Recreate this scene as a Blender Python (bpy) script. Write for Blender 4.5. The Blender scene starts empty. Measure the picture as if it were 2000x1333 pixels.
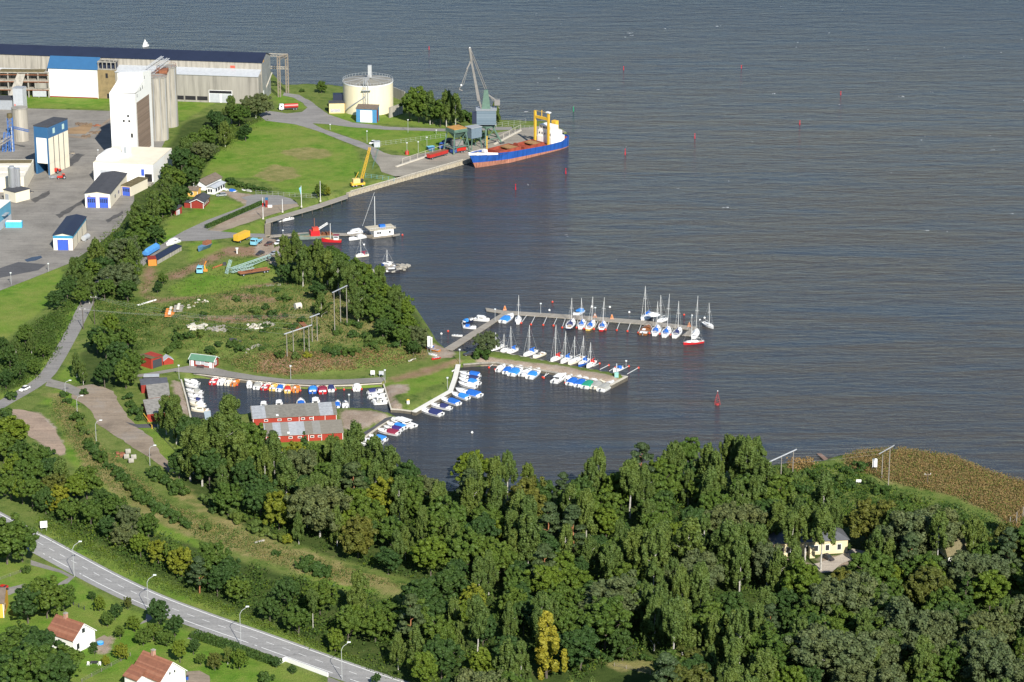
import bpy, math, random
import numpy as np
from mathutils import Vector, Matrix
R = math.radians
scene = bpy.context.scene
col = scene.collection
rng = random.Random(11)
# ------------------------------------------------------------------ camera (a light aircraft about 310 m up)
FPX, CAMH, PITCH = 5200.0, 310.0, R(18.5)
LAND = 1.6
cam_d = bpy.data.cameras.new("camera"); cam = bpy.data.objects.new("camera", cam_d); col.objects.link(cam)
cam.location = (0, 0, CAMH); cam.rotation_euler = (R(90) - PITCH, 0, 0)
cam_d.sensor_width = 36; cam_d.lens = FPX / 2000 * 36; cam_d.clip_start = 5; cam_d.clip_end = 20000
scene.camera = cam
cp, sp = math.cos(PITCH), math.sin(PITCH)
def G(px, py, z=LAND):
    """survey: where the sight line through a point of the photograph meets the level z"""
    u, v = (px - 1000) / FPX, (666.5 - py) / FPX
    t = (CAMH - z) / (sp - v * cp)
    return Vector((u * t, (cp + v * sp) * t, z))
def GX(px, py, z=LAND):
    p = G(px, py, z); return (p.x, p.y)
def ZTOP(x, y, py):
    """height of the point above (x, y) seen on picture row py"""
    v = (666.5 - py) / FPX
    return CAMH + y * (v * cp - sp) / (cp + v * sp)
# ------------------------------------------------------------------ materials
_mats = {}
def nodes(name):
    m = bpy.data.materials.new(name); m.use_nodes = True
    nt = m.node_tree; b = nt.nodes['Principled BSDF']
    return m, nt, b
def N(nt, t, **kw):
    n = nt.nodes.new(t)
    for k, v in kw.items():
        if k in n.inputs: n.inputs[k].default_value = v
        else: setattr(n, k, v)
    return n
def L(nt, a, b): nt.links.new(a, b)
def ramp(nt, fac, stops):
    r = nt.nodes.new('ShaderNodeValToRGB'); e = r.color_ramp.elements
    while len(e) < len(stops): e.new(0.5)
    for i, (p, c) in enumerate(stops):
        e[i].position = p; e[i].color = c if len(c) == 4 else (*c, 1)
    L(nt, fac, r.inputs[0]); return r.outputs[0]
def mixc(nt, fac, a, b, mode='MIX'):
    m = nt.nodes.new('ShaderNodeMix'); m.data_type = 'RGBA'; m.blend_type = mode
    for s, v in ((m.inputs[0], fac), (m.inputs[6], a), (m.inputs[7], b)):
        if hasattr(v, 'links'): L(nt, v, s)
        elif isinstance(v, (int, float)): s.default_value = v
        else: s.default_value = v if len(v) == 4 else (*v, 1)
    return m.outputs[2]
def mul(c, k): return tuple(max(0, min(1, x * k)) for x in c[:3])
def mat(name, rgb, rough=.6, var=.12, scale=.6, metal=0.0, streak=False, bump=0.0, spec=.4, coat=0.0):
    if name in _mats: return _mats[name]
    m, nt, b = nodes(name)
    tc = N(nt, 'ShaderNodeTexCoord'); mp = N(nt, 'ShaderNodeMapping')
    L(nt, tc.outputs['Object'], mp.inputs[0])
    if streak: mp.inputs['Scale'].default_value = (1, 1, .07)
    n1 = N(nt, 'ShaderNodeTexNoise', Scale=scale * (2.2 if streak else 1), Detail=6.0, Roughness=.65); L(nt, mp.outputs[0], n1.inputs['Vector'])
    c = ramp(nt, n1.outputs[0], [(.25, mul(rgb, 1 - var * 1.6)), (.5, rgb), (.75, mul(rgb, 1 + var))])
    L(nt, c, b.inputs['Base Color'])
    b.inputs['Roughness'].default_value = rough; b.inputs['Metallic'].default_value = metal
    b.inputs['Specular IOR Level'].default_value = spec
    if coat: b.inputs['Coat Weight'].default_value = coat
    if bump:
        bp = N(nt, 'ShaderNodeBump', Strength=bump, Distance=.05); L(nt, n1.outputs[0], bp.inputs['Height'])
        L(nt, bp.outputs[0], b.inputs['Normal'])
    _mats[name] = m; return m
def striped(name, cols, width, axis=0, rough=.6, var=.2, fine=0.0):
    """sheets / boards of different shades laid side by side along one local axis"""
    if name in _mats: return _mats[name]
    m, nt, b = nodes(name)
    tc = N(nt, 'ShaderNodeTexCoord'); sx = N(nt, 'ShaderNodeSeparateXYZ'); L(nt, tc.outputs['Object'], sx.inputs[0])
    d = N(nt, 'ShaderNodeMath', operation='DIVIDE'); L(nt, sx.outputs[axis], d.inputs[0]); d.inputs[1].default_value = width
    f = N(nt, 'ShaderNodeMath', operation='FLOOR'); L(nt, d.outputs[0], f.inputs[0])
    w = N(nt, 'ShaderNodeTexWhiteNoise', noise_dimensions='1D'); L(nt, f.outputs[0], w.inputs['W'])
    k = len(cols); rr = ramp(nt, w.outputs[0], [(i / k, c) for i, c in enumerate(cols)])
    rr.node.color_ramp.interpolation = 'CONSTANT'
    n1 = N(nt, 'ShaderNodeTexNoise', Scale=.9, Detail=8.0, Roughness=.7); L(nt, tc.outputs['Object'], n1.inputs['Vector'])
    v = ramp(nt, n1.outputs[0], [(.3, (1 - var,) * 3), (.7, (1, 1, 1))])
    L(nt, mixc(nt, 1.0, rr, v, 'MULTIPLY'), b.inputs['Base Color']); b.inputs['Roughness'].default_value = rough
    _mats[name] = m; return m
BARKW = mat("birch_bark", (.42, .40, .36), .85, .35, 2.5, streak=False); BARK = mat("grey_bark", (.12, .10, .08), .95, .25, 1.5); BARKP = mat("pine_bark", (.34, .15, .07), .9, .2, 1.2)
# ------------------------------------------------------------------ mesh builder
class MB:
    def __init__(s): s.v = []; s.f = []; s.mi = []; s.mats = []; s.M = None
    def slot(s, m):
        if m not in s.mats: s.mats.append(m)
        return s.mats.index(m)
    def add(s, vs, fs, m):
        o = len(s.v); k = s.slot(m)
        if s.M is not None: vs = [tuple(s.M @ Vector(p)) for p in vs]
        s.v += [tuple(p) for p in vs]; s.f += [tuple(i + o for i in f) for f in fs]; s.mi += [k] * len(fs)
        return s
    def box(s, x0, y0, z0, x1, y1, z1, m):
        vs = [(x0, y0, z0), (x1, y0, z0), (x1, y1, z0), (x0, y1, z0), (x0, y0, z1), (x1, y0, z1), (x1, y1, z1), (x0, y1, z1)]
        return s.add(vs, [(0, 3, 2, 1), (4, 5, 6, 7), (0, 1, 5, 4), (1, 2, 6, 5), (2, 3, 7, 6), (3, 0, 4, 7)], m)
    def prism(s, pts, z0, z1, m, cap=True):
        """closed outline (x, y) counter-clockwise, extruded z0..z1"""
        a = sum(pts[i][0] * pts[(i + 1) % len(pts)][1] - pts[(i + 1) % len(pts)][0] * pts[i][1] for i in range(len(pts)))
        if a < 0: pts = pts[::-1]
        n = len(pts)
        vs = [(p[0], p[1], z0) for p in pts] + [(p[0], p[1], z1) for p in pts]
        fs = [(i, (i + 1) % n, n + (i + 1) % n, n + i) for i in range(n)]
        if cap: fs += [tuple(range(n, 2 * n)), tuple(range(n - 1, -1, -1))]
        return s.add(vs, fs, m)
    def loft(s, rings, m, cap=True, closed=True):
        n = len(rings[0]); vs = [p for r in rings for p in r]; fs = []
        for j in range(len(rings) - 1):
            for i in range(n if closed else n - 1):
                k = (i + 1) % n
                fs.append((j * n + i, j * n + k, (j + 1) * n + k, (j + 1) * n + i))
        if cap: fs += [tuple(range(n - 1, -1, -1)), tuple(range((len(rings) - 1) * n, len(rings) * n))]
        return s.add(vs, fs, m)
    def cyl(s, x, y, z0, z1, r0, m, r1=None, n=16):
        r1 = r0 if r1 is None else r1
        ring = lambda z, r: [(x + r * math.cos(2 * math.pi * i / n), y + r * math.sin(2 * math.pi * i / n), z) for i in range(n)]
        return s.loft([ring(z0, r0), ring(z1, r1)], m)
    def rod(s, a, b, r, m, n=5, r1=None):
        a, b = Vector(a), Vector(b); d = b - a
        if d.length < 1e-6: return s
        d.normalize(); up = Vector((0, 0, 1)) if abs(d.z) < .9 else Vector((1, 0, 0))
        u = d.cross(up).normalized(); w = d.cross(u); r1 = r if r1 is None else r1
        ring = lambda c, q: [c + u * (q * math.cos(2 * math.pi * (i + .5) / n)) - w * (q * math.sin(2 * math.pi * (i + .5) / n)) for i in range(n)]
        return s.loft([ring(a, r), ring(b, r1)], m)
    def truss(s, a, b, w, r, m, bays=8, w1=None):
        """square lattice boom from a to b"""
        a, b = Vector(a), Vector(b); d = (b - a).normalized(); up = Vector((0, 0, 1)) if abs(d.z) < .95 else Vector((1, 0, 0))
        u = d.cross(up).normalized(); q = d.cross(u).normalized(); w1 = w if w1 is None else w1
        P = []
        for i in range(bays + 1):
            t = i / bays; c = a.lerp(b, t); ww = (w + (w1 - w) * t) / 2
            P.append([c + u * sx * ww + q * sy * ww for sx, sy in ((-1, -1), (1, -1), (1, 1), (-1, 1))])
        for k in range(4): s.rod(P[0][k], P[-1][k], r, m, 4)
        for i in range(bays):
            for k in range(4):
                s.rod(P[i][k], P[i + 1][(k + 1) % 4], r * .6, m, 3)
        return s
    def ball(s, x, y, z, r, m, n=8, sz=1.0):
        rings = []
        for j in range(1, 6):
            th = math.pi * j / 6
            rings.append([(x + r * math.sin(th) * math.cos(2 * math.pi * i / n), y + r * math.sin(th) * math.sin(2 * math.pi * i / n), z - r * sz * math.cos(th)) for i in range(n)])
        return s.loft(rings, m)
    def mesh(s, name):
        me = bpy.data.meshes.new(name); me.from_pydata(s.v, [], s.f)
        for m in s.mats: me.materials.append(m)
        me.polygons.foreach_set('material_index', s.mi); me.update(); return me
    def build(s, name, parent=None, loc=None, smooth=False):
        me = s.mesh(name)
        if smooth: me.polygons.foreach_set('use_smooth', [True] * len(me.polygons))
        return link(name, me, parent, loc)
def link(name, me, parent=None, loc=None, rz=0.0):
    o = bpy.data.objects.new(name, me); col.objects.link(o)
    if parent: o.parent = parent
    if loc is not None: o.location = loc
    if rz: o.rotation_euler.z = rz
    return o
def tag(o, label=None, cat=None, group=None, kind=None):
    if label: o['label'] = label
    if cat: o['category'] = cat
    if group: o['group'] = group
    if kind: o['kind'] = kind
    return o
def thing(name, loc, label, cat, rz=0.0, group=None):
    return tag(link(name, None, None, loc, rz), label, cat, group)
def copy_tree(o, parent=None):
    c = o.copy(); col.objects.link(c); c.parent = parent
    for ch in list(o.children): copy_tree(ch, c)
    return c
def ang(a, b): return math.atan2(b[1] - a[1], b[0] - a[0])
# ------------------------------------------------------------------ light: low September sun behind the aircraft
SUN_EL, SUN_AZ = R(35.5), math.atan2(.326, -.945)       # azimuth measured from +Y towards +X
sun_dir = Vector((math.sin(SUN_AZ) * math.cos(SUN_EL), math.cos(SUN_AZ) * math.cos(SUN_EL), math.sin(SUN_EL)))
sl = bpy.data.lights.new("sun", 'SUN'); sl.energy = 5.0; sl.angle = R(.53); sl.color = (1, .95, .86)
so = bpy.data.objects.new("sun", sl); col.objects.link(so); so.location = (0, 0, 400)
so.rotation_euler = (-sun_dir).to_track_quat('-Z', 'Y').to_euler()
w = bpy.data.worlds.new("World"); scene.world = w; w.use_nodes = True
wn = w.node_tree; bg = wn.nodes['Background']; sky = wn.nodes.new('ShaderNodeTexSky')
sky.sky_type = 'NISHITA'; sky.sun_disc = False; sky.sun_elevation = SUN_EL; sky.sun_rotation = SUN_AZ
sky.altitude = 300; sky.air_density = 1.0; sky.dust_density = .1; sky.ozone_density = 3.0
wn.links.new(sky.outputs[0], bg.inputs[0]); bg.inputs[1].default_value = .085
scene.view_settings.view_transform = 'Standard'; scene.view_settings.look = 'None'
scene.view_settings.exposure = 0.55; scene.view_settings.gamma = 1
scene.cycles.max_bounces = 6; scene.cycles.diffuse_bounces = 3; scene.cycles.transparent_max_bounces = 4
# ------------------------------------------------------------------ terrain
COAST = [(-260,98),(0,102),(300,114),(520,130),(556,168),(600,166),(650,168),(770,184),(800,190),(880,212),(985,236),(1080,240),(1108,258),(1060,272),(908,312),(800,342),(681,377),(520,432),(519,462),(560,476),(640,490),(700,520),(760,556),(812,600),(838,640),(852,664),(868,678),(884,688),(925,688),(960,686),(1100,712),(1226,735),(1196,752),(1080,728),(965,711),(905,714),(893,716),(880,764),(812,804),(763,799),(747,752),(700,756),(620,758),(560,754),(480,744),(420,738),(380,735),(356,741),(376,822),(440,816),(488,808),(655,800),(690,797),(730,800),(776,812),(752,822),(698,866),(700,900),(780,940),(850,958),(1000,968),(1200,955),(1340,938),(1420,924),(1500,910),(1600,903),(1640,890),(1700,887),(1760,884),(1862,898),(1930,927),(2000,949),(2100,980),(2500,1200),(2500,1560),(-400,1560),(-400,98)]
STEP = 2.0
gx = np.arange(-470, 262, STEP); gy = np.arange(540, 1475, STEP)
XX, YY = np.meshgrid(gx, gy)
def sdf(poly, X, Y):
    """signed distance (metres) to an outline of world points, positive inside"""
    P = np.array(poly, dtype=np.float64); Q = np.roll(P, -1, axis=0)
    best = np.full(X.shape, 1e18); ins = np.zeros(X.shape, bool)
    for (x0, y0), (x1, y1) in zip(P, Q):
        dx, dy = x1 - x0, y1 - y0; l2 = dx * dx + dy * dy + 1e-9
        t = np.clip(((X - x0) * dx + (Y - y0) * dy) / l2, 0, 1)
        best = np.minimum(best, (X - x0 - t * dx) ** 2 + (Y - y0 - t * dy) ** 2)
        if dy != 0: ins ^= ((y0 > Y) != (y1 > Y)) & (X < dx * (Y - y0) / dy + x0)
    return np.where(ins, 1, -1) * np.sqrt(best)
PW = lambda pts, z=LAND: [GX(a, b, z) for a, b in pts]
s_coast = sdf(PW(COAST, .6), XX, YY)
sst = lambda a, b, x: (lambda t: t * t * (3 - 2 * t))(np.clip((x - a) / (b - a), 0, 1))
HH = np.clip(LAND + (s_coast - 1.5) * .95, -2.5, LAND)
MOUND = [(310,610),(380,585),(470,570),(560,560),(640,540),(720,560),(790,620),(815,655),(830,690),(800,706),(720,722),(640,732),(560,732),(470,718),(430,700),(350,680),(310,650)]
HH = HH + 3.4 * sst(-1, 9, sdf(PW(MOUND), XX, YY))
def H(x, y):
    i = (x - gx[0]) / STEP; j = (y - gy[0]) / STEP
    a, b = int(max(0, min(len(gx) - 2, i))), int(max(0, min(len(gy) - 2, j))); u, v = min(1, max(0, i - a)), min(1, max(0, j - b))
    return float((HH[b, a] * (1 - u) + HH[b, a + 1] * u) * (1 - v) + (HH[b + 1, a] * (1 - u) + HH[b + 1, a + 1] * u) * v)
def GP(px, py):
    p = G(px, py)
    for _ in range(4): p = G(px, py, H(p.x, p.y))
    return p
ZONES = {
 'lush': [[(398,352),(405,318),(430,262),(520,233),(600,246),(690,287),(716,325),(690,358),(640,378),(560,378),(500,348),(440,348)],
  [(612,243),(870,254),(880,290),(800,302),(740,288)], [(40,183),(215,193),(215,214),(40,210)], [(335,196),(425,198),(350,240)],
  [(-60,575),(0,560),(110,518),(150,560),(60,622),(0,675),(-60,720)], [(330,432),(430,384),(478,400),(370,456),(280,495)], [(420,456),(515,430),(520,455),(470,463)],
  [(330,565),(400,520),(540,498),(548,535),(520,555),(420,577),(350,583)], [(365,476),(420,468),(445,490),(370,515)], [(290,830),(360,878),(352,925),(296,880)],
  [(-60,1085),(120,1112),(200,1165),(300,1210),(400,1245),(640,1335),(640,1420),(-60,1420)], [(108,738),(150,700),(180,740),(172,756)],
  [(690,748),(780,738),(888,716),(885,735),(800,775),(760,760)], [(64,1030),(90,1028),(150,1065),(300,1130),(420,1185),(520,1225),(680,1285),(800,1330),(780,1338),(650,1290),(450,1210),(280,1148),(140,1078)],
  [(1160,1325),(1240,1308),(1360,1330),(1360,1420),(1160,1420)], [(160,572),(178,572),(126,664),(94,722),(40,770),(0,792),(0,770),(60,735),(110,660)], [(500,830),(515,832),(530,862),(690,866),(770,812),(700,870),(600,880),(500,875)],
  [(75,790),(110,758),(160,775),(150,800)], [(1450,1060),(1500,1080),(1460,1112),(1440,1090)], [(110,800),(150,850),(200,915),(260,980),(330,1030),(430,1075),(420,1090),(300,1045),(200,980),(140,910),(128,880)], [(560,1095),(700,1135),(760,1150),(700,1160),(600,1130)], [(540,180),(585,195),(600,212),(545,216)], [(240,800),(260,820),(330,835),(300,842),(268,838)],
  [(745,215),(880,250),(680,240),(640,225),(655,210)], [(270,700),(330,690),(370,712),(300,730),(270,728)], [(950,694),(1000,700),(1090,722),(1080,726),(1000,708)]],
 'dry': [[(495,345),(530,322),(575,328),(585,345),(540,358)], [(545,296),(600,288),(650,296),(640,308),(590,314)], [(330,930),(400,985),(500,1045),(640,1092),(760,1132),(740,1140),(600,1100),(450,1040),(340,965)], [(1655,893),(1680,884),(1730,878),(1770,876),(1862,888),(1932,917),(2002,939),(2120,975),(2120,1085),(1990,1040),(1940,1003),(1860,968),(1760,948),(1720,935),(1650,912)], [(100,770),(150,800),(190,870),(260,930),(330,985),(430,1040),(560,1080),(700,1120),(800,1150),(760,1160),(640,1135),(520,1095),(400,1060),(280,1010),(180,930),(130,860)], [(740,745),(820,722),(895,700),(895,712),(830,735),(760,750)],
  [(560,600),(700,560),(760,640),(680,690),(560,680)], [(1160,1290),(1300,1290),(1300,1310),(1200,1306)], [(420,590),(540,600),(540,630),(420,620)], [(640,540),(700,545),(720,580),(660,590)], [(80,770),(120,768),(140,800)]],
 'dirt': [[(420,596),(470,590),(540,600),(545,608),(470,604)], [(360,640),(450,634),(560,628),(565,640),(450,648)], [(470,560),(540,552),(545,566),(490,572)], [(510,710),(640,708),(700,706),(690,720),(560,732),(505,726)], [(765,740),(830,721),(893,702),(893,709),(835,730),(770,746)], [(300,548),(360,524),(440,484),(520,480),(545,490),(520,502),(440,500),(350,545)], [(130,255),(200,240),(215,262),(130,275)], [(282,525),(300,520),(305,540),(285,570),(300,585),(400,578),(402,581),(300,592),(278,575)], [(805,672),(835,690),(826,702),(800,680)], [(880,350),(0,0),(0,0)]],
 'sand': [[(0,800),(25,800),(75,805),(110,838),(128,886),(118,890),(80,868),(45,830),(25,812)], [(748,752),(800,752),(795,768),(770,772),(790,800),(765,797)], [(664,800),(730,802),(760,812),(700,842),(668,836)], [(355,745),(376,820),(345,800),(335,742)],
  [(520,462),(560,470),(600,500),(540,520),(500,500),(500,468)], [(420,372),(540,385),(580,398),(420,452),(406,452),(480,400)], [(930,695),(1100,716),(1215,738),(1196,748),(1080,725),(930,706)], [(830,668),(880,680),(890,700),(850,700)], [(180,1255),(225,1240),(215,1280),(185,1275)], [(1500,1085),(1560,1095),(1600,1110),(1580,1118),(1500,1108)], [(1590,1090),(1660,1082),(1700,1090),(1640,1110)]],
 'wood': [[(350,930),(420,880),(500,900),(690,900),(760,940),(1000,965),(1340,938),(1490,930),(1520,1000),(1660,1020),(1860,1020),(2100,1080),(2300,1500),(840,1500),(780,1340),(640,1270),(480,1200),(300,1120),(90,1010),(0,900),(0,840),(60,880),(150,960),(290,1040),(450,1090),(640,1150),(780,1180),(860,1150),(640,1085),(470,1025),(380,970)],
  [(110,560),(200,440),(300,330),(360,240),(520,190),(530,215),(430,290),(380,350),(310,440),(280,500),(240,570),(160,575)], [(530,480),(700,500),(820,620),(840,670),(780,670),(690,600),(560,560)], [(150,760),(160,690),(220,640),(270,680),(270,740),(210,765)], [(0,680),(60,640),(120,600),(100,690),(30,760),(0,770)]],
}
W = {}
for k, polys in ZONES.items():
    a = np.zeros_like(XX)
    for p in polys:
        if (0, 0) in p: continue
        e = 2.2 if k == 'sand' else 4.5; a = np.maximum(a, sst(-e, e, sdf(PW(p, LAND), XX, YY)))
    W[k] = a
def grid_mesh(name, keep):
    idx = -np.ones(XX.shape, int); used = np.zeros(XX.shape, bool)
    cell = keep[:-1, :-1] | keep[1:, :-1] | keep[:-1, 1:] | keep[1:, 1:]
    for a, b in ((0, 0), (1, 0), (0, 1), (1, 1)): used[a:a + cell.shape[0], b:b + cell.shape[1]] |= cell
    idx[used] = np.arange(used.sum())
    co = np.stack([XX[used], YY[used], HH[used]], 1).astype(np.float32)
    cy, cx = np.nonzero(cell)
    f = np.stack([idx[cy, cx], idx[cy, cx + 1], idx[cy + 1, cx + 1], idx[cy + 1, cx]], 1)
    me = bpy.data.meshes.new(name); me.vertices.add(len(co)); me.vertices.foreach_set('co', co.ravel())
    me.loops.add(f.size); me.loops.foreach_set('vertex_index', f.ravel().astype(np.int32))
    me.polygons.add(len(f)); me.polygons.foreach_set('loop_start', (np.arange(len(f)) * 4).astype(np.int32))
    me.polygons.foreach_set('use_smooth', np.ones(len(f), bool)); me.update(calc_edges=True)
    for an, ks in (('cover_a', ('lush', 'dry', 'dirt')), ('cover_b', ('sand', 'wood', None))):
        at = me.color_attributes.new(an, 'FLOAT_COLOR', 'POINT')
        z = np.ones((len(co), 4), np.float32); z[:, 3] = 1
        for i, kk in enumerate(ks): z[:, i] = W[kk][used] if kk else 0
        at.data.foreach_set('color', z.ravel())
    return me
gm = grid_mesh("ground", s_coast > -5)
m, nt, b = nodes("ground_cover")
tc = N(nt, 'ShaderNodeTexCoord')
def nz(scale, det=6.0, ro=.65, vec=None, dist=0.0):
    n = N(nt, 'ShaderNodeTexNoise', Scale=scale, Detail=det, Roughness=ro, Distortion=dist); L(nt, vec or tc.outputs['Object'], n.inputs['Vector']); return n.outputs[0]
nA, nB, nC, nD = nz(.045), nz(.22), nz(1.1, 8.0, .75), nz(.11, 5.0, .7)
def att(nm):
    a = N(nt, 'ShaderNodeAttribute', attribute_name=nm); s = N(nt, 'ShaderNodeSeparateColor'); L(nt, a.outputs['Color'], s.inputs[0]); return s.outputs
aA, aB = att('cover_a'), att('cover_b')
def mask(w_, n_, soft=.2, amt=1.15):
    """zone edge broken up by noise"""
    k = N(nt, 'ShaderNodeMath', operation='MULTIPLY_ADD'); L(nt, n_, k.inputs[0]); k.inputs[1].default_value = amt; L(nt, w_, k.inputs[2])
    mr = N(nt, 'ShaderNodeMapRange'); L(nt, k.outputs[0], mr.inputs[0]); c = .5 + amt * .5
    mr.inputs[1].default_value = c - soft; mr.inputs[2].default_value = c + soft; return mr.outputs[0]
weed = ramp(nt, nB, [(.30, (.045, .088, .016)), (.45, (.11, .155, .034)), (.58, (.18, .205, .058)), (.75, (.29, .26, .11))])
weed = mixc(nt, ramp(nt, nD, [(.35, (0, 0, 0)), (.62, (.75,) * 3)]), weed, ramp(nt, nC, [(.3, (.08, .13, .026)), (.7, (.16, .21, .048))]))
lush = ramp(nt, nB, [(.25, (.065, .145, .014)), (.5, (.115, .215, .024)), (.75, (.20, .25, .05))])
lush = mixc(nt, ramp(nt, nA, [(.4, (0, 0, 0)), (.68, (.75,) * 3)]), lush, (.22, .235, .06))
dry = ramp(nt, nB, [(.25, (.12, .155, .04)), (.5, (.21, .20, .07)), (.75, (.31, .26, .115))])
dirt = ramp(nt, nB, [(.25, (.17, .115, .065)), (.5, (.26, .165, .105)), (.75, (.29, .215, .14))])
sand = ramp(nt, nB, [(.25, (.22, .17, .125)), (.5, (.33, .26, .20)), (.75, (.38, .33, .28))])
wood = ramp(nt, nB, [(.25, (.030, .050, .012)), (.5, (.055, .085, .020)), (.75, (.095, .115, .034))])
c = mixc(nt, mask(aA[0], nD), weed, lush); c = mixc(nt, mask(aB[1], nD), c, wood); c = mixc(nt, mask(aA[1], nB), c, dry)
c = mixc(nt, mask(aA[2], nB, .3), c, dirt); c = mixc(nt, mask(aB[0], nB), c, sand)
fine = ramp(nt, nz(3.2, 3.0, .7), [(.3, (.62, .62, .62)), (.7, (1.25, 1.25, 1.25))])
c = mixc(nt, 1.0, c, fine, 'MULTIPLY'); L(nt, c, b.inputs['Base Color'])
b.inputs['Roughness'].default_value = .95; b.inputs['Specular IOR Level'].default_value = .1
bp = N(nt, 'ShaderNodeBump', Strength=.8, Distance=.35); L(nt, nC, bp.inputs['Height']); L(nt, bp.outputs[0], b.inputs['Normal'])
gm.materials.append(m); tag(link("ground", gm), kind='structure')
# ------------------------------------------------------------------ water
wm, nt, b = nodes("brackish_water")
geo = N(nt, 'ShaderNodeNewGeometry'); tcw = geo.outputs['Position']
def wn_(sx, sy, rz, det, ro, dist=0.0, typ='FBM'):
    mp = N(nt, 'ShaderNodeMapping'); L(nt, tcw, mp.inputs[0]); mp.inputs['Rotation'].default_value = (0, 0, rz); mp.inputs['Scale'].default_value = (sx, sy, 1)
    n = N(nt, 'ShaderNodeTexNoise', Scale=1.0, Detail=det, Roughness=ro, Distortion=dist); L(nt, mp.outputs[0], n.inputs['Vector']); return n.outputs[0]
w1, w2, w3, w4 = wn_(.04, .15, R(-20), 3.0, .55, .6), wn_(.10, .55, R(-15), 3.0, .6, .5), wn_(.5, 2.1, R(-18), 2.0, .6), wn_(.004, .009, R(-15), 4.0, .6)
def ma(op, a, b2, cc=None):
    k = N(nt, 'ShaderNodeMath', operation=op)
    for i, v in enumerate((a, b2, cc)):
        if v is None: continue
        if hasattr(v, 'links'): L(nt, v, k.inputs[i])
        else: k.inputs[i].default_value = v
    return k.outputs[0]
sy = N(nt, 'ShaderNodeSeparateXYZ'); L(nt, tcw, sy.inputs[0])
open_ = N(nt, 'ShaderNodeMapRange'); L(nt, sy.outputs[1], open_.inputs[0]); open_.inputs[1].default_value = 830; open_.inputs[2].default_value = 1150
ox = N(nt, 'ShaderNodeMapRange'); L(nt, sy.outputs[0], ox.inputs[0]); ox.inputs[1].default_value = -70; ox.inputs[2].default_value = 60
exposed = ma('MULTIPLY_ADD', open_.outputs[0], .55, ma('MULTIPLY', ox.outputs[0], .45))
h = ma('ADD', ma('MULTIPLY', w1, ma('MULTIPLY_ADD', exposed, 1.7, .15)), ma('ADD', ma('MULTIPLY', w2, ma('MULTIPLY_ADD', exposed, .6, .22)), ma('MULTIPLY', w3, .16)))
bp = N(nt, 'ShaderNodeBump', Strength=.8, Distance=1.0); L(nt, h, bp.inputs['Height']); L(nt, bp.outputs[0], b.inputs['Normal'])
murk_sheen = mixc(nt, ma('MULTIPLY_ADD', ox.outputs[0], .75, ma('MULTIPLY', w4, .3)), (.030, .037, .046), (.056, .050, .045))
streak = wn_(.010, .075, R(-17), 4.0, .65, .8); murk_sheen = mixc(nt, ramp(nt, streak, [(.42, (0, 0, 0)), (.66, (1, 1, 1))]), murk_sheen, (.036, .048, .066))  # wind streaks: blue sky sheen painted into the water's base colour
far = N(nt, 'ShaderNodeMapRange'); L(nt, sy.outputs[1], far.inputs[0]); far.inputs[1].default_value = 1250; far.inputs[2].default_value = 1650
murk_sheen = mixc(nt, far.outputs[0], murk_sheen, (.020, .033, .054))
v = N(nt, 'ShaderNodeTexNoise', Scale=1.0, Detail=4.0, Roughness=.7)
mp = N(nt, 'ShaderNodeMapping'); L(nt, tcw, mp.inputs[0]); mp.inputs['Scale'].default_value = (.10, .16, 1); L(nt, mp.outputs[0], v.inputs['Vector'])
cap = ma('MULTIPLY', ramp(nt, v.outputs[0], [(.70, (0, 0, 0)), (.73, (1, 1, 1))]), ramp(nt, exposed, [(.62, (0, 0, 0)), (.9, (1, 1, 1))]))
L(nt, mixc(nt, cap, murk_sheen, (.75, .76, .76)), b.inputs['Base Color'])
b.inputs['IOR'].default_value = 1.33; b.inputs['Specular IOR Level'].default_value = .13; b.inputs['Specular Tint'].default_value = (.82, .86, 1, 1)
L(nt, ma('MULTIPLY_ADD', far.outputs[0], .08, ma('MULTIPLY_ADD', exposed, .07, ma('MULTIPLY_ADD', cap, .5, .11))), b.inputs['Roughness'])
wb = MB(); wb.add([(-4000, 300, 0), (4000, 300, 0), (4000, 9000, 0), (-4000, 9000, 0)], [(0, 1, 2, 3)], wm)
tag(wb.build("water"), kind='structure')
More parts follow.
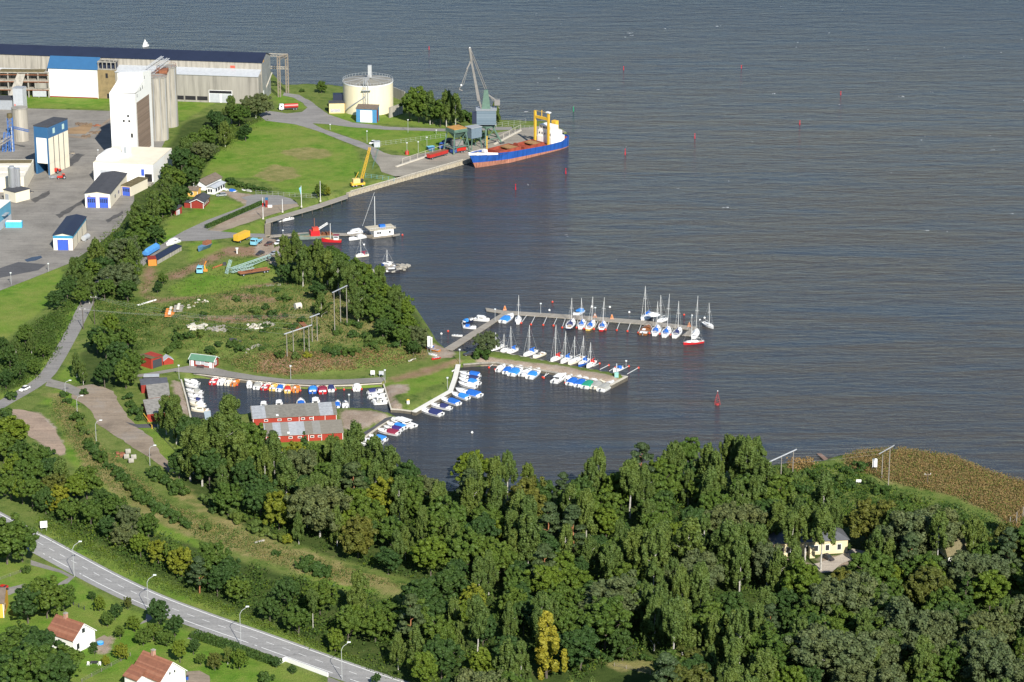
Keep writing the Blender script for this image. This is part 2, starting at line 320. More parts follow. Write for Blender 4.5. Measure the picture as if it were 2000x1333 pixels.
# ------------------------------------------------------------------ hard surfaces, each a sheet a little above the one below
def asphalt(name, rgb, var=.18, patch=None):
    m, nt, b = nodes(name); tc = N(nt, 'ShaderNodeTexCoord')
    n1 = N(nt, 'ShaderNodeTexNoise', Scale=.07, Detail=8.0, Roughness=.7); n2 = N(nt, 'ShaderNodeTexNoise', Scale=2.2, Detail=4.0, Roughness=.7)
    for n in (n1, n2): L(nt, tc.outputs['Object'], n.inputs['Vector'])
    c = ramp(nt, n1.outputs[0], [(.3, mul(rgb, 1 - var)), (.5, rgb), (.72, patch or mul(rgb, 1 + var))])
    c = mixc(nt, 1.0, c, ramp(nt, n2.outputs[0], [(.3, (.82,) * 3), (.7, (1.1,) * 3)]), 'MULTIPLY')
    mp = N(nt, 'ShaderNodeMapping'); L(nt, tc.outputs['Object'], mp.inputs[0]); mp.inputs['Rotation'].default_value = (0, 0, R(42)); mp.inputs['Scale'].default_value = (.04, .55, 1)
    n3 = N(nt, 'ShaderNodeTexNoise', Scale=1.0, Detail=6.0, Roughness=.7); L(nt, mp.outputs[0], n3.inputs['Vector']); n4 = N(nt, 'ShaderNodeTexNoise', Scale=.3, Detail=5.0, Roughness=.75); L(nt, tc.outputs['Object'], n4.inputs['Vector'])
    c = mixc(nt, 1.0, c, ramp(nt, n3.outputs[0], [(.32, (.80,) * 3), (.55, (1, 1, 1)), (.75, (1.12, 1.1, 1.06))]), 'MULTIPLY'); c = mixc(nt, 1.0, c, ramp(nt, n4.outputs[0], [(.28, (.70,) * 3), (.42, (1, 1, 1))]), 'MULTIPLY')
    L(nt, c, b.inputs['Base Color']); b.inputs['Roughness'].default_value = .9; b.inputs['Specular IOR Level'].default_value = .2
    return m
A_YARD = asphalt("yard_asphalt", (.245, .228, .202), .30, (.30, .28, .245)); A_ROAD = asphalt("worn_asphalt", (.25, .24, .228), .12)
A_MAIN = asphalt("road_asphalt", (.31, .305, .295), .10); A_PATH = asphalt("path_gravel", (.25, .235, .21), .15); A_GRAV = asphalt("gravel", (.30, .24, .18), .34, (.29, .265, .235))
A_DARK = asphalt("fresh_asphalt", (.10, .10, .105), .1); A_QUAY = asphalt("quay_concrete", (.29, .265, .22), .22); A_SANDY = asphalt("sandy_track", (.30, .245, .185), .2)
def sheet(name, poly, m, z, rough=0):
    pts = PW(poly, z); a = sum(pts[i][0] * pts[i - 1][1] - pts[i - 1][0] * pts[i][1] for i in range(len(pts)))
    if a > 0: pts = pts[::-1]
    if rough:                                                     # a ragged, worn edge
        out = []; r = random.Random(len(poly))
        for i, p in enumerate(pts):
            q = pts[(i + 1) % len(pts)]; d = math.dist(p, q); k = max(1, int(d / 2.5))
            for j in range(k):
                t = j / k; out.append((p[0] + (q[0] - p[0]) * t + r.uniform(-rough, rough), p[1] + (q[1] - p[1]) * t + r.uniform(-rough, rough)))
        pts = out
    mb = MB(); mb.add([(x, y, z) for x, y in pts], [tuple(range(len(pts)))], m)
    o = mb.build(name); tag(o, kind='structure'); return o
def smooth_line(P, n=6):
    P = [Vector(p) for p in P]; out = []
    for i in range(len(P) - 1):
        p0, p1, p2, p3 = P[max(0, i - 1)], P[i], P[i + 1], P[min(len(P) - 1, i + 2)]
        for k in range(n):
            t = k / n; out.append(.5 * ((2 * p1) + (p2 - p0) * t + (2 * p0 - 5 * p1 + 4 * p2 - p3) * t * t + (3 * p1 - p0 - 3 * p2 + p3) * t ** 3))
    return out + [P[-1]]
def offs(line, o):
    out = []
    for i, p in enumerate(line):
        d = (line[min(i + 1, len(line) - 1)] - line[max(0, i - 1)]); d = Vector((d.x, d.y)).normalized()
        out.append(Vector((p.x - d.y * o, p.y + d.x * o)))
    return out
def strip(name, line, o0, o1, z, m):
    a, b_ = offs(line, o0), offs(line, o1); mb = MB(); n = len(line)
    mb.add([(p.x, p.y, z) for p in a] + [(p.x, p.y, z) for p in b_], [(i, i + 1, n + i + 1, n + i) for i in range(n - 1)], m)
    return tag(mb.build(name), kind='structure')
Z1, Z2, Z3 = LAND + .06, LAND + .09, LAND + .12
sheet("yard", [(-90,218),(48,212),(215,217),(330,260),(310,300),(262,360),(262,400),(240,432),(232,445),(190,478),(135,515),(60,545),(0,568),(-90,600)], A_YARD, Z1)
sheet("wet_puddle", [(48,508),(62,503),(80,500),(84,504),(70,509),(52,512)], mat("wet_dark", (.03, .035, .045), .12, .1), Z2, .3)
sheet("dark_yard", [(-40,530),(0,524),(36,512),(90,517),(75,528),(0,543),(-40,552)], A_DARK, Z2)
for i_, pl in enumerate([[(120,320),(150,300),(165,303),(140,325)], [(60,390),(95,372),(100,378),(70,396)], [(205,430),(240,412),(243,416),(212,435)], [(110,420),(170,385),(174,389),(118,426)]]): sheet("oil_stain", pl, mat("oil_stain_dark", (.085, .08, .075), .8, .3, .4), Z2 + .004 * i_, .6)
sheet("kerb_strip", [(112,262),(166,268),(215,230),(218,233),(168,272),(112,266)], A_GRAV, Z2 + .02)
sheet("yard_dirt", [(112,255),(160,246),(180,240),(178,252),(168,262),(120,262)], asphalt("earth", (.30, .20, .11), .25), Z2, .5)
sheet("road", [(555,181),(585,186),(606,198),(625,212),(642,224),(690,240),(760,248),(870,252),(1000,248),(1000,254),(870,257),(760,254),(690,249),(640,243),(610,241),(630,252),(700,275),(735,290),(770,312),(740,325),(728,310),(722,295),(690,284),(620,256),(580,244),(520,236),(505,225),(520,216),(560,222),(590,219),(600,210),(590,200),(572,191),(552,187)], A_ROAD, Z1, .25)
sheet("quay_apron", [(728,292),(765,303),(800,305),(860,292),(905,292),(960,262),(1020,250),(1080,244),(1106,258),(1058,272.5),(908,313),(800,342.5),(772,345),(745,336)], A_QUAY, Z2)
sheet("harbour_road", [(272,508),(290,495),(330,468),(360,451),(405,430),(480,402),(482,392),(470,386),(500,380),(545,382),(568,388),(582,398),(545,400),(510,404),(470,420),(420,440),(405,450),(470,456),(519,457),(519,464),(460,464),(400,470),(345,472),(300,500),(280,520)], A_ROAD, Z1)
sheet("sandy_track", [(408,450),(440,440),(500,420),(545,400),(580,398),(584,403),(530,420),(470,440),(425,455)], A_SANDY, Z1 - .015, .3)
SIDE = smooth_line([G(-70,835), G(0,792), G(62,756), G(90,734), G(108,708), G(127,675), G(150,632), G(170,592), G(186,570), G(205,545), G(240,522), G(276,512)])
strip("side_road", SIDE, 2.7, -2.7, Z1 + .01, A_ROAD)
sheet("branch_road", [(96,738),(104,742),(135,750),(165,764),(152,775),(130,765),(108,758),(88,754)], A_PATH, Z1)
sheet("gravel_lot", [(150,756),(172,752),(180,750),(222,764),(232,785),(247,808),(256,822),(270,838),(296,856),(302,868),(330,905),(345,925),(332,925),(318,912),(285,890),(262,875),(238,860),(208,842),(192,832),(178,805),(158,785),(138,778)], A_GRAV, Z1 - .01, .5)
sheet("gravel_patch", [(5,802),(25,799),(62,804),(85,815),(108,838),(120,862),(128,885),(118,890),(88,872),(62,856),(48,838),(40,815),(25,806)], asphalt("pinkish_gravel", (.36, .27, .205), .3, (.28, .22, .17)), Z1, .5)
sheet("basin_path", [(262,733),(300,727),(345,719),(373,714),(416,717),(446,725),(500,734),(560,741),(620,742),(680,741),(750,737),(752,742),(745,747),(690,750),(620,752),(560,749),(480,741),(430,735),(400,731),(340,726),(272,737)], A_PATH, Z1)
sheet("dock_path", [(678,868),(700,851),(730,833),(752,817),(768,813),(764,818),(740,832),(699,861)], A_DARK, Z1)
sheet("slip_path", [(244,824),(252,826),(268,829),(300,828),(312,832),(300,836),(270,836),(255,830)], A_DARK, Z1)
MAIN = smooth_line([G(-160,930), G(-60,988), G(0,1021), G(74,1060), G(144,1098), G(218,1137), G(298,1174), G(390,1209), G(490,1244), G(592,1280.5), G(698,1318), G(800,1352), G(930,1393)])
strip("main_road", MAIN, 4.6, -5.4, Z1, A_MAIN)
PAINT = mat("road_paint", (.72, .72, .70), .7, .1, 1.5)
mk = MB()
def seg(line, o, a, b_, wd):
    acc = 0
    for i in range(len(line) - 1):
        d = (line[i + 1] - line[i]).length; s0, s1 = max(a, acc), min(b_, acc + d)
        if s1 > s0:
            dv = (line[i + 1] - line[i]).normalized(); nn = Vector((-dv.y, dv.x, 0))
            p, q = line[i] + dv * (s0 - acc) + nn * o, line[i] + dv * (s1 - acc) + nn * o
            mk.add([(*(p + nn * wd).xy, Z2), (*(p - nn * wd).xy, Z2), (*(q - nn * wd).xy, Z2), (*(q + nn * wd).xy, Z2)], [(1, 2, 3, 0)], PAINT)
        acc += d
TL = sum((MAIN[i + 1] - MAIN[i]).length for i in range(len(MAIN) - 1))
seg(MAIN, 3.55, 0, TL, .16)
k = 0.0
while k < TL: seg(MAIN, 0, k, k + 2.9, .09); k += 6.0
def along(p):
    acc, best = 0, (1e9, 0)
    for i in range(len(MAIN) - 1):
        d = (MAIN[i + 1] - MAIN[i]).length; t = max(0, min(1, (p - MAIN[i]).dot(MAIN[i + 1] - MAIN[i]) / (d * d)))
        dd = (MAIN[i].lerp(MAIN[i + 1], t) - p).length
        if dd < best[0]: best = (dd, acc + t * d)
        acc += d
    return best[1]
for a, b_ in (((102,1092),(134,1109)), ((161,1124),(301,1190)), ((336,1201),(481,1258)), ((510,1266),(649,1316)), ((690,1330),(800,1370))):
    seg(MAIN, -3.4, along(G(*a)), along(G(*b_)), .13)
for a in ((84,1082), (96,1088), (154,1121), (331,1201), (495,1262), (661,1322), (683,1328)):
    q = along(G(*a)); seg(MAIN, -3.4, q, q + .9, .13)
tag(mk.build("road_markings"), kind='structure')
for i, pl in enumerate([[(60,1094),(120,1114),(146,1127),(132,1140),(105,1145),(135,1128),(118,1119),(60,1104)], [(286,1199),(300,1206),(292,1213),(268,1222),(284,1210)], [(390,1228),(405,1234),(378,1250),(365,1248)], [(468,1262),(482,1267),(470,1276),(458,1272)], [(-60,1150),(0,1152),(50,1140),(52,1147),(20,1162),(-60,1166)], [(640,1322),(700,1345),(690,1360),(640,1340)]]):
    sheet("driveway", pl, A_PATH, Z1 - .02)
sheet("garden_path", [(186,1250),(205,1240),(217,1248),(212,1258),(200,1268),(186,1274),(182,1262)], A_SANDY, Z1 - .02, .2)
sheet("garden_path", [(364,1312),(390,1310),(408,1320),(412,1345),(365,1345)], A_SANDY, Z1 - .02, .2)
sheet("courtyard", [(1596,1113),(1588,1103),(1612,1096),(1640,1084),(1664,1072),(1690,1078),(1700,1086),(1666,1092),(1644,1102),(1624,1117),(1605,1119)], asphalt("pale_gravel", (.42, .37, .31), .12), Z1, .3)
sheet("courtyard", [(1498,1090),(1512,1084),(1532,1094),(1525,1108),(1500,1100)], asphalt("pale_gravel_b", (.42, .37, .31), .12), Z1, .2)
# ------------------------------------------------------------------ buildings
WHITE = mat("white_render", (.80, .79, .75), .75, .03, .3); CREAM = mat("cream_plaster", (.70, .64, .50), .8, .06, .3); CONC = mat("raw_concrete", (.29, .272, .235), .9, .28, .22, streak=True)
CONC2 = mat("stained_concrete", (.335, .31, .262), .9, .36, .35, streak=True); NAVY = mat("navy_sheet_roof", (.018, .025, .05), .55, .1, .2); BLUE = mat("blue_sheet", (.03, .11, .235), .5, .06, .4)
BLUED = mat("blue_door_paint", (.05, .11, .50), .5, .06, 1); TEAL = mat("pale_blue_sheet", (.10, .30, .42), .6, .08); FELT = mat("roofing_felt", (.055, .057, .065), .9, .18, .5); DGREY = mat("dark_opening", (.015, .015, .018), .8, .1)
GREYM = mat("grey_metal", (.30, .32, .34), .5, .1, .8); LGREY = mat("light_grey_sheet", (.42, .44, .46), .55, .1, .6); FALU = mat("falu_red_boards", (.25, .028, .018), .8, .12, 1.2); REDB = mat("bright_red_boards", (.31, .036, .02), .75, .1, .8)
WTRIM = mat("white_trim", (.78, .78, .76), .6, .03); GLASS = mat("window_glass", (.03, .035, .04), .12, .05); OCHRE = mat("yellow_plaster", (.62, .36, .09), .8, .06, .8); PALEY = mat("pale_yellow_plaster", (.66, .57, .36), .8, .06, .6)
TILE = striped("clay_tiles", [(.27, .105, .058), (.30, .125, .07), (.245, .098, .056), (.32, .14, .082)], .32, 0, .85, .35); BRICK = striped("brown_brick", [(.24, .17, .12), (.28, .20, .145), (.21, .15, .11)], .45, 2, .9, .25)
MOSS = mat("mossy_roof", (.13, .105, .05), .95, .35, .7); GREENR = mat("green_sheet_roof", (.10, .22, .14), .6, .1, .5); THATCH = mat("thatch", (.16, .14, .075), .95, .3, 1.5); BROWN = mat("brown_felt_roof", (.16, .125, .095), .9, .2, .7)
SHEETS = striped("patched_roof_sheets", [(.40, .42, .44), (.27, .25, .215), (.36, .38, .41), (.25, .225, .18), (.44, .46, .48), (.30, .29, .26)], 2.6, 0, .8, .3)
LICHEN = striped("lichen_eternit", [(.26, .25, .215), (.30, .285, .25), (.42, .44, .46), (.24, .225, .19)], 4.5, 0, .9, .45); ETERN = mat("weathered_eternit", (.27, .255, .225), .95, .35, .7)
RUST = mat("rusty_steel", (.26, .10, .05), .85, .25, 1.0); STEEL = mat("galvanised_steel", (.40, .41, .41), .5, .12, 1.5); DULL = mat("dull_brown_steel", (.27, .225, .175), .85, .2, 1); BLUEST = mat("blue_steel", (.05, .16, .45), .55, .1)
def site(name, A, B, label, cat, group=None, z=None):
    a = GP(*A) if z is None else G(*A, z); b_ = G(*B, a.z)
    return thing(name, a, label, cat, ang(a, b_), group), (b_ - a).length
def fbox(root, name, x0, y0, z0, x1, y1, z1, m, parent=None, label=None):
    o = MB().box(x0, y0, z0, x1, y1, z1, m).build(name, parent or root)
    if label: o['label'] = label
    return o
def win(root, name, face, u, z, wd, ht, LL, D, m=None, frame=None, t=.06, label=None):
    """an opening let into a wall: face f(ront) r(ight) l(eft); u along the wall, pane a sub-part of its frame"""
    m = m or GLASS; f = MB(); p = MB()
    def bx(mb, a0, a1, z0, z1, d, mm):
        if face == 'f': mb.box(a0, -d, z0, a1, .02, z1, mm)
        elif face == 'r': mb.box(LL - .02, a0, z0, LL + d, a1, z1, mm)
        else: mb.box(-d, a0, z0, .02, a1, z1, mm)
    if frame:
        fw = .14
        bx(f, u - fw, u + wd + fw, z - fw, z + ht + fw, t, frame); o = f.build(name, root)
        bx(p, u, u + wd, z, z + ht, t + .03, m); p.build('pane' if name == 'window' else 'leaf', o)
    else:
        bx(p, u, u + wd, z, z + ht, t, m); o = p.build(name, root)
    if label: o['label'] = label
    return o
def shell(root, LL, D, h, wall, roof, rise=1.0, axis='x', over=.35, kind='gable', th=.18, base=-1.2):
    """four walls to the eaves plus gables, and a roof as its own part"""
    mb = MB(); mb.prism([(0, 0), (LL, 0), (LL, D), (0, D)], base, h, wall)
    rf = MB(); e = over
    if kind == 'gable':
        if axis == 'x':
            mb.add([(0, 0, h), (0, D, h), (0, D / 2, h + rise), (LL, 0, h), (LL, D, h), (LL, D / 2, h + rise)], [(0, 2, 1), (3, 4, 5), (0, 3, 5, 2), (1, 2, 5, 4)], wall)
            k = rise / (D / 2) * e
            prof = [(-e, h - k), (D / 2, h + rise), (D + e, h - k), (D + e, h - k + th), (D / 2, h + rise + th), (-e, h - k + th)]
            rf.loft([[(-e, y, z + .02) for y, z in prof], [(LL + e, y, z + .02) for y, z in prof]], roof)
        else:
            mb.add([(0, 0, h), (LL, 0, h), (LL / 2, 0, h + rise), (0, D, h), (LL, D, h), (LL / 2, D, h + rise)], [(0, 1, 2), (3, 5, 4), (0, 2, 5, 3), (1, 4, 5, 2)], wall)
            k = rise / (LL / 2) * e
            prof = [(-e, h - k), (LL / 2, h + rise), (LL + e, h - k), (LL + e, h - k + th), (LL / 2, h + rise + th), (-e, h - k + th)]
            rf.loft([[(x, -e, z + .02) for x, z in prof], [(x, D + e, z + .02) for x, z in prof]], roof)
    elif kind == 'mono':
        mb.add([(0, D, h), (LL, D, h), (LL, D, h + rise), (0, D, h + rise), (0, 0, h), (LL, 0, h)], [(0, 3, 2, 1), (0, 4, 3), (1, 2, 5), (4, 5, 2, 3)], wall)
        k = rise / D * e
        prof = [(-e, h - k), (D + e, h + rise + k), (D + e, h + rise + k + th), (-e, h - k + th)]
        rf.loft([[(-e, y, z + .02) for y, z in prof], [(LL + e, y, z + .02) for y, z in prof]], roof)
    elif kind == 'hip':
        i = min(LL, D) / 2
        P = [(-e, -e, h), (LL + e, -e, h), (LL + e, D + e, h), (-e, D + e, h), (i, D / 2, h + rise), (LL - i, D / 2, h + rise)]
        rf.add([(x, y, z + .02) for x, y, z in P], [(0, 1, 5, 4), (1, 2, 5), (2, 3, 4, 5), (3, 0, 4), (3, 2, 1, 0)], roof)
    else:
        rf.box(-e, -e, h + .02, LL + e, D + e, h + .02 + th + .1, roof)
    w_ = mb.build('wall', root); r_ = rf.build('roof', root); return w_, r_
# --- the long warehouse on the shore
r, LL = site('warehouse', (-130, 175.5), (513, 198.5), "long concrete warehouse with a dark navy roof along the far shore", "warehouse")
D = 18.0; ev = ZTOP(*GX(513, 198.5), 123) - LAND; mid = r.matrix_basis @ Vector((LL, D / 2, 0)); rs = ZTOP(mid.x, mid.y, 104) - LAND - ev
shell(r, LL, D, ev, CONC2, NAVY, rs, 'x', .4)
gx_ = lambda px: (G(px, 193) - r.location).length
X0 = gx_(228); hl_ = ev * .70; g = MB(); g.prism([(X0, -6.2), (LL - .3, -6.2), (LL - .3, -.02), (X0, -.02)], -1.2, hl_, CONC); g.build('lower_wall', r)
g = MB(); g.loft([[(X0 - .1, y, z) for y, z in ((-6.6, hl_ + .02), (-.02, hl_ + 2.2), (-.02, hl_ + 2.45), (-6.6, hl_ + .3))], [(LL - .2, y, z) for y, z in ((-6.6, hl_ + .02), (-.02, hl_ + 2.2), (-.02, hl_ + 2.45), (-6.6, hl_ + .3))]], LGREY); g.build('lower_roof', r)
g = MB(); g.loft([[(0, y, z) for y, z in ((-.9, ev * .55), (-.02, ev * .62), (-.02, ev * .64), (-.9, ev * .58))], [(X0 - .3, y, z) for y, z in ((-.9, ev * .55), (-.02, ev * .62), (-.02, ev * .64), (-.9, ev * .58))]], LGREY); g.build('wall_ledge', r)
for a, b_ in ((346, 366), (369, 390), (393, 414)): fbox(r, 'vent_opening', gx_(a), -6.28, 1.0, gx_(b_), -6.21, 3.0, DGREY)
o = fbox(r, 'gate', gx_(417), -6.30, .2, gx_(464), -6.21, 6.4, WTRIM); fbox(r, 'gate_leaf', gx_(419), -6.36, .2, gx_(439), -6.31, 4.6, LGREY, o); fbox(r, 'gate_leaf', gx_(443), -6.36, .2, gx_(462), -6.31, 4.6, LGREY, o); fbox(r, 'gate_slot', gx_(418), -6.36, 4.8, gx_(463), -6.31, 6.2, DGREY, o)
gb = MB(); gb.add([(LL + .03, .4, 0), (LL + .03, D - .4, 0), (LL + .03, D - .4, ev - .2), (LL + .03, D / 2, ev + rs - .5), (LL + .03, .4, ev - .2)], [(0, 1, 2, 3, 4)], mat("pale_gable_sheet", (.44, .45, .44), .7, .15, .3, True)); gb.build('gable_cladding', r)
fbox(r, 'orange_patch', LL + .04, 2.6, ev - .6, LL + .08, 5, ev + .8, mat("orange_rust", (.55, .32, .10), .8)); fbox(r, 'red_sign', LL - 16, -.08, ev * .84, LL - 13.6, -.02, ev * .90, mat("sign_red", (.6, .1, .06), .6))
fbox(r, 'gable_door', LL + .04, 1.5, 0, LL + .1, 3.2, 5, WTRIM)
t = thing('conveyor_frame', GP(546, 190), "dull steel lattice frame standing at the warehouse's gable end", "steel frame", r.rotation_euler.z)
mb = MB(); mb.truss((0, 0, -.5), (0, 0, 21), 1.2, .14, DULL, 12); mb.build('post', t); mb = MB(); mb.truss((2, 9, -.5), (2, 9, 20), 1.2, .14, DULL, 12); mb.build('post', t)
mb = MB(); mb.truss((-7, 9, 13), (2.6, 9, 13), 1.0, .14, CONC2, 6); mb.build('beam', t); mb = MB(); mb.truss((-7, 9, 19.5), (2.6, 9, 19.5), 1.2, .14, CONC2, 6); mb.truss((0, -.6, 20), (2, 9.6, 19.5), 1.2, .12, DULL, 6); mb.build('top_beam', t)
mb = MB(); mb.rod((-8, -6, -.5), (-4, 2, 12), .3, CONC2); mb.build('brace', t)
# --- blue roofed white hall, beige stair tower, derelict frame
r, LL = site('white_hall', (97, 189.5), (192, 193), "tall white hall with a bright blue roof, in front of the long warehouse", "hall")
shell(r, LL, 5.0, ZTOP(*GX(97, 189.5), 132.5) - LAND, WHITE, BLUE, 4.4, kind='mono', over=.4); fbox(r, 'plinth', .2, -.05, -.5, LL - .2, -.01, .5, FALU)
r, LL = site('stair_tower', (193.5, 192.5), (229, 194), "beige concrete tower with a broken open top beside the white hall", "tower")
h = ZTOP(*GX(193, 192), 136) - LAND; shell(r, LL, 5, h, mat("beige_concrete", (.46, .37, .22), .9, .18, .4, True), CONC, kind='flat', over=.1)
mb = MB()
for x in np.linspace(.3, LL - .3, 5):
    for y in (.3, 4.7): mb.box(x - .2, y - .2, h, x + .2, y + .2, h + 3.8, CONC)
mb.box(0, 0, h + 3.8, LL, .5, h + 4.3, CONC); mb.box(0, 4.5, h + 3.8, LL, 5, h + 4.3, CONC); mb.box(0, .5, h + 3.85, .4, 4.5, h + 4.25, CONC); mb.box(LL - .4, .5, h + 3.85, LL, 4.5, h + 4.25, CONC); mb.build('open_top_frame', r); fbox(r, 'dark_penthouse', .4, 2, h + .2, LL - .4, 4.4, h + 3.4, NAVY)
win(r, 'window', 'f', LL * .42, h * .72, 1.2, 2.4, LL, 5, DGREY); win(r, 'door', 'f', LL * .45, .2, 1.6, 2.4, LL, 5, DGREY)
r, LL = site('derelict_frame', (-60, 189), (96, 190.5), "derelict concrete frame with rusty red beams and weeds on its floors", "ruin")
mb = MB()
for i in range(9):
    x = LL * i / 8
    for y in (0, 5): mb.box(x - .35, y - .35, -1, x + .35, y + .35, 12.6, CONC)
mb.build('column', r)
mb = MB()
for z in (4, 8.2, 12.4): mb.box(-.4, -.6, z, LL + .4, 5.6, z + .4, CONC2)
mb.box(0, 5.6, 0, LL, 5.9, 13, CONC); mb.build('floor_slab', r)
mb = MB()
for z in (3.6, 7.8, 11.4): mb.box(-.3, -.75, z, LL + .3, -.62, z + .35, RUST)
mb.box(LL * .80, -.5, .4, LL * .97, .1, 3.4, LGREY); mb.box(LL * .83, -.5, 4.6, LL * .98, .1, 7.4, CONC); mb.build('beam', r)
mb = MB(); mb.add([(LL * .52, -9, .2), (LL * .66, -9, .2), (LL * .72, -.8, 12), (LL * .62, -.8, 12), (LL * .52, -8, .2), (LL * .66, -8, .2), (LL * .72, 0, 12), (LL * .62, 0, 12)], [(0, 1, 2, 3), (7, 6, 5, 4), (0, 4, 5, 1), (1, 5, 6, 2), (3, 2, 6, 7), (0, 3, 7, 4)], CONC2); mb.build('chute', r)
mb = MB(); mb.box(LL * .4, .2, 12.85, LL * .95, 5, 13.3, MOSS); mb.build('weedy_roof', r)
# --- white silo house with annex, concrete silos
r, LL = site('white_silo_house', (220, 315), (269, 317.5), "tall blinding white silo house with a stepped top above the yard", "silo house")
h = ZTOP(*GX(220, 315), 182) - LAND; D = 23.5
mb = MB(); mb.loft([[(0, 0, -1), (LL, 0, -1), (LL, D, -1), (0, D, -1)], [(0, 0, h), (LL, 0, h), (LL, D, h), (0, D, h)]], WHITE, cap=False)
mb.add([(0, 0, h), (LL, 0, h + .3), (LL, D * .55, h + 4), (0, D * .55, h + 3.5), (LL, D * .55, h), (0, D * .55, h)], [(0, 1, 2, 3), (1, 4, 2), (0, 3, 5)], WHITE); mb.build('wall', r)
mb = MB(); mb.loft([[(0, D * .52, h - .1), (LL + .05, D * .52, h - .1), (LL + .05, D + .05, h - .1), (0, D + .05, h - .1)], [(0, D * .52, h + 6.5), (LL + .05, D * .52, h + 7.5), (LL + .05, D + .05, h + 6), (0, D + .05, h + 5)]], WHITE); mb.build('roof_house', r)
fbox(r, 'brick_panel', LL + .02, 2.0, 3, LL + .10, D - 4.0, h * .86, BRICK)
for u, z in ((.66, .66), (.48, .585), (.70, .585)): win(r, 'window', 'f', LL * u, h * z, 1.0, 1.0, LL, D, DGREY)
win(r, 'window', 'f', LL * .78, h * .36, 1.0, 2.0, LL, D, DGREY)
for u, z in ((3, .93), (8, .99), (11, 1.0), (14, 1.12)): win(r, 'slit_window', 'r', u, h * z, .5, 1.5, LL, D, DGREY)
mb = MB(); mb.rod((LL + .2, 1.0, -.5), (LL + .2, 1.0, h), .12, STEEL); mb.build('downpipe', r)
r, LL = site('silo_annex', (184, 355), (300, 360), "low white annex wrapped round the foot of the white silo house", "annex")
shell(r, LL, 30, 8.6, WHITE, CREAM, kind='flat', over=.0); fbox(r, 'gate_leaf', 3, -.08, 0, 9, -.02, 5.5, LGREY); fbox(r, 'roof_turret', 10, 11, 8.9, 13, 15, 14.5, WHITE); fbox(r, 'turret_window', 10.8, 10.9, 10.5, 12.2, 11, 13.5, GREYM)
mb = MB(); n = 10; mb.loft([[(3 + 5 * math.cos(math.pi * i / n) + 2, y, 8.9 + 3.4 * math.sin(math.pi * i / n)) for i in range(n + 1)] for y in (4, 13)], WHITE); mb.build('barrel_vault', r)
win(r, 'window', 'f', LL * .80, 3.6, 1.4, 3, LL, 30, BLUED); fbox(r, 'loading_dock', LL * .82, -4, -.5, LL * 1.0, -.1, 1.0, CONC2); fbox(r, 'dark_portal', LL * .86, -.1, 1.0, LL * .98, -.03, 4.5, DGREY)
for i, (px, py, top, rad, lb) in enumerate([(312, 272, 150, 4.4, "stained concrete silo nearest to the white silo house"), (330, 246, 131, 4.6, "stained concrete silo carrying the end of the roof conveyor"), (303, 258, 146, 4.4, "concrete silo half hidden behind the white silo house")]):
    p = GP(px, py); h = ZTOP(p.x, p.y, top) - LAND; t = thing('concrete_silo', p, lb, "silo", 0, "concrete silos")
    mb = MB(); mb.cyl(0, 0, -1, h, rad, CONC2, n=32); mb.build('shaft', t)
    mb = MB(); mb.cyl(0, 0, h, h + .35, rad + .25, CONC, n=32); mb.build('roof', t)
    mb = MB()
    for a in np.linspace(0, 2 * math.pi, 15)[:-1]: mb.rod((rad * math.cos(a), rad * math.sin(a), h + .3), (rad * math.cos(a), rad * math.sin(a), h + 1.5), .06, RUST, 4); mb.rod((rad * math.cos(a), rad * math.sin(a), h + 1.45), (rad * math.cos(a + .449), rad * math.sin(a + .449), h + 1.45), .06, RUST, 3)
    mb.build('railing', t)
    mb = MB()
    for a, wd in ((-1.9, .12), (-1.2, .1), (-.5, .14)): mb.rod((rad * 1.01 * math.cos(a), rad * 1.01 * math.sin(a), 0), (rad * 1.01 * math.cos(a), rad * 1.01 * math.sin(a), h), wd, GREYM)
    mb.build('pipe', t)
t = thing('silo_conveyor', GP(318, 262), "rusty conveyor galleries leaning across the silo tops", "conveyor")
z0 = ZTOP(t.location.x, t.location.y, 138) - LAND
mb = MB(); mb.truss((-6.5, -7, z0 - 2), (3.2, 8, z0 + 3.5), 1.5, .13, LGREY, 10); mb.build('gallery', t); mb = MB(); mb.truss((-9, 0, z0 - 1), (0, 12, z0 + 3.6), 1.3, .13, LGREY, 9); mb.build('gallery', t)
mb = MB(); mb.truss((-1, 0, z0 - 6), (-1, 0, z0 + 1.5), 1.2, .12, RUST, 5); mb.box(-3, 2, z0 - 2, 3, 8, z0 - .5, RUST); mb.build('support', t)
# --- works on the left edge
p = GP(39, 278); t = thing('concrete_tank', p + Vector((0, 3.6, 0)), "squat round concrete tank behind the blue lattice tower", "tank")
mb = MB(); mb.cyl(0, 0, -1, 15.5, 3.7, CONC2, n=28); mb.build('shaft', t); mb = MB(); mb.cyl(0, 0, 15.5, 15.9, 3.85, CONC, n=28); mb.build('roof', t)
r, LL = site('metal_box_tower', (27, 216), (46, 217), "grey sheet metal box tower behind the round concrete tank", "tower"); shell(r, LL, 5, 11, LGREY, GREYM, kind='flat', over=.05); fbox(r, 'red_hatch', .5, -.06, 1.2, 1.1, -.01, 3.2, mat("sign_red", (.6, .1, .06)))
r, LL = site('grey_tank_house', (-40, 214), (25, 215), "low grey shed beside the metal box tower", "shed"); shell(r, LL, 8, 5, GREYM, FELT, kind='flat')
t = thing('blue_lattice_tower', GP(23, 296), "bright blue steel lattice tower with stairs and pipes", "lattice tower")
for nm, a, b_, wd in (('tower_frame', (0, 0, -.5), (0, 0, 16), 2.2), ('stair_frame', (-3.4, -1, -.5), (-2.2, 0, 9), 1.6)): mb = MB(); mb.truss(a, b_, wd, .14, BLUEST, 9); mb.build(nm, t)
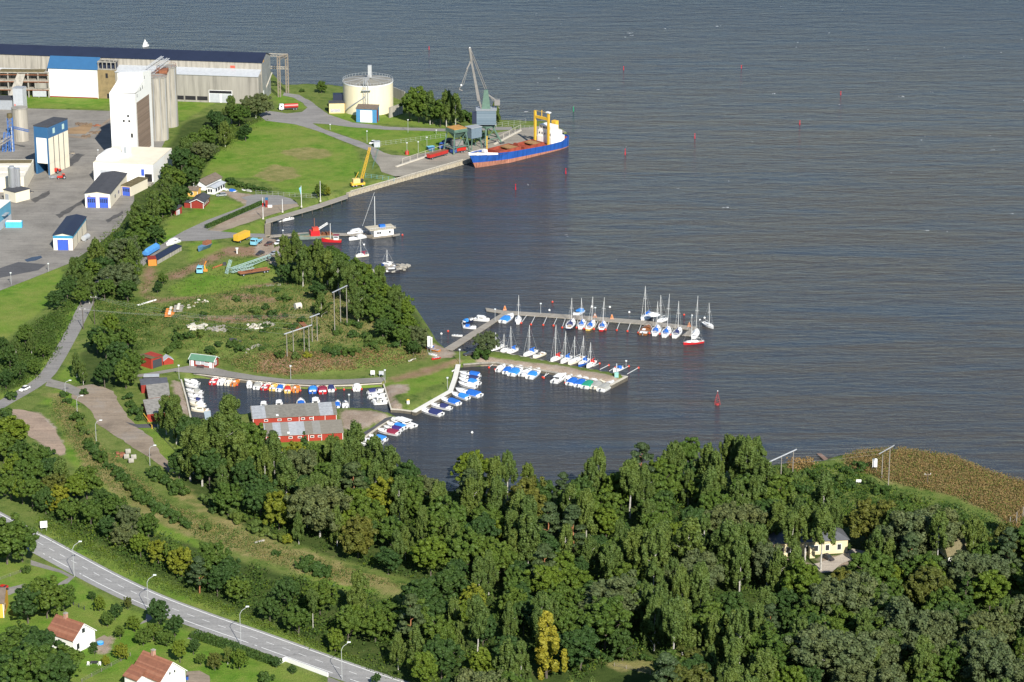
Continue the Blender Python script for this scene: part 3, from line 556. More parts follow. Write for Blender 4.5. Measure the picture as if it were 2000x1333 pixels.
mb = MB(); mb.truss((1, 0, 11.5), (9.5, -6, 11.2), .8, .1, BLUEST, 8); mb.build('pipe_bridge', t); mb = MB(); mb.cyl(.6, -.6, 0, 12, .3, LGREY, n=8); mb.cyl(-.5, -.5, 0, 9, .25, BLUEST, n=8); mb.cyl(0, 0, 16, 18, 1.2, MOSS, n=10); mb.build('pipe', t)
mb = MB(); mb.truss((-12, -12, 1), (0, 0, 7), 1.3, .13, CONC2, 9); mb.build('conveyor', t)
r, LL = site('loading_tower', (71, 340), (98, 343), "blue framed white loading tower with a dark drive-through opening", "loading tower")
h = ZTOP(*GX(71, 340), 247) - LAND; D = 17.0
mb = MB(); mb.box(0, 0, 5.2, LL, D, h - .1, CREAM); mb.box(0, .01, -1, .9, D, 5.3, BLUE); mb.box(LL - .9, .01, -1, LL, D, 5.3, CREAM); mb.box(.9, D - 1, -1, LL - .9, D, 5.2, DGREY); mb.build('wall', r)
fbox(r, 'blue_band', -.05, -.06, h - 5, LL + .05, D + .05, h, BLUE); fbox(r, 'corner_post', -.06, -.07, -1, .95, .01, h - 5.01, BLUE); fbox(r, 'corner_post', LL - .8, -.07, -1, LL + .06, .01, h - 5.01, BLUE)
fbox(r, 'roof', -.15, -.15, h + .02, LL + .15, D + .15, h + .5, FELT); fbox(r, 'white_panel', 1.0, -.05, 5.3, LL - .85, -.01, h - 5.05, WHITE)
for y in (4.2, 8.4, 12.6): fbox(r, 'wall_post', LL + .01, y, 0, LL + .12, y + .35, h - 5.02, FELT)
for y in (4, 12): fbox(r, 'roof_sign', LL + .06, y, h - 3.6, LL + .12, y + 1.8, h - 1.2, mat("pale_sign", (.4, .55, .5)))
n_, f_ = G(48, 376), G(67, 341); d_ = (f_ - n_).normalized(); LL = 24.0; r = thing('process_building', n_ - Vector((d_.y, -d_.x, 0)) * LL, "low cream process building left of the blue loading tower", "building", math.atan2(-d_.x, d_.y)); shell(r, LL, (f_ - n_).length, 6.6, CREAM, mat("cream_roof", (.66, .62, .52), .8, .12, .3), kind='flat', over=.1)
for y in (8, 18): fbox(r, 'roof_beam', 1, y, 6.9, LL - .5, y + .6, 7.3, CREAM)
fbox(r, 'grass_roof', LL * .35, 24, 6.9, LL - .2, 29, 7.15, MOSS)
t = thing('silver_silo', GP(29, 388) + Vector((0, 1.5, 0)), "shiny silver twin silo beside the cream process building", "silo")
mb = MB(); mb.cyl(-.9, 0, -.5, 13.5, 1.7, mat("aluminium", (.55, .56, .58), .35, .06, .5, .7), n=20); mb.build('shaft', t, smooth=False); mb = MB(); mb.cyl(1.5, .7, -.5, 13, 1.0, _mats["aluminium"], n=16); mb.build('shaft', t); mb = MB(); mb.cyl(-.9, 0, 13.5, 14.1, 1.2, GREYM, n=14); mb.build('hatch', t)
r, LL = site('pump_house', (8, 391), (31, 397), "small beige pump house with a grey roof in the works yard", "pump house"); shell(r, LL, 8, 4.6, CREAM, FELT, kind='flat', over=.15); win(r, 'door', 'f', 1, 0, 2.2, 3, LL, 8, LGREY)
r, LL = site('teal_shed', (-70, 447), (0, 450.5), "pale blue sheet metal shed with a white roof at the yard's edge", "shed"); shell(r, LL, 14, 9, TEAL, WHITE, kind='flat', over=.15); fbox(r, 'grey_base', LL + .01, .2, -.2, LL + .06, 13.8, 3.4, LGREY); fbox(r, 'canopy', LL, 3, 5.4, LL + 1.5, 8, 5.7, GREYM)
r, LL = site('garage', (167, 406), (216, 407), "white garage with two blue windowed doors and a dark felt roof", "garage"); D = 34
shell(r, LL, D, 6.3, CREAM, FELT, .9, 'y', .35); fbox(r, 'front_plaster', .05, -.05, 0, LL - .05, -.01, 6.1, WHITE)
def garage_door(r, u, wd, ht, LL, D):
    o = win(r, 'door', 'f', u, .1, wd, ht, LL, D, BLUED, RUST, .10)
    mb = MB()
    for i in range(4):
        for z in (.62, .80): mb.box(u + wd * (.08 + .23 * i), -.17, ht * (z - .1), u + wd * (.23 + .23 * i), -.135, ht * (z + .05), GLASS)
    mb.build('door_window', o)
garage_door(r, LL * .09, LL * .33, 4.6, LL, D); garage_door(r, LL * .58, LL * .33, 4.6, LL, D); fbox(r, 'wall_lamp', LL * .12, -.4, 5.2, LL * .24, -.06, 5.6, GREYM)
for y in (9, 16, 24): win(r, 'window', 'r', y, 2, 1.4, 1.4, LL, D)
r, LL = site('garage_annex', (238, 382), (256, 384), "small annex with one blue door beside the two-door garage", "annex"); shell(r, LL, 15, 4.4, CREAM, MOSS, .6, 'x', .2, 'flat'); garage_door(r, .5, LL - 1, 3.8, LL, 15)
r, LL = site('blue_shed', (105, 489), (143, 489.5), "long cream shed with a navy roof, blue band and blue roller door", "shed"); D = 28
shell(r, LL, D, 6.2, CREAM, NAVY, .9, 'y', .3); fbox(r, 'front_plaster', .05, -.04, 0, LL - .05, -.01, 5, WHITE); fbox(r, 'blue_band', -.03, -.06, 5.0, LL + .05, D, 6.15, mat("teal_band", (.05, .26, .42), .5)); win(r, 'roller_door', 'f', LL * .22, 0, LL * .54, 4.4, LL, D, BLUED, RUST, .07)
for y in (.1, 9.3, 18.6, D - .4): fbox(r, 'wall_post', LL + .01, y, 0, LL + .10, y + .3, 5.0, FELT)
fbox(r, 'corner_post', LL - .02, -.06, 0, LL + .08, .1, 5, RUST)
t = thing('oil_tank', GP(168, 470), "grey oil tank lying beside the long cream shed", "oil tank", R(70)); mb = MB(); mb.rod((-2, 0, 1.4), (2, 0, 1.4), 1.1, LGREY, 14); mb.build('tank_body', t); mb = MB(); mb.box(-1.6, -.8, 0, -1.2, .8, .8, GREYM); mb.box(1.2, -.8, 0, 1.6, .8, .8, GREYM); mb.box(-1.2, -.2, 0, 1.2, .2, .2, GREYM); mb.build('saddle', t)
# --- round storage tank and huts by the quay
cx, cy = GX(717, 227); rad = 12.3; h = ZTOP(cx, cy, 169) - LAND
t = thing('storage_tank', (cx, cy + rad, LAND), "large round cream storage tank with a railed grey roof near the quay", "storage tank")
mb = MB(); mb.cyl(0, 0, -1, h, rad, mat("cream_steel", (.74, .66, .46), .6, .08, .25, .0, True), n=64); mb.build('shell', t); mb = MB(); mb.cyl(0, 0, h + .02, h + 1.6, rad + .08, mat("grey_tank_roof", (.22, .21, .18), .85, .2, .4), 1.0, 64); mb.build('roof', t); mb = MB(); mb.cyl(0, 0, h - .5, h + .03, rad + .12, WTRIM, n=64); mb.build('rim', t)
mb = MB()
for i in range(44):
    a = 2 * math.pi * i / 44; b_ = a + 2 * math.pi / 44; P = lambda q, z: (rad * math.cos(q), rad * math.sin(q), h + z)
    mb.rod(P(a, 0), P(a, 1.3), .06, STEEL, 4); mb.rod(P(a, 1.25), P(b_, 1.25), .05, STEEL, 3)
mb.build('railing', t)
mb = MB()
for i in range(9):
    a = 2 * math.pi * i / 9; mb.rod((rad * math.cos(a), rad * math.sin(a), h + .25), (0, 0, h + 1.75), .12, GREYM, 4)
mb.build('roof_rib', t)
mb = MB(); mb.truss((-1, -rad - .6, 0), (-1, -rad - .6, h + 4), 1.0, .09, GREYM, 10); mb.truss((-1, -rad - .6, h + 1), (1.2, -1, h + 3.5), .9, .1, STEEL, 8); mb.box(.2, -2.4, h + 2, 2, -.6, h + 8, STEEL); mb.box(-2.4, -rad - 1.6, h - 2, 2, -rad + .8, h - 1.7, STEEL); mb.build('elevator', t)
mb = MB(); mb.cyl(.6, -rad - .5, 0, h + 2, .25, STEEL, n=8); mb.build('downpipe', t)
mb = MB()
for i in range(14):
    a0, a1 = R(-150 + i * 4), R(-150 + (i + 1) * 4); q = lambda a, z: ((rad + .5) * math.cos(a), (rad + .5) * math.sin(a), z)
    mb.rod(q(a0, 1 + i * .62), q(a1, 1 + (i + 1) * .62), .28, GREYM, 4)
mb.build('stair', t)
r, LL = site('yellow_hut', (643, 222), (673, 221.5), "pale yellow hut with scrawled graffiti and a dark roof beside the storage tank", "hut"); shell(r, LL, 5, 5, mat("yellow_render", (.72, .58, .30), .8), FELT, kind='flat', over=.2); fbox(r, 'graffiti', .6, -.02, .6, LL - 2, .01, 2.2, mat("faded_graffiti", (.42, .40, .42), .8, .35, 1.6)); fbox(r, 'rear_shed', 2, 5.3, 0, LL, 10, 8, NAVY)
r, LL = site('blue_white_hut', (696, 239), (736, 240.5), "blue and white sheet hut with a brown roof in front of the storage tank", "hut"); shell(r, LL, 6, 6.6, mat("blue_hut_sheet", (.06, .22, .40), .6), BROWN, .8, kind='mono', over=.25); fbox(r, 'white_panel', LL * .2, -.06, .1, LL * .78, -.01, 6.0, WHITE); fbox(r, 'red_corner', LL + .01, .2, 0, LL + .06, 3, 6.2, FALU)
for A, B, hh, lb in (((761, 231), (787, 222), 5, "low pale concrete wall at the foot of the storage tank"), ((765, 189), (790, 199), 5, "grey concrete wall behind the storage tank")):
    r, LL = site('concrete_wall', A, B, lb, "wall"); mb = MB(); mb.box(0, 0, -1, LL, .5, hh, CONC2); mb.box(-.02, -.02, hh, LL + .02, .52, hh + .15, CONC); mb.build('wall', r)
# --- cabins at the small harbour
r, LL = site('red_cabin', (373, 407), (397.5, 408), "falu red cabin with a dark roof and white trim by the harbour road", "cabin")
shell(r, LL, 10.5, 2.9, FALU, FELT, 1.2, 'y', .5); fbox(r, 'corner_board', LL - .15, -.04, 0, LL + .04, .15, 2.9, WTRIM); fbox(r, 'corner_board', -.04, -.04, 0, .15, .15, 2.9, WTRIM)
mb = MB(); mb.rod((-.5, -.56, 2.6), (LL / 2, -.56, 4.15), .14, WTRIM, 4); mb.rod((LL + .5, -.56, 2.6), (LL / 2, -.56, 4.15), .14, WTRIM, 4); mb.build('barge_board', r)
for y in (1.5, 3.6, 5.7, 7.8): win(r, 'window', 'r', y, 1, 1.2, 1.2, LL, 10, GLASS, WTRIM)
fbox(r, 'porch', -3.0, .3, 0, -.05, 4, 2.4, FALU); fbox(r, 'porch_roof', -3.3, -.1, 2.45, -.02, 4.3, 2.7, FELT)
r, LL = site('red_shed', (332, 419), (345, 421), "small red lean-to shed by the trees near the harbour cabin", "shed"); shell(r, LL, 4, 2.4, FALU, FELT, .8, kind='mono', over=.3); fbox(r, 'corner_board', LL - .1, -.04, 0, LL + .04, .1, 2.4, WTRIM); win(r, 'door', 'r', .8, 0, 1.4, 1.9, LL, 4, LGREY, WTRIM)
r, LL = site('yellow_cabin', (367, 384), (386, 385), "orange-yellow cabin behind the red harbour cabin", "cabin"); shell(r, LL, 5, 2.8, OCHRE, BROWN, 1.0, 'x', .35); fbox(r, 'corner_board', LL - .1, -.04, 0, LL + .04, .15, 2.8, WTRIM); win(r, 'window', 'f', 1.4, 1, 1, 1, LL, 5, GLASS, WTRIM)
r, LL = site('clubhouse', (377, 370), (402, 373), "white clubhouse with a broad brown roof near the green meadow", "clubhouse"); shell(r, LL, 14, 2.8, WTRIM, BROWN, 1.6, 'y', .5); win(r, 'door', 'f', 2, 0, 1, 2, LL, 14, BROWN, WTRIM)
r, LL = site('white_pavilion', (405, 379), (419, 380.5), "white pavilion with a flat grey roof beside the brown-roofed clubhouse", "pavilion"); shell(r, LL, 10, 2.9, WTRIM, LGREY, .5, 'y', .5)
for y in (1, 3.4, 5.8, 8): win(r, 'window', 'r', y, .9, 1.6, 1.4, LL, 10, GLASS, WTRIM)
for u in (.4, 1.6): win(r, 'window', 'f', u, .9, .9, 1.4, LL, 10, GLASS, WTRIM)
# --- marina buildings
r, LL = site('service_house', (371, 714.5), (417, 720), "red service house with a green roof and white doors by the basin", "service house"); D = 4.2
shell(r, LL, D, 2.5, FALU, GREENR, 1.2, 'x', .35)
for u in (.06, .84): win(r, 'door', 'f', LL * u, 0, .9, 2, LL, D, WTRIM, WTRIM)
for u, z, wd, ht in ((.27, .9, 1.6, 1.2), (.48, 1.1, 1.3, 1.1), (.63, .8, 1.5, .9)): win(r, 'notice_board', 'f', LL * u, z, wd, ht, LL, D, LGREY, WTRIM)
win(r, 'window', 'r', 1.2, .9, 1.4, 1.3, LL, D, LGREY, WTRIM)
for x in (0, LL): fbox(r, 'corner_board', x - .1, -.05, 0, x + .1, .1, 2.5, WTRIM)
mb = MB(); mb.rod((-.4, D / 2, 3.85), (LL + .4, D / 2, 3.85), .12, WTRIM, 4)
for x in (-.38, LL + .38):
    for y in (-.35, D + .35): mb.rod((x, y, 2.45), (x, D / 2, 3.8), .11, WTRIM, 4)
mb.build('ridge_trim', r)
t = thing('bench', GP(391, 719.5), "dark bench in front of the green-roofed service house", "bench", r.rotation_euler.z); mb = MB(); mb.box(-1.4, -.25, .4, 1.4, .25, .48, FELT); mb.build('seat', t); mb = MB()
for x in (-1.2, 1.2): mb.box(x - .05, -.22, 0, x + .05, .22, .4, FELT)
mb.build('leg', t); mb = MB(); mb.box(-1.4, .25, .55, 1.4, .3, .9, FELT); mb.build('backrest', t)
r, LL = site('red_garage', (273, 714.5), (296, 721.5), "red boarded garage with a mossy roof and dark grey door", "garage"); D = 5.6; shell(r, LL, D, 3.9, REDB, MOSS, -.5, kind='mono', over=.25); win(r, 'door', 'r', .7, 0, D - 1.3, 3.0, LL, D, mat("dark_grey_door", (.05, .055, .065), .6), None)
r, LL = site('red_lean_to', (320, 713.5), (339, 711), "small red shed with a pale roof sheet beside the red garage", "shed"); shell(r, LL, 3.2, 1.5, REDB, LGREY, 1.2, 'y', .15)
def roofbox(name, cor, h, wall, roof, label, cat, group=None):
    P = [G(a, b_, LAND + h) for a, b_ in cor]; c = sum(P, Vector()) / 4; c.z = LAND; rz = ang(P[3], P[2]); t = thing(name, c, label, cat, rz, group)
    q = [Matrix.Rotation(-rz, 3, 'Z') @ (p - c) for p in P]; mb = MB(); mb.prism([(v.x * .97, v.y * .97) for v in q], -1, h - .03, wall); mb.build('wall', t); mb = MB(); mb.prism([(v.x, v.y) for v in q], h, h + .16, roof); mb.build('roof', t); return t
t = roofbox('storage_shed', [(272, 741), (326, 738), (328, 748), (275, 753)], 3.0, FALU, mat("grey_felt", (.10, .105, .12), .9, .2), "low dark-roofed storage shed with red ends by the basin", "shed")
t = roofbox('storage_shed', [(285, 753), (329, 748.5), (332, 773), (290, 779)], 3.0, FALU, ETERN, "weathered grey-roofed storage shed between two other sheds by the basin", "shed")
t = roofbox('storage_shed', [(279, 782), (330, 775), (326, 806), (287, 810)], 2.8, REDB, ETERN, "weathered grey-roofed storage shed closest to the birches", "shed")
t = roofbox('awning', [(281, 731.5), (311, 731), (311, 736), (280, 737)], 2.2, FELT, LGREY, "small grey awning beside the basin path", "awning")
t = roofbox('grey_hut', [(398, 805), (411, 803.5), (413, 824), (402, 826)], 2.6, LGREY, mat("pale_blue_roof", (.38, .45, .47), .7), "tiny hut with a pale blue-grey roof at the basin's corner", "hut")
for A, B, lb, rf in (((494, 831.5), (657.5, 823), "long red boathouse with a lichen-grey roof at the basin's edge", LICHEN), ((519.5, 866), (670, 858.5), "long red boathouse with a striped patchwork sheet roof near the trees", SHEETS)):
    r, LL = site('boathouse', A, B, lb, "boathouse", group="long red boathouses"); D = 9.0; shell(r, LL, D, 2.4, REDB, rf, 1.0, kind='mono', over=.3)
    for x in (.1, LL * .55, LL * .72, LL * .86, LL - .15): fbox(r, 'post', x, -.05, 0, x + .14, -.01, 2.3, WTRIM)
    for u in (.14, .3, .42, .58, .68): win(r, 'window', 'f', LL * u, 1.3, 1.0, .45, LL, D, GLASS, WTRIM, .05)
    fbox(r, 'skylight', LL * .28, .6, 2.75, LL * .31, 1.8, 2.95, WTRIM)
# --- houses
def house(name, A, B, D, h, rise, wall, label, cat, wins):
    r, LL = site(name, A, B, label, cat); w_, rf = shell(r, LL, D, h, wall, TILE, rise, 'y', .35)
    mb = MB(); mb.box(LL / 2 - .45, D * .62, h + rise * .6, LL / 2 + .45, D * .62 + .9, h + rise + 1.3, mat("chimney_brick", (.42, .24, .17), .9, .2, 2)); mb.box(LL / 2 - .52, D * .62 - .07, h + rise + 1.3, LL / 2 + .52, D * .62 + .97, h + rise + 1.5, CONC2); mb.build('chimney', rf)
    mb = MB()
    for s, x in ((-1, -.36), (1, LL + .36)): mb.rod((x, -.38, h - rise / (LL / 2) * .36), (LL / 2, -.38, h + rise), .13, WTRIM, 4)
    mb.build('barge_board', r)
    for f, u, z, wd, ht in wins: win(r, 'window', f, u * (LL if f == 'f' else D), z, wd, ht, LL, D, GLASS, WTRIM, .05)
    return r, LL
house('white_house', (144, 1279), (186.5, 1258), 9.8, 4.2, 3.4, WHITE, "white house with a clay tile roof, brick chimney and blue tub behind", "house", [('f', .42, 5.0, 1.1, 1.3), ('f', .15, 1.0, 1.0, 1.6), ('l', .3, 1.2, 1.2, 1.3)])
r, LL = house('white_house', (314, 1362), (363, 1339), 10.6, 4.5, 3.9, WHITE, "white house with a clay tile roof and a small dormer wing", "house", [('f', .36, 5.2, .5, .7), ('f', .55, 5.2, .5, .7), ('l', .2, 1.6, .9, 1.3), ('l', .35, 1.6, .9, 1.3)])
mb = MB(); mb.box(-3.0, 5.5, -1, .05, 10.3, 4.2, WHITE); mb.build('wing', r); mb = MB(); mb.add([(-3.4, 5.2, 4.1), (.2, 5.2, 6.0), (.2, 10.7, 6.0), (-3.4, 10.7, 4.1), (-3.4, 5.2, 4.25), (.2, 5.2, 6.2), (.2, 10.7, 6.2), (-3.4, 10.7, 4.25)], [(3, 2, 1, 0), (4, 5, 6, 7), (0, 1, 5, 4), (2, 3, 7, 6), (0, 4, 7, 3)], TILE); mb.build('wing_roof', r)
r, LL = site('yellow_house', (-50, 1208), (8, 1207), "bright orange-yellow house cut off behind the garden tree", "house"); shell(r, LL, 9, 4.6, mat("orange_plaster", (.75, .40, .05), .8, .05), BROWN, 2.4, 'x', .4); win(r, 'window', 'r', 2, 1.5, 1.2, 1.4, LL, 9, GLASS, WTRIM); fbox(r, 'corner_board', LL - .15, -.05, 0, LL + .05, .15, 4.6, WTRIM)
r, LL = site('villa', (1511, 1089), (1655, 1080), "long pale yellow villa with a grey roof among the trees", "villa"); shell(r, LL, 9, 4.3, PALEY, mat("grey_slate", (.10, .105, .115), .7, .15), 2.6, 'x', .5, 'hip')
for u in (.08, .17, .42, .55, .70, .86): win(r, 'window', 'f', LL * u, 1.2, 1.1, 1.7, LL, 9, GLASS, WTRIM)
fbox(r, 'entrance', LL * .46, -2.4, -.5, LL * .53, -.03, 3.4, PALEY); fbox(r, 'chimney', LL * .4, 4, 6, LL * .44, 5, 8, CONC2)
r, LL = site('thatched_cottage', (1852, 1097), (1886, 1094), "small cottage with a steep mossy thatched roof beside the grey willow", "cottage"); shell(r, LL, 8, 2.3, WHITE, THATCH, 3.6, 'x', .7, th=.35); win(r, 'window', 'f', LL * .7, .7, 1.0, 1.2, LL, 8, GLASS, WTRIM); win(r, 'door', 'f', LL * .45, 0, .9, 1.9, LL, 8, BROWN, WTRIM)
# ------------------------------------------------------------------ piers and quays
DECK = striped("grey_deck_boards", [(.30, .27, .225), (.34, .31, .26), (.27, .24, .20), (.32, .29, .245)], .3, 0, .9, .2); PILE = mat("wet_timber", (.10, .085, .065), .9, .2, 1.5); KERB = mat("pale_concrete_kerb", (.52, .48, .40), .85, .12, .8)
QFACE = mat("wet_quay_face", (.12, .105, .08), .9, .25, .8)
def deck_thing(name, poly, z, th, label, cat, m=DECK, piles=True, group=None, under=PILE):
    P = [G(a, b_, z) for a, b_ in poly]; c = sum(P, Vector()) / len(P); rz = ang(P[0], P[1]); t = thing(name, (c.x, c.y, 0), label, cat, rz, group)
    q = [Matrix.Rotation(-rz, 3, 'Z') @ (p - c) for p in P]; mb = MB(); mb.prism([(v.x, v.y) for v in q], z - th, z, m); mb.build('deck', t)
    if piles:
        n = len(q); k = 0
        for i in range(n):
            a, b_ = q[i], q[(i + 1) % n]; d = (b_ - a).length
            for j in range(int(d / 5.5)):
                p = a.lerp(b_, (j + .5) / max(1, int(d / 5.5))) * .97
                if k < 60: mb = MB(); mb.cyl(p.x, p.y, -2, z - th + .02, .14, under, n=6); mb.build('pile', t); k += 1
    return t
deck_thing('walkway_pier', [(867,681),(981,611.5),(992,613),(884,684)], 1.0, .35, "long grey footbridge pier running out from the grassy shore", "pier")
deck_thing('outer_pier', [(948,601.5),(985,607),(1100,614),(1251,625.5),(1360,638.5),(1361,645),(1250,632.5),(1100,621),(990,613),(950,607)], .8, .35, "outer floating pier lined with sailing boats", "pier")
deck_thing('pier_ramp', [(1352,641),(1362,642),(1349,656),(1332,655)], .9, .3, "triangular grey landing stage at the outer pier's far end", "landing stage", piles=False)
deck_thing('timber_quay', [(519,437),(560,424),(620,407),(679,387),(681,379),(620,399),(560,417),(519,429)], 2.0, .3, "timber quay on posts beside the flagpoles", "quay")
deck_thing('timber_jetty', [(517,437),(529,436),(528,459),(517,461)], 1.8, .5, "short square timber jetty at the inner end of the quay", "jetty", m=mat("old_planks", (.24, .205, .15), .9, .2), under=mat("dark_planks", (.07, .045, .03)))
deck_thing('floating_jetty', [(519,460),(600,454),(690,456),(725,458),(725,461),(690,460),(600,458),(519,464)], .6, .3, "narrow floating jetty reaching to the houseboat", "jetty")
deck_thing('rotten_jetty', [(1595,886),(1604,886),(1628,905),(1616,905)], .7, .2, "short wooden jetty with a pale end beside the reeds", "jetty", m=mat("brown_planks", (.20, .13, .10), .9, .2))
deck_thing('gangway', [(766,459),(781,456),(781,459),(767,462)], .9, .2, "small gangway at the end of the houseboat", "gangway", piles=False)
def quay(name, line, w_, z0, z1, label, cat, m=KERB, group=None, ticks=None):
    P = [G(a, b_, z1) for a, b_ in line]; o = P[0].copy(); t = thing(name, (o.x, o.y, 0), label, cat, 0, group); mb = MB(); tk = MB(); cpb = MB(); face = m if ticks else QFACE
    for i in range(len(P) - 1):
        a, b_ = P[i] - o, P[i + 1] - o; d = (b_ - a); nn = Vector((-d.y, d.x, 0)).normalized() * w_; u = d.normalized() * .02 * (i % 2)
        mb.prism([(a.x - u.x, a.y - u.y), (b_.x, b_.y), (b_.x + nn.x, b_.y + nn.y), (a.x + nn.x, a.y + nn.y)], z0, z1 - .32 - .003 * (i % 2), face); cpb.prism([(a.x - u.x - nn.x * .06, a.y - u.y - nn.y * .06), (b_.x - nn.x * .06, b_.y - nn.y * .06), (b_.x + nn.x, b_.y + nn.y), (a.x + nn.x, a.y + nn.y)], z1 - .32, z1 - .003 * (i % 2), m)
        if ticks:
            for j in range(int(d.length / ticks)):
                p = a + d.normalized() * (j * ticks + .6); q = p - nn.normalized() * .35; tk.prism([(p.x, p.y), (p.x + u.x + .5 * d.normalized().x, p.y + .5 * d.normalized().y), (q.x + .5 * d.normalized().x, q.y + .5 * d.normalized().y), (q.x, q.y)], z0, z1 - .3, m)
    mb.build('wall', t); cpb.build('coping', t)
    if ticks: tk.build('fenders', t)
    return t
quay('quay_wall', [(681,378),(770,352),(908,314),(1062,272.5)], 1.6, -2, 1.75, "long concrete quay wall with timber fenders in front of the cargo ship", "quay", mat("quay_face", (.40, .35, .26), .9, .2, .5), ticks=2.2)
QRAIL = thing('quay_railing', G(683, 377.5, 1.8), "zigzag guard railing along the concrete quay", "railing")
mb = MB(); a, b_ = G(684, 377.5, 1.8) - QRAIL.location, G(904, 315.5, 1.8) - QRAIL.location
for k in range(40):
    p, q = a.lerp(b_, k / 40), a.lerp(b_, (k + 1) / 40); mb.rod(p + Vector((0, .5, 0)), q + Vector((0, .5, .8)), .08, KERB, 4); mb.rod(p + Vector((0, .5, .8)), q + Vector((0, .5, .8)), .1, KERB, 4)
mb.build('railing', QRAIL)
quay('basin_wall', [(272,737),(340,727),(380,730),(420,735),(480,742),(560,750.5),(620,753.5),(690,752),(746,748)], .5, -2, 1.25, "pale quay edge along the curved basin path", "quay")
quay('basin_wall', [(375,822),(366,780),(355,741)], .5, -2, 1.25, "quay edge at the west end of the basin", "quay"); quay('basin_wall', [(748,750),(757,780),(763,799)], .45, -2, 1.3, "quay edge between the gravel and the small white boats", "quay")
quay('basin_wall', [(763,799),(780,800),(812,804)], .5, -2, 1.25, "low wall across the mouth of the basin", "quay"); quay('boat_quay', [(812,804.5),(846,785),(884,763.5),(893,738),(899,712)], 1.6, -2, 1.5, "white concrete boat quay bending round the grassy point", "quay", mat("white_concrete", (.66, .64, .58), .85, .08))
quay('boat_quay', [(699,863),(730,842),(761,819)], .9, -2, 1.5, "white edged boat quay beside the dark asphalt path", "quay"); quay('breakwater_edge', [(905,712),(940,709),(968,708),(1080,727),(1194,752)], .7, -2, 1.2, "stone edge along the marina side of the grassy breakwater", "quay", CONC2); quay('breakwater_edge', [(1226,735),(1100,711),(965,685)], .7, -2, 1.2, "stone edge along the sea side of the grassy breakwater", "quay", CONC2); quay('breakwater_edge', [(1194,752),(1226,735)], .8, -2, 1.6, "concrete end of the grassy breakwater", "quay")
GEL = mat("white_gelcoat", (.82, .81, .78), .3, .03, 1, spec=.5); GELC = mat("cream_gelcoat", (.76, .70, .55), .35, .04, 1); NAVYH = mat("navy_hull", (.02, .025, .06), .3, .05); REDH = mat("red_hull", (.50, .02, .025), .4, .06); BLUEH = mat("blue_hull", (.02, .10, .42), .4, .05); YELH = mat("yellow_hull", (.72, .50, .13), .4, .06); ORH = mat("orange_hull", (.62, .22, .04), .5, .1); WOODH = mat("varnished_wood", (.26, .10, .035), .4, .2, 2); BLACKH = mat("black_hull", (.03, .03, .035), .5, .1)
CANV = {'blue': mat("blue_canvas", (.015, .13, .50), .8, .1, 1.5), 'navy': mat("navy_canvas", (.025, .035, .13), .8, .1, 1.5), 'sky': mat("bright_blue_canvas", (.03, .22, .62), .8, .1, 1.5), 'red': mat("red_canvas", (.50, .03, .025), .8, .1, 1.5), 'maroon': mat("maroon_canvas", (.22, .02, .05), .8, .1, 1.5), 'green': mat("green_canvas", (.02, .28, .17), .8, .1, 1.5), 'grey': mat("grey_canvas", (.34, .34, .31), .8, .12, 1.5), 'white': GEL, 'purple': mat("purple_canvas", (.05, .02, .16), .8, .1)}
HULLS = {'white': GEL, 'cream': GELC, 'navy': NAVYH, 'red': REDH, 'blue': BLUEH, 'yellow': YELH, 'orange': ORH, 'wood': WOODH, 'black': BLACKH}
INNER = mat("cockpit_grey", (.32, .33, .34), .7, .15, 2); TEAK = mat("teak_floor", (.34, .21, .11), .8, .15, 2); ENG = mat("outboard_black", (.03, .03, .035), .4, .1); MASTM = mat("alloy_mast", (.66, .66, .64), .4, .05, 1); FLOATR = mat("red_float", (.60, .06, .03), .5, .08)
_bm = {}
def hull_rings(Ln, Bm, f, prof, sheer, z0=None, inset=0.0, x0=0, x1=1):
    out = []
    for t, k in prof:
        if t < x0 - 1e-6 or t > x1 + 1e-6: continue
        x = (t - .5) * Ln; b_ = max(.02, Bm / 2 * k - inset); zd = f + sheer * t * t
        out.append((x, b_, zd))
    return out
PM = [(0, .86), (.12, .93), (.35, 1), (.6, .96), (.78, .74), (.9, .45), (.97, .17), (1, .03)]; PS = [(0, .5), (.1, .68), (.3, .95), (.5, 1), (.68, .84), (.84, .5), (.95, .18), (1, .02)]
def add_hull(mb, st, m, bot=None):
    mb.loft([[(x + (.0 if i else .0), b_, zd), (x * .985, b_ * .86, .08), (x * .94, b_ * .3, -.35), (x * .94, -b_ * .3, -.35), (x * .985, -b_ * .86, .08), (x, -b_, zd)] for i, (x, b_, zd) in enumerate(st)], m)
def patch(mb, st, dz, m, k=.9, crown=0.0):
    mb.loft([[(x, b_ * k, zd + .01), (x, b_ * k * .8, zd + dz), (x, 0, zd + dz + crown), (x, -b_ * k * .8, zd + dz), (x, -b_ * k, zd + .01)] for x, b_, zd in st], m)
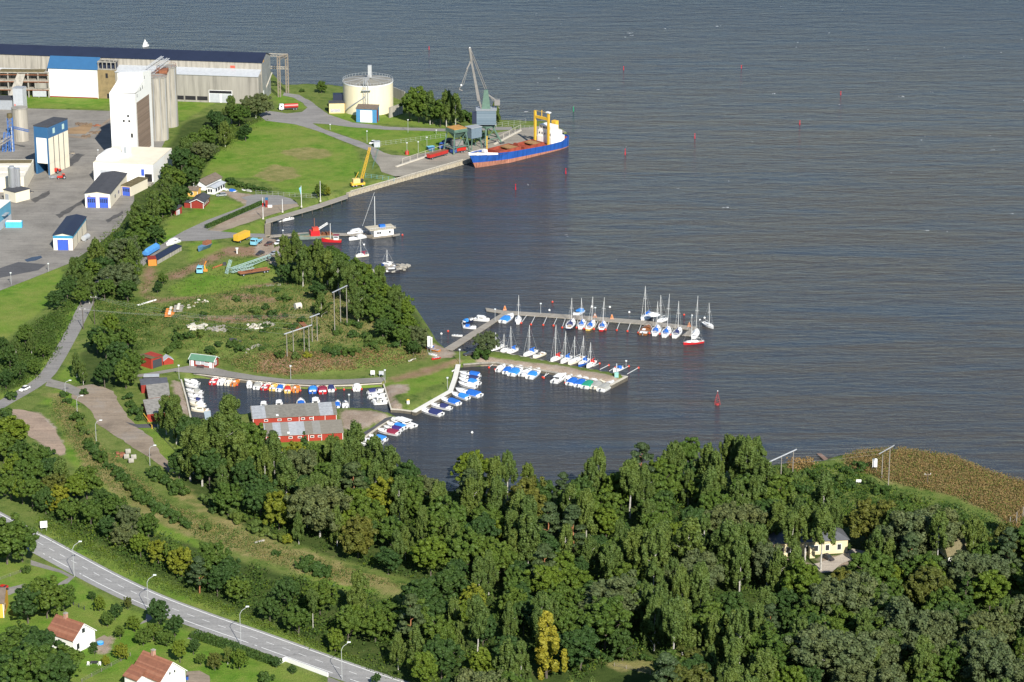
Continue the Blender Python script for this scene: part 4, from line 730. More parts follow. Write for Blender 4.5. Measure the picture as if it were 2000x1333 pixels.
def boat_parts(kind, Ln, hull, cover, opt):
    key = (kind, Ln, hull, cover, opt)
    if key in _bm: return _bm[key]
    hm = HULLS[hull]; cv = CANV.get(cover); parts = []
    def P(name, mb, sub=None): parts.append((name, mb.mesh(name), sub))
    if kind == 'sail':
        Bm, f, sh = Ln * .31, .75, .35; st = hull_rings(Ln, Bm, f, PS, sh); mb = MB(); add_hull(mb, st, hm); P('hull', mb)
        mb = MB(); patch(mb, st, .03, GEL if hull != 'wood' else WOODH, .95); P('deck', mb)
        cab = [(x, b_ * .62, zd) for x, b_, zd in hull_rings(Ln, Bm, f, [(t, dict(PS).get(t, .9)) for t, _ in PS], sh, x0=.3, x1=.84)]; mb = MB(); patch(mb, cab, .42, GEL if hull != 'wood' else WOODH, 1.0, .06); P('cabin', mb)
        for s in (-1, 1): mb = MB(); mb.box(-.02 * Ln, s * Bm * .305 - .03, f + .22, .16 * Ln, s * Bm * .305 + .03, f + .40, GLASS); P('window', mb, 'cabin')
        mb = MB(); mb.box(-.42 * Ln, -Bm * .22, f + .03, -.17 * Ln, Bm * .22, f + .06, TEAK if hull != 'white' else INNER); mb.box(-.43 * Ln, -Bm * .28, f + .03, -.41 * Ln, Bm * .28, f + .25, GEL); P('cockpit', mb)
        mh = opt or Ln * 1.15; mb = MB(); mb.rod((.1 * Ln, 0, f), (.1 * Ln, 0, mh), .10, MASTM, 6, .07); mb.rod((.1 * Ln, -.7, mh * .62), (.1 * Ln, .7, mh * .62), .05, MASTM, 4); P('mast', mb)
        mb = MB(); mb.rod((.1 * Ln, 0, mh * .96), (.49 * Ln, 0, f + .5), .022, MASTM, 3); mb.rod((.1 * Ln, 0, mh * .98), (-.49 * Ln, 0, f + .3), .02, MASTM, 3)
        for s in (-1, 1): mb.rod((.1 * Ln, 0, mh * .9), (.08 * Ln, s * Bm * .47, f), .02, MASTM, 3)
        P('rigging', mb, 'mast')
        mb = MB(); mb.rod((.1 * Ln, 0, f + 1.35), (-.32 * Ln, 0, f + 1.35), .16 if cv else .07, cv or MASTM, 6); P('boom', mb)
        if cv: mb = MB(); patch(mb, [(-.20 * Ln, Bm * .30, f), (-.10 * Ln, Bm * .30, f), (-.04 * Ln, Bm * .26, f)], .95, cv, 1, .15); P('sprayhood', mb)
        mb = MB()
        for s in (-1, 1):
            for t in (-.46, -.2, .1, .35): mb.rod((t * Ln, s * Bm * .44 * (1 if t < .3 else .5), f), (t * Ln, s * Bm * .44 * (1 if t < .3 else .5), f + .65), .03, MASTM, 3)
            mb.rod((-.46 * Ln, s * Bm * .40, f + .62), (.1 * Ln, s * Bm * .46, f + .62), .02, MASTM, 3)
        P('guard_rail', mb)
    elif kind == 'row':
        Bm, f, sh = Ln * .34, .42, .2; st = hull_rings(Ln, Bm, f, PM, sh); mb = MB(); add_hull(mb, st, hm); P('hull', mb); mb = MB(); mb.loft([[(x * .96, b_ * .82, zd + .015), (x * .96, 0, zd + .02), (x * .96, -b_ * .82, zd + .015)] for x, b_, zd in st[:6]], cv or INNER, cap=False, closed=False); P('floor', mb)
        mb = MB()
        for t in (-.25, .0, .25): mb.box(t * Ln - .13, -Bm * .43, f + .02, t * Ln + .13, Bm * .43, f + .10, HULLS['wood'] if hull == 'orange' else GEL)
        P('thwart', mb)
    else:
        Bm, f, sh = Ln * .385, .74, .28; st = hull_rings(Ln, Bm, f, PM, sh); mb = MB(); add_hull(mb, st, hm); P('hull', mb)
        mb = MB(); patch(mb, [s for s in st if s[0] > .08 * Ln], .16, GEL if hull in ('white', 'navy', 'red', 'blue') else hm, .95, .08); P('foredeck', mb)
        mb = MB(); mb.box(-.46 * Ln, -Bm * .36, f + .01, .08 * Ln, Bm * .36, f + .03, INNER if hull != 'cream' else TEAK); mb.box(-.44 * Ln, -Bm * .34, f + .03, -.33 * Ln, Bm * .34, f + .28, GEL if hull != 'orange' else ORH); mb.box(-.10 * Ln, .05, f + .03, .02 * Ln, Bm * .3, f + .35, GEL); P('cockpit', mb)
        mb = MB(); w0 = .08 * Ln
        mb.loft([[(w0, -Bm * .40, f + .15), (w0 + .22 * Ln * .5, 0, f + .22), (w0, Bm * .40, f + .15)], [(w0 - .25, -Bm * .36, f + .62), (w0 + .05 * Ln, 0, f + .70), (w0 - .25, Bm * .36, f + .62)]], GLASS, cap=False, closed=False); P('windshield', mb)
        if opt == 'cruiser':
            mb = MB(); patch(mb, [(-.22 * Ln, Bm * .42, f), (.10 * Ln, Bm * .44, f), (.24 * Ln, Bm * .36, f + .05)], .95, GEL if hull == 'white' else hm, 1.0, .05); P('cabin', mb)
            for s in (-1, 1): mb = MB(); mb.box(-.16 * Ln, s * Bm * .385 - .03, f + .42, .12 * Ln, s * Bm * .385 + .03, f + .78, GLASS); P('window', mb, 'cabin')
            mb = MB(); mb.box(-.235 * Ln, -Bm * .2, f + .35, -.215 * Ln, Bm * .2, f + .8, GLASS); P('window', mb, 'cabin'); mb = MB(); mb.box(-.30 * Ln, -Bm * .36, f + 1.12, .14 * Ln, Bm * .36, f + 1.2, GEL); P('roof', mb)
        elif cv:
            a, b2 = (-.42, -.10) if opt != 'small' else (-.30, -.12)
            mb = MB(); patch(mb, [(a * Ln, Bm * .40, f), ((a + .12) * Ln, Bm * .44, f), (b2 * Ln, Bm * .44, f + .06), ((b2 + .08) * Ln, Bm * .36, f + .12)], .75, cv, 1.0, .16); P('cover', mb)
        mb = MB(); em = GREYM if opt != 'whiteengine' else GEL; mb.box(-.5 * Ln - .35, -.12, .05, -.5 * Ln + .05, .12, f + .2, em); mb.box(-.5 * Ln - .42, -.17, f + .15, -.5 * Ln, .17, f + .5, ENG if Ln > 5 else em); P('outboard_engine', mb)
        mb = MB()
        for s in (-1, 1): mb.rod((.12 * Ln, s * Bm * .42, f + .5), (.40 * Ln, s * Bm * .2, f + .62), .03, MASTM, 3); mb.rod((.40 * Ln, s * Bm * .2, f + .62), (.47 * Ln, 0, f + .62), .03, MASTM, 3); mb.rod((.12 * Ln, s * Bm * .42, f + .5), (.10 * Ln, s * Bm * .42, f + .05), .03, MASTM, 3)
        P('guard_rail', mb)
        if hull == 'white' and opt != 'plain':
            for s in (-1, 1):
                mb = MB()
                for i in range(len(st) - 2):
                    (x0, b0, z0), (x1, b1, z1) = st[i], st[i + 1]; mb.add([(x0 * .995, s * (b0 * .975 + .015), z0 - .16), (x1 * .995, s * (b1 * .975 + .015), z1 - .16), (x1 * .998, s * (b1 * .995 + .015), z1 - .05), (x0 * .998, s * (b0 * .995 + .015), z0 - .05)], [(0, 1, 2, 3) if s < 0 else (3, 2, 1, 0)], cv if cv and cv is not GEL else NAVYH)
                P('stripe', mb, 'hull')
    _bm[key] = parts; return parts
BNAME = {'sail': ('sailing_boat', 'sailing boat'), 'motor': ('motorboat', 'motorboat'), 'row': ('rowing_boat', 'rowing boat')}
def boat(kind, bow, stern, hull='white', cover=None, opt=None, label=None, group=None, z=.7, lift=0.0, top=None):
    a, b_ = G(*bow, z + lift), G(*stern, z + lift); Ln = max(3.2, round((a - b_).length * 2) / 2); c = (a + b_) / 2; rz = ang(b_, a) + R(rng.uniform(-4, 4))
    if kind == 'sail' and top:
        q = c + (a - b_) * .1; opt = round(ZTOP(q.x, q.y, top) * 2) / 2
    t = thing(BNAME[kind][0], (c.x, c.y, lift), label, BNAME[kind][1], rz, group); mp = {}
    for nm, me, sub in boat_parts(kind, Ln, hull, cover, opt): mp[nm] = link(nm, me, mp[sub] if sub else t)
    t.rotation_euler.x = R(rng.uniform(-2.5, 2.5)) if lift == 0 else 0
    return t
ORD = ['first', 'second', 'third', 'fourth', 'fifth', 'sixth', 'seventh', 'eighth', 'ninth', 'tenth', 'eleventh', 'twelfth', 'thirteenth', 'fourteenth', 'fifteenth', 'sixteenth']
def fleet(where, group, rows):
    for i, rw in enumerate(rows):
        kind, bow, stern, hull, cover, opt, desc = rw[:7]; boat(kind, bow, stern, hull, cover, opt, f"{desc}, {ORD[i]} {where}", group, top=rw[7] if len(rw) > 7 else None)
fleet("from the trees at the southern quay", "boats at the southern quay", [('motor',(701.6,862.4),(734,871),'white',None,'cruiser',"white cuddy motorboat with dark windows"), ('motor',(712,857.6),(746,865.6),'white','sky','small',"white motorboat with a small blue cover"), ('motor',(717.6,850.4),(755,859),'white','sky',None,"white motorboat with a big bright blue cover"), ('motor',(736,839),(779,846.5),'white','maroon',None,"white motorboat with a dark red cover"), ('motor',(749,833.6),(785,840),'white','purple',None,"white motorboat with a purple cover"), ('motor',(753,826),(793,836),'white','sky',None,"white motorboat with a wide blue cover"), ('motor',(760,817.6),(810,832),'white',None,'cruiser',"big white cabin cruiser")])
fleet("from the basin mouth at the white quay", "boats at the white boat quay", [('motor',(819,797.6),(862,809.6),'white','navy',None,"white motorboat with a navy canopy"), ('motor',(840,789),(880,798),'white','navy','small',"cabin boat with a small navy canopy"), ('motor',(859,777),(897,789),'white','blue',None,"white boat with a blue canopy"), ('motor',(881.6,768),(915,777.6),'white','sky',None,"white motorboat with a bright blue cover"), ('motor',(889.6,760),(939,773),'white','blue',None,"large white motorboat with blue covers"), ('motor',(894.5,748),(930.5,755.5),'white','white','small',"plain white covered motorboat"), ('motor',(894.5,740),(937.6,749),'white','sky','small',"motorboat with a square sky-blue cover"), ('motor',(897.6,735),(936,741),'white','navy',None,"white motorboat with a dark navy cover"), ('motor',(897.6,728),(938,733),'white','blue',None,"white motorboat with a royal blue cover")])
boat('row', (942,711), (920,712), 'white', None, None, "small white rowing boat moored by the start of the breakwater", z=.4)
fleet("from the path at the gravel quay", "boats at the gravel quay", [('motor',(750,762),(717,766),'white','navy',None,"white motorboat with a long navy cover"), ('motor',(754,771.5),(718.6,774.7),'white','white','small',"white covered motorboat"), ('motor',(757,779),(727,782),'white',None,'cruiser',"white cuddy motorboat"), ('motor',(759,785),(730,787),'white','grey','small',"white motorboat with grey cover")])
boat('row', (741,747.4), (716,750.6), 'orange', None, None, "orange and yellow rowing boat lying along the basin path", z=.4)
fleet("from the service house along the basin path", "small boats along the basin path", [('motor',(424,735.5),(413.5,749),'red',None,'plain',"white motorboat with red sides"), ('motor',(438,737),(428.5,749.8),'white',None,'plain',"open white motorboat"), ('motor',(451,740),(442,750.5),'cream',None,'plain',"cream motorboat with an orange inside"), ('motor',(466,740),(455.5,752),'orange',None,'plain',"red-orange open motorboat"), ('motor',(487.7,745),(486,755),'white','white','plain',"tiny white covered boat"), ('motor',(509.5,744.5),(499,758),'white','grey','small',"white motorboat with a grey seat cover"), ('motor',(526,746.8),(515.5,759.5),'red',None,'plain',"maroon open motorboat"), ('motor',(539.5,748),(530.5,761),'yellow',None,'plain',"tan open motorboat"), ('motor',(554.5,750.5),(544,762.5),'white','blue','small',"white motorboat with a blue cover"), ('motor',(564,752),(560,765.5),'yellow','red','small',"yellow motorboat with a pink cover"), ('motor',(579,751),(578.5,764),'orange',None,'plain',"orange open motorboat"), ('motor',(611.5,750.5),(612,766),'blue','sky','small',"blue motorboat"), ('motor',(629,750),(629.5,767),'red','maroon','small',"dark red and white motorboat"), ('motor',(646.5,750),(647,763),'white','navy',None,"white motorboat under a navy hood"), ('motor',(696.5,746.6),(697.5,761.5),'white','white','whiteengine',"white covered boat with an outboard")])
fleet("from the lamp at the basin's west wall", "boats at the basin's west wall", [('motor',(359.5,743),(388,749),'white','white','small',"white covered motorboat"), ('motor',(362,751),(386,754),'white',None,'plain',"low open white motorboat"), ('motor',(363.5,762),(395.5,766),'white','grey','small',"white motorboat with a grey cover"), ('motor',(367,771),(395.5,774.5),'white',None,'plain',"open white motorboat"), ('motor',(369.5,780),(396,783),'white','navy','small',"white motorboat with a blue hood"), ('motor',(370,787.5),(402,791),'cream','white','small',"cream motorboat with orange boards"), ('motor',(373,798.5),(409,802),'cream',None,'cruiser',"cream cabin cruiser with dark windows")])
fleet("from the birches behind the lichen-roofed boathouse", "boats behind the boathouse", [('motor',(515,786),(514,799),'white',None,'cruiser',"white boat showing its cabin"), ('motor',(545,783),(545,797),'white',None,'cruiser',"white boat with a square cabin"), ('motor',(588,780),(588,795),'white','blue',None,"boat with a blue hood"), ('motor',(616,778),(617,793),'white',None,'cruiser',"white boat with a rounded cabin"), ('motor',(659,784),(659,796),'white','blue',None,"white boat with a blue roof"), ('motor',(674,785),(675,797),'white',None,'plain',"open white boat")])
fleet("from shore on the breakwater's marina side", "boats on the breakwater's marina side", [('motor',(986,713),(972,724),'white','white','small',"white motorboat"), ('motor',(1002,714.5),(985.6,728),'white','blue',None,"white motorboat with a blue cover"), ('motor',(1020,714.5),(997.6,732),'white','sky',None,"larger white motorboat with a blue cover"), ('motor',(1037.6,718.5),(1019,733),'white',None,'plain',"white motorboat without a cover"), ('motor',(1055,721),(1032,737.6),'white','sky','small',"white motorboat with a blue afterdeck cover"), ('motor',(1105,730.5),(1082.5,746.5),'white',None,'cruiser',"white hardtop cruiser"), ('motor',(1117.6,733.6),(1106.5,743),'white','white','small',"small white boat"), ('motor',(1133.6,734.5),(1112,750.5),'white','blue',None,"white motorboat with a square blue cover"), ('motor',(1148,737),(1127,753.6),'white','blue',None,"white motorboat with a domed blue cover"), ('motor',(1165,739),(1141.6,757),'white','green',None,"white motorboat with a green cover"), ('motor',(1178.5,741.6),(1161,757.6),'cream','grey',None,"cream motorboat with a grey canopy"), ('motor',(1197.6,745),(1173.6,762.5),'white','grey',None,"white motorboat with a grey canopy")])
fleet("from the bush, breakwater's sea side", "boats on the breakwater's sea side", [('sail',(960,683),(982.5,673.6),'white',None,None,"white motor sailer", 650), ('sail',(977.6,686.5),(993.6,681),'white',None,None,"small white sailing boat", 652), ('sail',(990.5,689),(1010.5,681),'white','blue',None,"white sailing boat with a small blue cover", 638), ('sail',(1023,694.5),(1048,684),'white','blue',None,"sailing boat with a big blue sprayhood", 635), ('motor',(1041,697.6),(1063,689),'cream',None,'plain',"cream open motorboat"), ('sail',(1075,704),(1098.5,694.5),'white','red',None,"white sailing boat with a red sprayhood", 634), ('sail',(1093.6,708),(1117,696),'white','blue',None,"white sailing boat with blue canvas", 648), ('sail',(1111,711),(1137.6,696),'cream',None,None,"cream sailing boat with dark cabin windows", 656), ('sail',(1129.6,714.5),(1149,701),'blue','blue',None,"white sailing boat with a blue striped hull", 656), ('sail',(1146.5,717),(1162.5,705),'white','red',None,"short-masted sailing boat with a red cover", 669), ('motor',(1197.6,724),(1215,717.6),'white','blue','small',"little motorboat with a blue bimini")])
fleet("from the footbridge, outer pier's near side", "boats on the outer pier's near side", [('motor',(1001,614),(981.5,628.5),'white','sky',None,"white motorboat with a blue cover"), ('sail',(1014.5,618),(1010,631),'white',None,None,"white sailing boat without any cover", 576), ('sail',(1121,624),(1109,642),'navy','navy',None,"navy-hulled sailing boat with dark sprayhood", 582), ('sail',(1139,625.5),(1134.5,640.5),'white','blue',None,"white sailing boat with blue sail cover", 583), ('sail',(1158.5,627),(1149.5,643.5),'yellow','blue',None,"pale yellow sailing boat", 580), ('sail',(1180.5,628.5),(1173,645),'red','blue',None,"sailing boat with a red hull", 582), ('motor',(1266,636),(1257,652.5),'wood',None,'plain',"varnished wooden motorboat"), ('sail',(1285.5,636),(1278,654),'white','blue',None,"sailing boat with blue cockpit covers", 589), ('sail',(1306,639),(1297.5,657),'white','blue',None,"white sailing boat with an open cockpit", 574), ('sail',(1327.5,640.5),(1318.5,658.5),'white','navy',None,"sailing boat with dark blue sail cover", 588), ('sail',(1363,643.5),(1353,660),'white',None,None,"tall-masted all-white sailing boat", 577)])
for a in [('sail',(1335,670.5),(1374,666.5),'red',None,None,"white sailing boat with a bright red hull lying across the pier's end",None,.7,0,615), ('sail',(1393,640),(1374,629),'white',None,None,"white sailing boat alone at a buoy beyond the pier's end",None,.7,0,591), ('sail',(1253,627),(1272,610),'white','blue',None,"white sailing boat with blue canvas on the outer pier's sea side",None,.7,0,560), ('sail',(1282.5,628.5),(1303.5,622),'white',None,None,"long white sailing boat on the outer pier's sea side",None,.7,0,577), ('motor',(1119.5,616.5),(1137.5,606),'white','sky',None,"white motorboat with a blue roof on the outer pier's sea side"),
    ('motor',(956,625),(926,622),'white',None,'cruiser',"white cabin cruiser tied to the footbridge pier"), ('motor',(925,624),(903,630),'navy','sky','small',"navy boat with a blue cover left of the footbridge pier"), ('motor',(930.5,640),(905,637),'white','blue','small',"white boat with a blue cover nearest the footbridge's shore end"), ('row',(903.5,654),(882.5,653),'white',None,None,"white rowing boat beside the footbridge pier"),
    ('motor',(541,431),(572,425),'white',None,'cruiser',"white sports cruiser with a red waterline at the timber quay"), ('motor',(678,457),(710,451),'white',None,'cruiser',"white cruiser with a flybridge at the floating jetty"), ('motor',(681,467),(714,461),'white','white','small',"sleek white motorboat below the floating jetty"), ('sail',(695,500),(720,497),'cream','maroon',None,"cream sailing boat with a maroon cover near the grove",None,.7,0,467), ('sail',(745,516),(772,520),'blue','white',None,"blue-hulled wooden sailing boat by the stone jetty",None,.7,0,488), ('motor',(782,529),(752,531),'black',None,'cruiser',"black-hulled fishing boat with a white wheelhouse"), ('sail',(279,90),(290,88),'white','white',None,"lone white sailing boat under way beyond the warehouse",None,.7,0,77)]:
    boat(*a)
sb = [o for o in col.objects if o.get('label', '').startswith('lone white')][0]; mb = MB(); mb.add([(.6, .05, 1.5), (-1.2, .05, 1.3), (.5, .05, 4.4)], [(0, 1, 2)], GEL); mb.add([(.7, .05, 4), (.7, .05, 1.4), (1.8, .05, 1.1)], [(0, 1, 2)], GEL); mb.build('sail', sb)
# the fishing boats, the work barge and the houseboat
def workboat(name, bow, stern, hull, label, cat, build):
    a, b_ = G(*bow, .8), G(*stern, .8); Ln = (a - b_).length; t = thing(name, ((a + b_) / 2).xy.to_3d(), label, cat, ang(b_, a)); Bm = Ln * .27; st = hull_rings(Ln, Bm, 1.1, PM, .7); mb = MB(); add_hull(mb, st, hull); mb.build('hull', t); mb = MB(); patch(mb, st, .04, TEAK, .92); mb.build('deck', t); build(t, Ln, Bm); return t
def fb(t, Ln, Bm): mb = MB(); mb.box(-.36 * Ln, -.9, 1.2, -.12 * Ln, .9, 3.0, GEL); mb.box(-.38 * Ln, -1.05, 3.0, -.10 * Ln, 1.05, 3.15, CANV['maroon']); w_ = mb.build('wheelhouse', t); mb = MB(); mb.box(-.34 * Ln, -.93, 2.1, -.14 * Ln, .93, 2.7, GLASS); mb.build('window', w_); mb = MB(); mb.rod((.05 * Ln, 0, 1), (.05 * Ln, 0, 8), .12, MASTM); mb.build('mast', t); mb = MB(); mb.box(.1 * Ln, -.5, 1.2, .3 * Ln, .5, 1.7, YELH); mb.build('hatch', t)
workboat('fishing_boat', (628,469), (667,470), REDH, "red and white fishing boat with a tall white mast by the floating jetty", "fishing boat", fb)
def barge(t, Ln, Bm):
    mb = MB(); mb.box(-.12 * Ln, -1.6, 1.2, .12 * Ln, 1.6, 3.4, REDH); mb.box(-.1 * Ln, -1.3, 3.4, .06 * Ln, 1.3, 4.6, FLOATR); mb.build('cabin', t); mb = MB(); mb.rod((.0, 0, 4), (0, 0, 8.5), .15, RUST); mb.build('mast', t); mb = MB(); mb.truss((.1 * Ln, 0, 2), (-.35 * Ln, .5, 6.2), .6, .07, WTRIM, 6); mb.build('derrick', t); mb = MB()
    for i in range(10): mb.box(-.46 * Ln + i * .03 * Ln, -1.2, 1.3, -.445 * Ln + i * .03 * Ln, 1.2, 1.9 + .2 * (i % 3), RUST); mb.box(.16 * Ln + i * .025 * Ln, -1, 1.4, .17 * Ln + i * .025 * Ln, 1, 2.1, mat("sea_green_steel", (.20, .30, .24), .7, .2))
    mb.build('deck_gear', t)
workboat('work_barge', (578,465), (651,459), mat("old_green_hull", (.17, .21, .18), .8, .3), "old green work barge with a red cabin and derrick", "barge", barge)
a, b_ = G(722, 464, .8), G(767, 459, .8); t = thing('houseboat', ((a + b_) / 2).xy.to_3d() + Vector((0, 3.4, 0)), "white flat-roofed houseboat with a tall mast behind it", "houseboat", ang(a, b_)); Ln = (b_ - a).length
mb = MB(); mb.prism([(-Ln / 2, -3.2), (Ln / 2, -3.2), (Ln / 2, 3.2), (-Ln / 2 - 1, 3.2), (-Ln / 2 - 2, 0)], -.5, .7, mat("houseboat_hull", (.22, .19, .15), .8, .2)); mb.build('hull', t); mb = MB(); mb.box(-Ln / 2 + .8, -2.9, .7, Ln / 2 - .8, 2.9, 3.5, GEL); mb.build('wall', t); mb = MB(); mb.box(-Ln / 2 - 1.2, -3.3, 3.5, Ln / 2 + .2, 3.3, 3.75, mat("beige_deck", (.45, .40, .30), .85, .1)); mb.build('roof', t)
for x in (-3, -2, 2.2): fbox(t, 'window', x, -2.95, 1.7, x + .8, -2.89, 2.6, GLASS)
mb = MB(); mb.rod((-1.6, 3.6, .5), (-1.6, 3.6, ZTOP(t.location.x, t.location.y + 3.6, 383)), .14, MASTM, 6); mb.rod((-1.6, 3.6, 18), (-7.2, 3.4, 4), .05, MASTM, 4); mb.build('mast', t); mb = MB(); patch(mb, [(-1, 1.2, 3.8), (1.4, 1.2, 3.8)], .9, CANV['blue'], 1, .2); mb.build('canopy', t)
mb = MB()
for k in range(11): mb.rod((-Ln / 2 - 1 + k * (Ln + 1) / 10, -3.2, 3.7), (-Ln / 2 - 1 + k * (Ln + 1) / 10, -3.2, 4.6), .04, WTRIM, 3)
mb.rod((-Ln / 2 - 1, -3.2, 4.55), (Ln / 2, -3.2, 4.55), .04, WTRIM, 3); mb.build('railing', t)
# boats laid up ashore
for a in [((700,0),)]: pass
for kd, bw, sn, hl, cv, op, lb, lf in [('motor',(437,371),(462,377),'white','blue','small',"white boat with a blue cover parked ashore by the bushes",.7), ('motor',(472,373),(493,377),'white','grey','small',"white hull laid up ashore beside the bushes",.6), ('motor',(325,478),(350,470),'white',None,'cruiser',"white cabin cruiser on a trailer at the roadside",1.6), ('row',(843,700),(860,697),'red',None,None,"pink-red rowing boat upturned on the grass",1.8), ('row',(836,690),(853,693),'white',None,None,"white rowing boat drawn up on the grass",1.8), ('row',(826,671),(846,676),'blue','white',None,"white and blue dinghy drawn up under the sign",1.8), ('row',(830,678),(858,684),'orange',None,None,"orange skiff drawn up on the grass by the sign",1.8)]:
    boat(kd, bw, sn, hl, cv, op, lb, "boats laid up ashore", .5, lf)
# mooring booms
def boom(a, b_, lb, grp):
    p, q = G(*a, .55), G(*b_, .3); t = thing('mooring_boom', p, lb, 'mooring boom', 0, grp); d = q - p; mb = MB(); mb.rod((0, 0, 0), d, .11, MASTM, 5); mb.build('boom', t); mb = MB(); mb.ball(d.x, d.y, d.z - .05, .42, FLOATR); mb.build('float', t)
def booms(where, grp, rows):
    for i, (a, b_) in enumerate(rows): boom(a, b_, f"white mooring boom with red float, {ORD[i]} {where}", grp)
booms("from the footbridge on the outer pier", "mooring booms on the outer pier", [((1029,616),(1018,631)),((1045,618),(1037,634)),((1068,619.5),(1061,635)),((1088,621),(1081,636)),((1104,623),(1098,640)),((1128,626),(1126,640)),((1146,627),(1141,642)),((1168,628),(1160,643)),((1189,630),(1183,644)),((1210,631),(1204.5,645)),((1231,632),(1225.5,647)),((1252,635),(1246.5,650)),((1273,637),(1268.5,651)),((1293,639),(1289,652.5)),((1314,640),(1310,654))])
booms("from shore on the breakwater's marina side", "mooring booms on the marina side", [((968,708),(955,718)),((980,712),(967,722)),((1070,724),(1062,738)),((1076,727),(1060,737)),((1122,735),(1104,748)),((1186,748),(1170,762))])
booms("from the last sailing boat on the breakwater", "mooring booms at the breakwater's end", [((1159,716),(1171,710)),((1172,722),(1189,713.5)),((1190,725),(1202,718)),((1212,724),(1228,715.5)),((1225,731),(1247,718.5))])
booms("from the service house along the basin path", "mooring booms along the basin path", [((430,736),(422,750)),((444,738),(435,750)),((458,739),(449,751)),((471,740),(463,752)),((495,743),(490,754)),((517,746),(507,758)),((533,748),(522,760)),((547,750),(537,761)),((572,752),(569,763)),((587,752),(586.5,763)),((603,752),(603.5,764)),((655,751),(655,761)),((671,751),(672,761)),((688,750),(689,761)),((705,749),(706,760))])
# ------------------------------------------------------------------ buoys
for i, (px, py, hh) in enumerate([(838,97,1.6),(1218,137,2),(1448,134,1.8),(1642,186,2),(1562,244,2.2),(1357,271,2.6),(1221,303,3.2),(1105,340,2.8),(1007,371,2.8)]):
    t = thing('spar_buoy', G(px, py, 0), f"red spar buoy in open water, {ORD[i]} counting in from the horizon side", 'buoy', 0, "red spar buoys"); mb = MB(); mb.cyl(0, 0, -.8, hh * .5, .26, mat("buoy_red", (.55, .005, .02), .8), .18, 8); mb.build('body', t); mb = MB(); mb.cyl(0, 0, hh * .5, hh * .85, .1, _mats["buoy_red"], n=6); mb.ball(0, 0, hh * .85, .26, _mats["buoy_red"]); mb.build('topmark', t)
t = thing('spar_buoy', G(1120, 218, 0), "green spar buoy off the cargo ship's stern", 'buoy'); mb = MB(); mb.cyl(0, 0, -.8, 2.4, .3, mat("buoy_green", (.02, .28, .12), .5), .22, 8); mb.build('body', t)
MARKR = mat("faded_mark_red", (.33, .04, .04), .7, .15); t = thing('channel_mark', G(1401, 791, 0), "red lattice channel mark on a pale base in the bay", 'channel mark'); mb = MB(); mb.cyl(0, 0, -1.5, .5, .8, MARKR, .7, 12); mb.build('base', t); mb = MB(); mb.truss((0, 0, .3), (0, 0, 3.6), 2.0, .07, MARKR, 4, .6); mb.build('cage', t); mb = MB(); mb.rod((0, 0, 3.6), (0, 0, 5), .09, MARKR); mb.ball(0, 0, 5, .2, GEL); mb.build('lantern', t)
MBY = [(1079,591),(1073,607),(1191,601),(1229,611),(1156,600),(1336,616),(1367,626),(1376,622),(875,648),(711,479),(786,460),(661,501),(922,846),(862,653)]
for i, (px, py) in enumerate(MBY):
    c = FLOATR if i in (0, 5, 8, 10, 11) else GEL; t = thing('mooring_buoy', G(px, py, 0), f"small {'orange' if c is FLOATR else 'white'} mooring buoy floating " + ["beyond the outer pier, farthest from it", "just beyond the outer pier's lamp", "beyond the outer pier, between sailing boats", "beyond the outer pier near the blue sprayhood", "behind the yellow sailing boat", "near the lone moored sailing boat", "beside the lone moored sailing boat's bow", "off the lone moored sailing boat's stern", "beside the footbridge's rowing boat", "in front of the sleek white motorboat", "at the end of the houseboat's gangway", "by the grove's shore", "in the bay off the southern quay", "near the footbridge's shore end"][i], 'buoy'); mb = MB(); mb.ball(0, 0, .15, .42, c); mb.build('ball', t); mb = MB(); mb.rod((0, 0, .4), (0, 0, .8), .06, STEEL); mb.build('ring', t)
# ------------------------------------------------------------------ cargo ship at the quay
bowp, stp = G(928, 328, 0), G(1101, 284, 0); SL = (bowp - stp).length; ship = thing('cargo_ship', ((bowp + stp) / 2).xy.to_3d(), "small blue cargo ship with a rusty red bottom, open holds and yellow goalpost mast", "cargo ship", ang(stp, bowp))
SB = mat("ship_blue", (.018, .085, .34), .5, .28, .35, streak=True); SR = mat("ship_rust_red", (.36, .155, .10), .8, .4, .7, streak=True); HATCH = mat("hatch_red", (.27, .055, .03), .85, .35, .6); SYEL = mat("mast_yellow", (.66, .40, .04), .6, .08); HOLD = mat("rusty_hold", (.22, .09, .045), .9, .3, .4)
prof = [(0, .62, 5.4, .3), (.04, .80, 5.0, .35), (.12, .97, 4.0, .5), (.3, 1, 4.0, .9), (.5, 1, 4.6, 1.35), (.7, 1, 5.3, 1.8), (.82, .86, 5.9, 2.1), (.9, .60, 6.6, 2.35), (.96, .30, 7.1, 2.5), (1, .04, 7.5, 2.6)]
hb = 5.4; X = lambda t: (t - .5) * SL; SS = [(X(t) + (4.2 if t == 1 else 3.0 if t == .96 else 1.5 if t == .9 else .4 if t == .82 else 0), hb * k, zd, zb, X(t), t) for t, k, zd, zb in prof]
mb = MB(); rb = MB()
for s in (-1, 1):
    for i in range(len(SS) - 1):
        a, b_ = SS[i], SS[i + 1]; q = lambda p, z, kk: ((p[0] - p[4]) * (z / p[2]) + p[4], s * p[1] * kk, z); bl = lambda p: (.93 if p[5] < .8 else .80); wl = lambda p: (.92 if p[5] < .8 else .62)
        f1 = [q(a, a[3], bl(a)), q(b_, b_[3], bl(b_)), q(b_, b_[2], 1), q(a, a[2], 1)]; f2 = [q(a, -1, wl(a)), q(b_, -1, wl(b_)), q(b_, b_[3], bl(b_)), q(a, a[3], bl(a))]; o_ = (0, 1, 2, 3) if s < 0 else (3, 2, 1, 0); mb.add(f1, [o_], SB); rb.add(f2, [o_], SR)
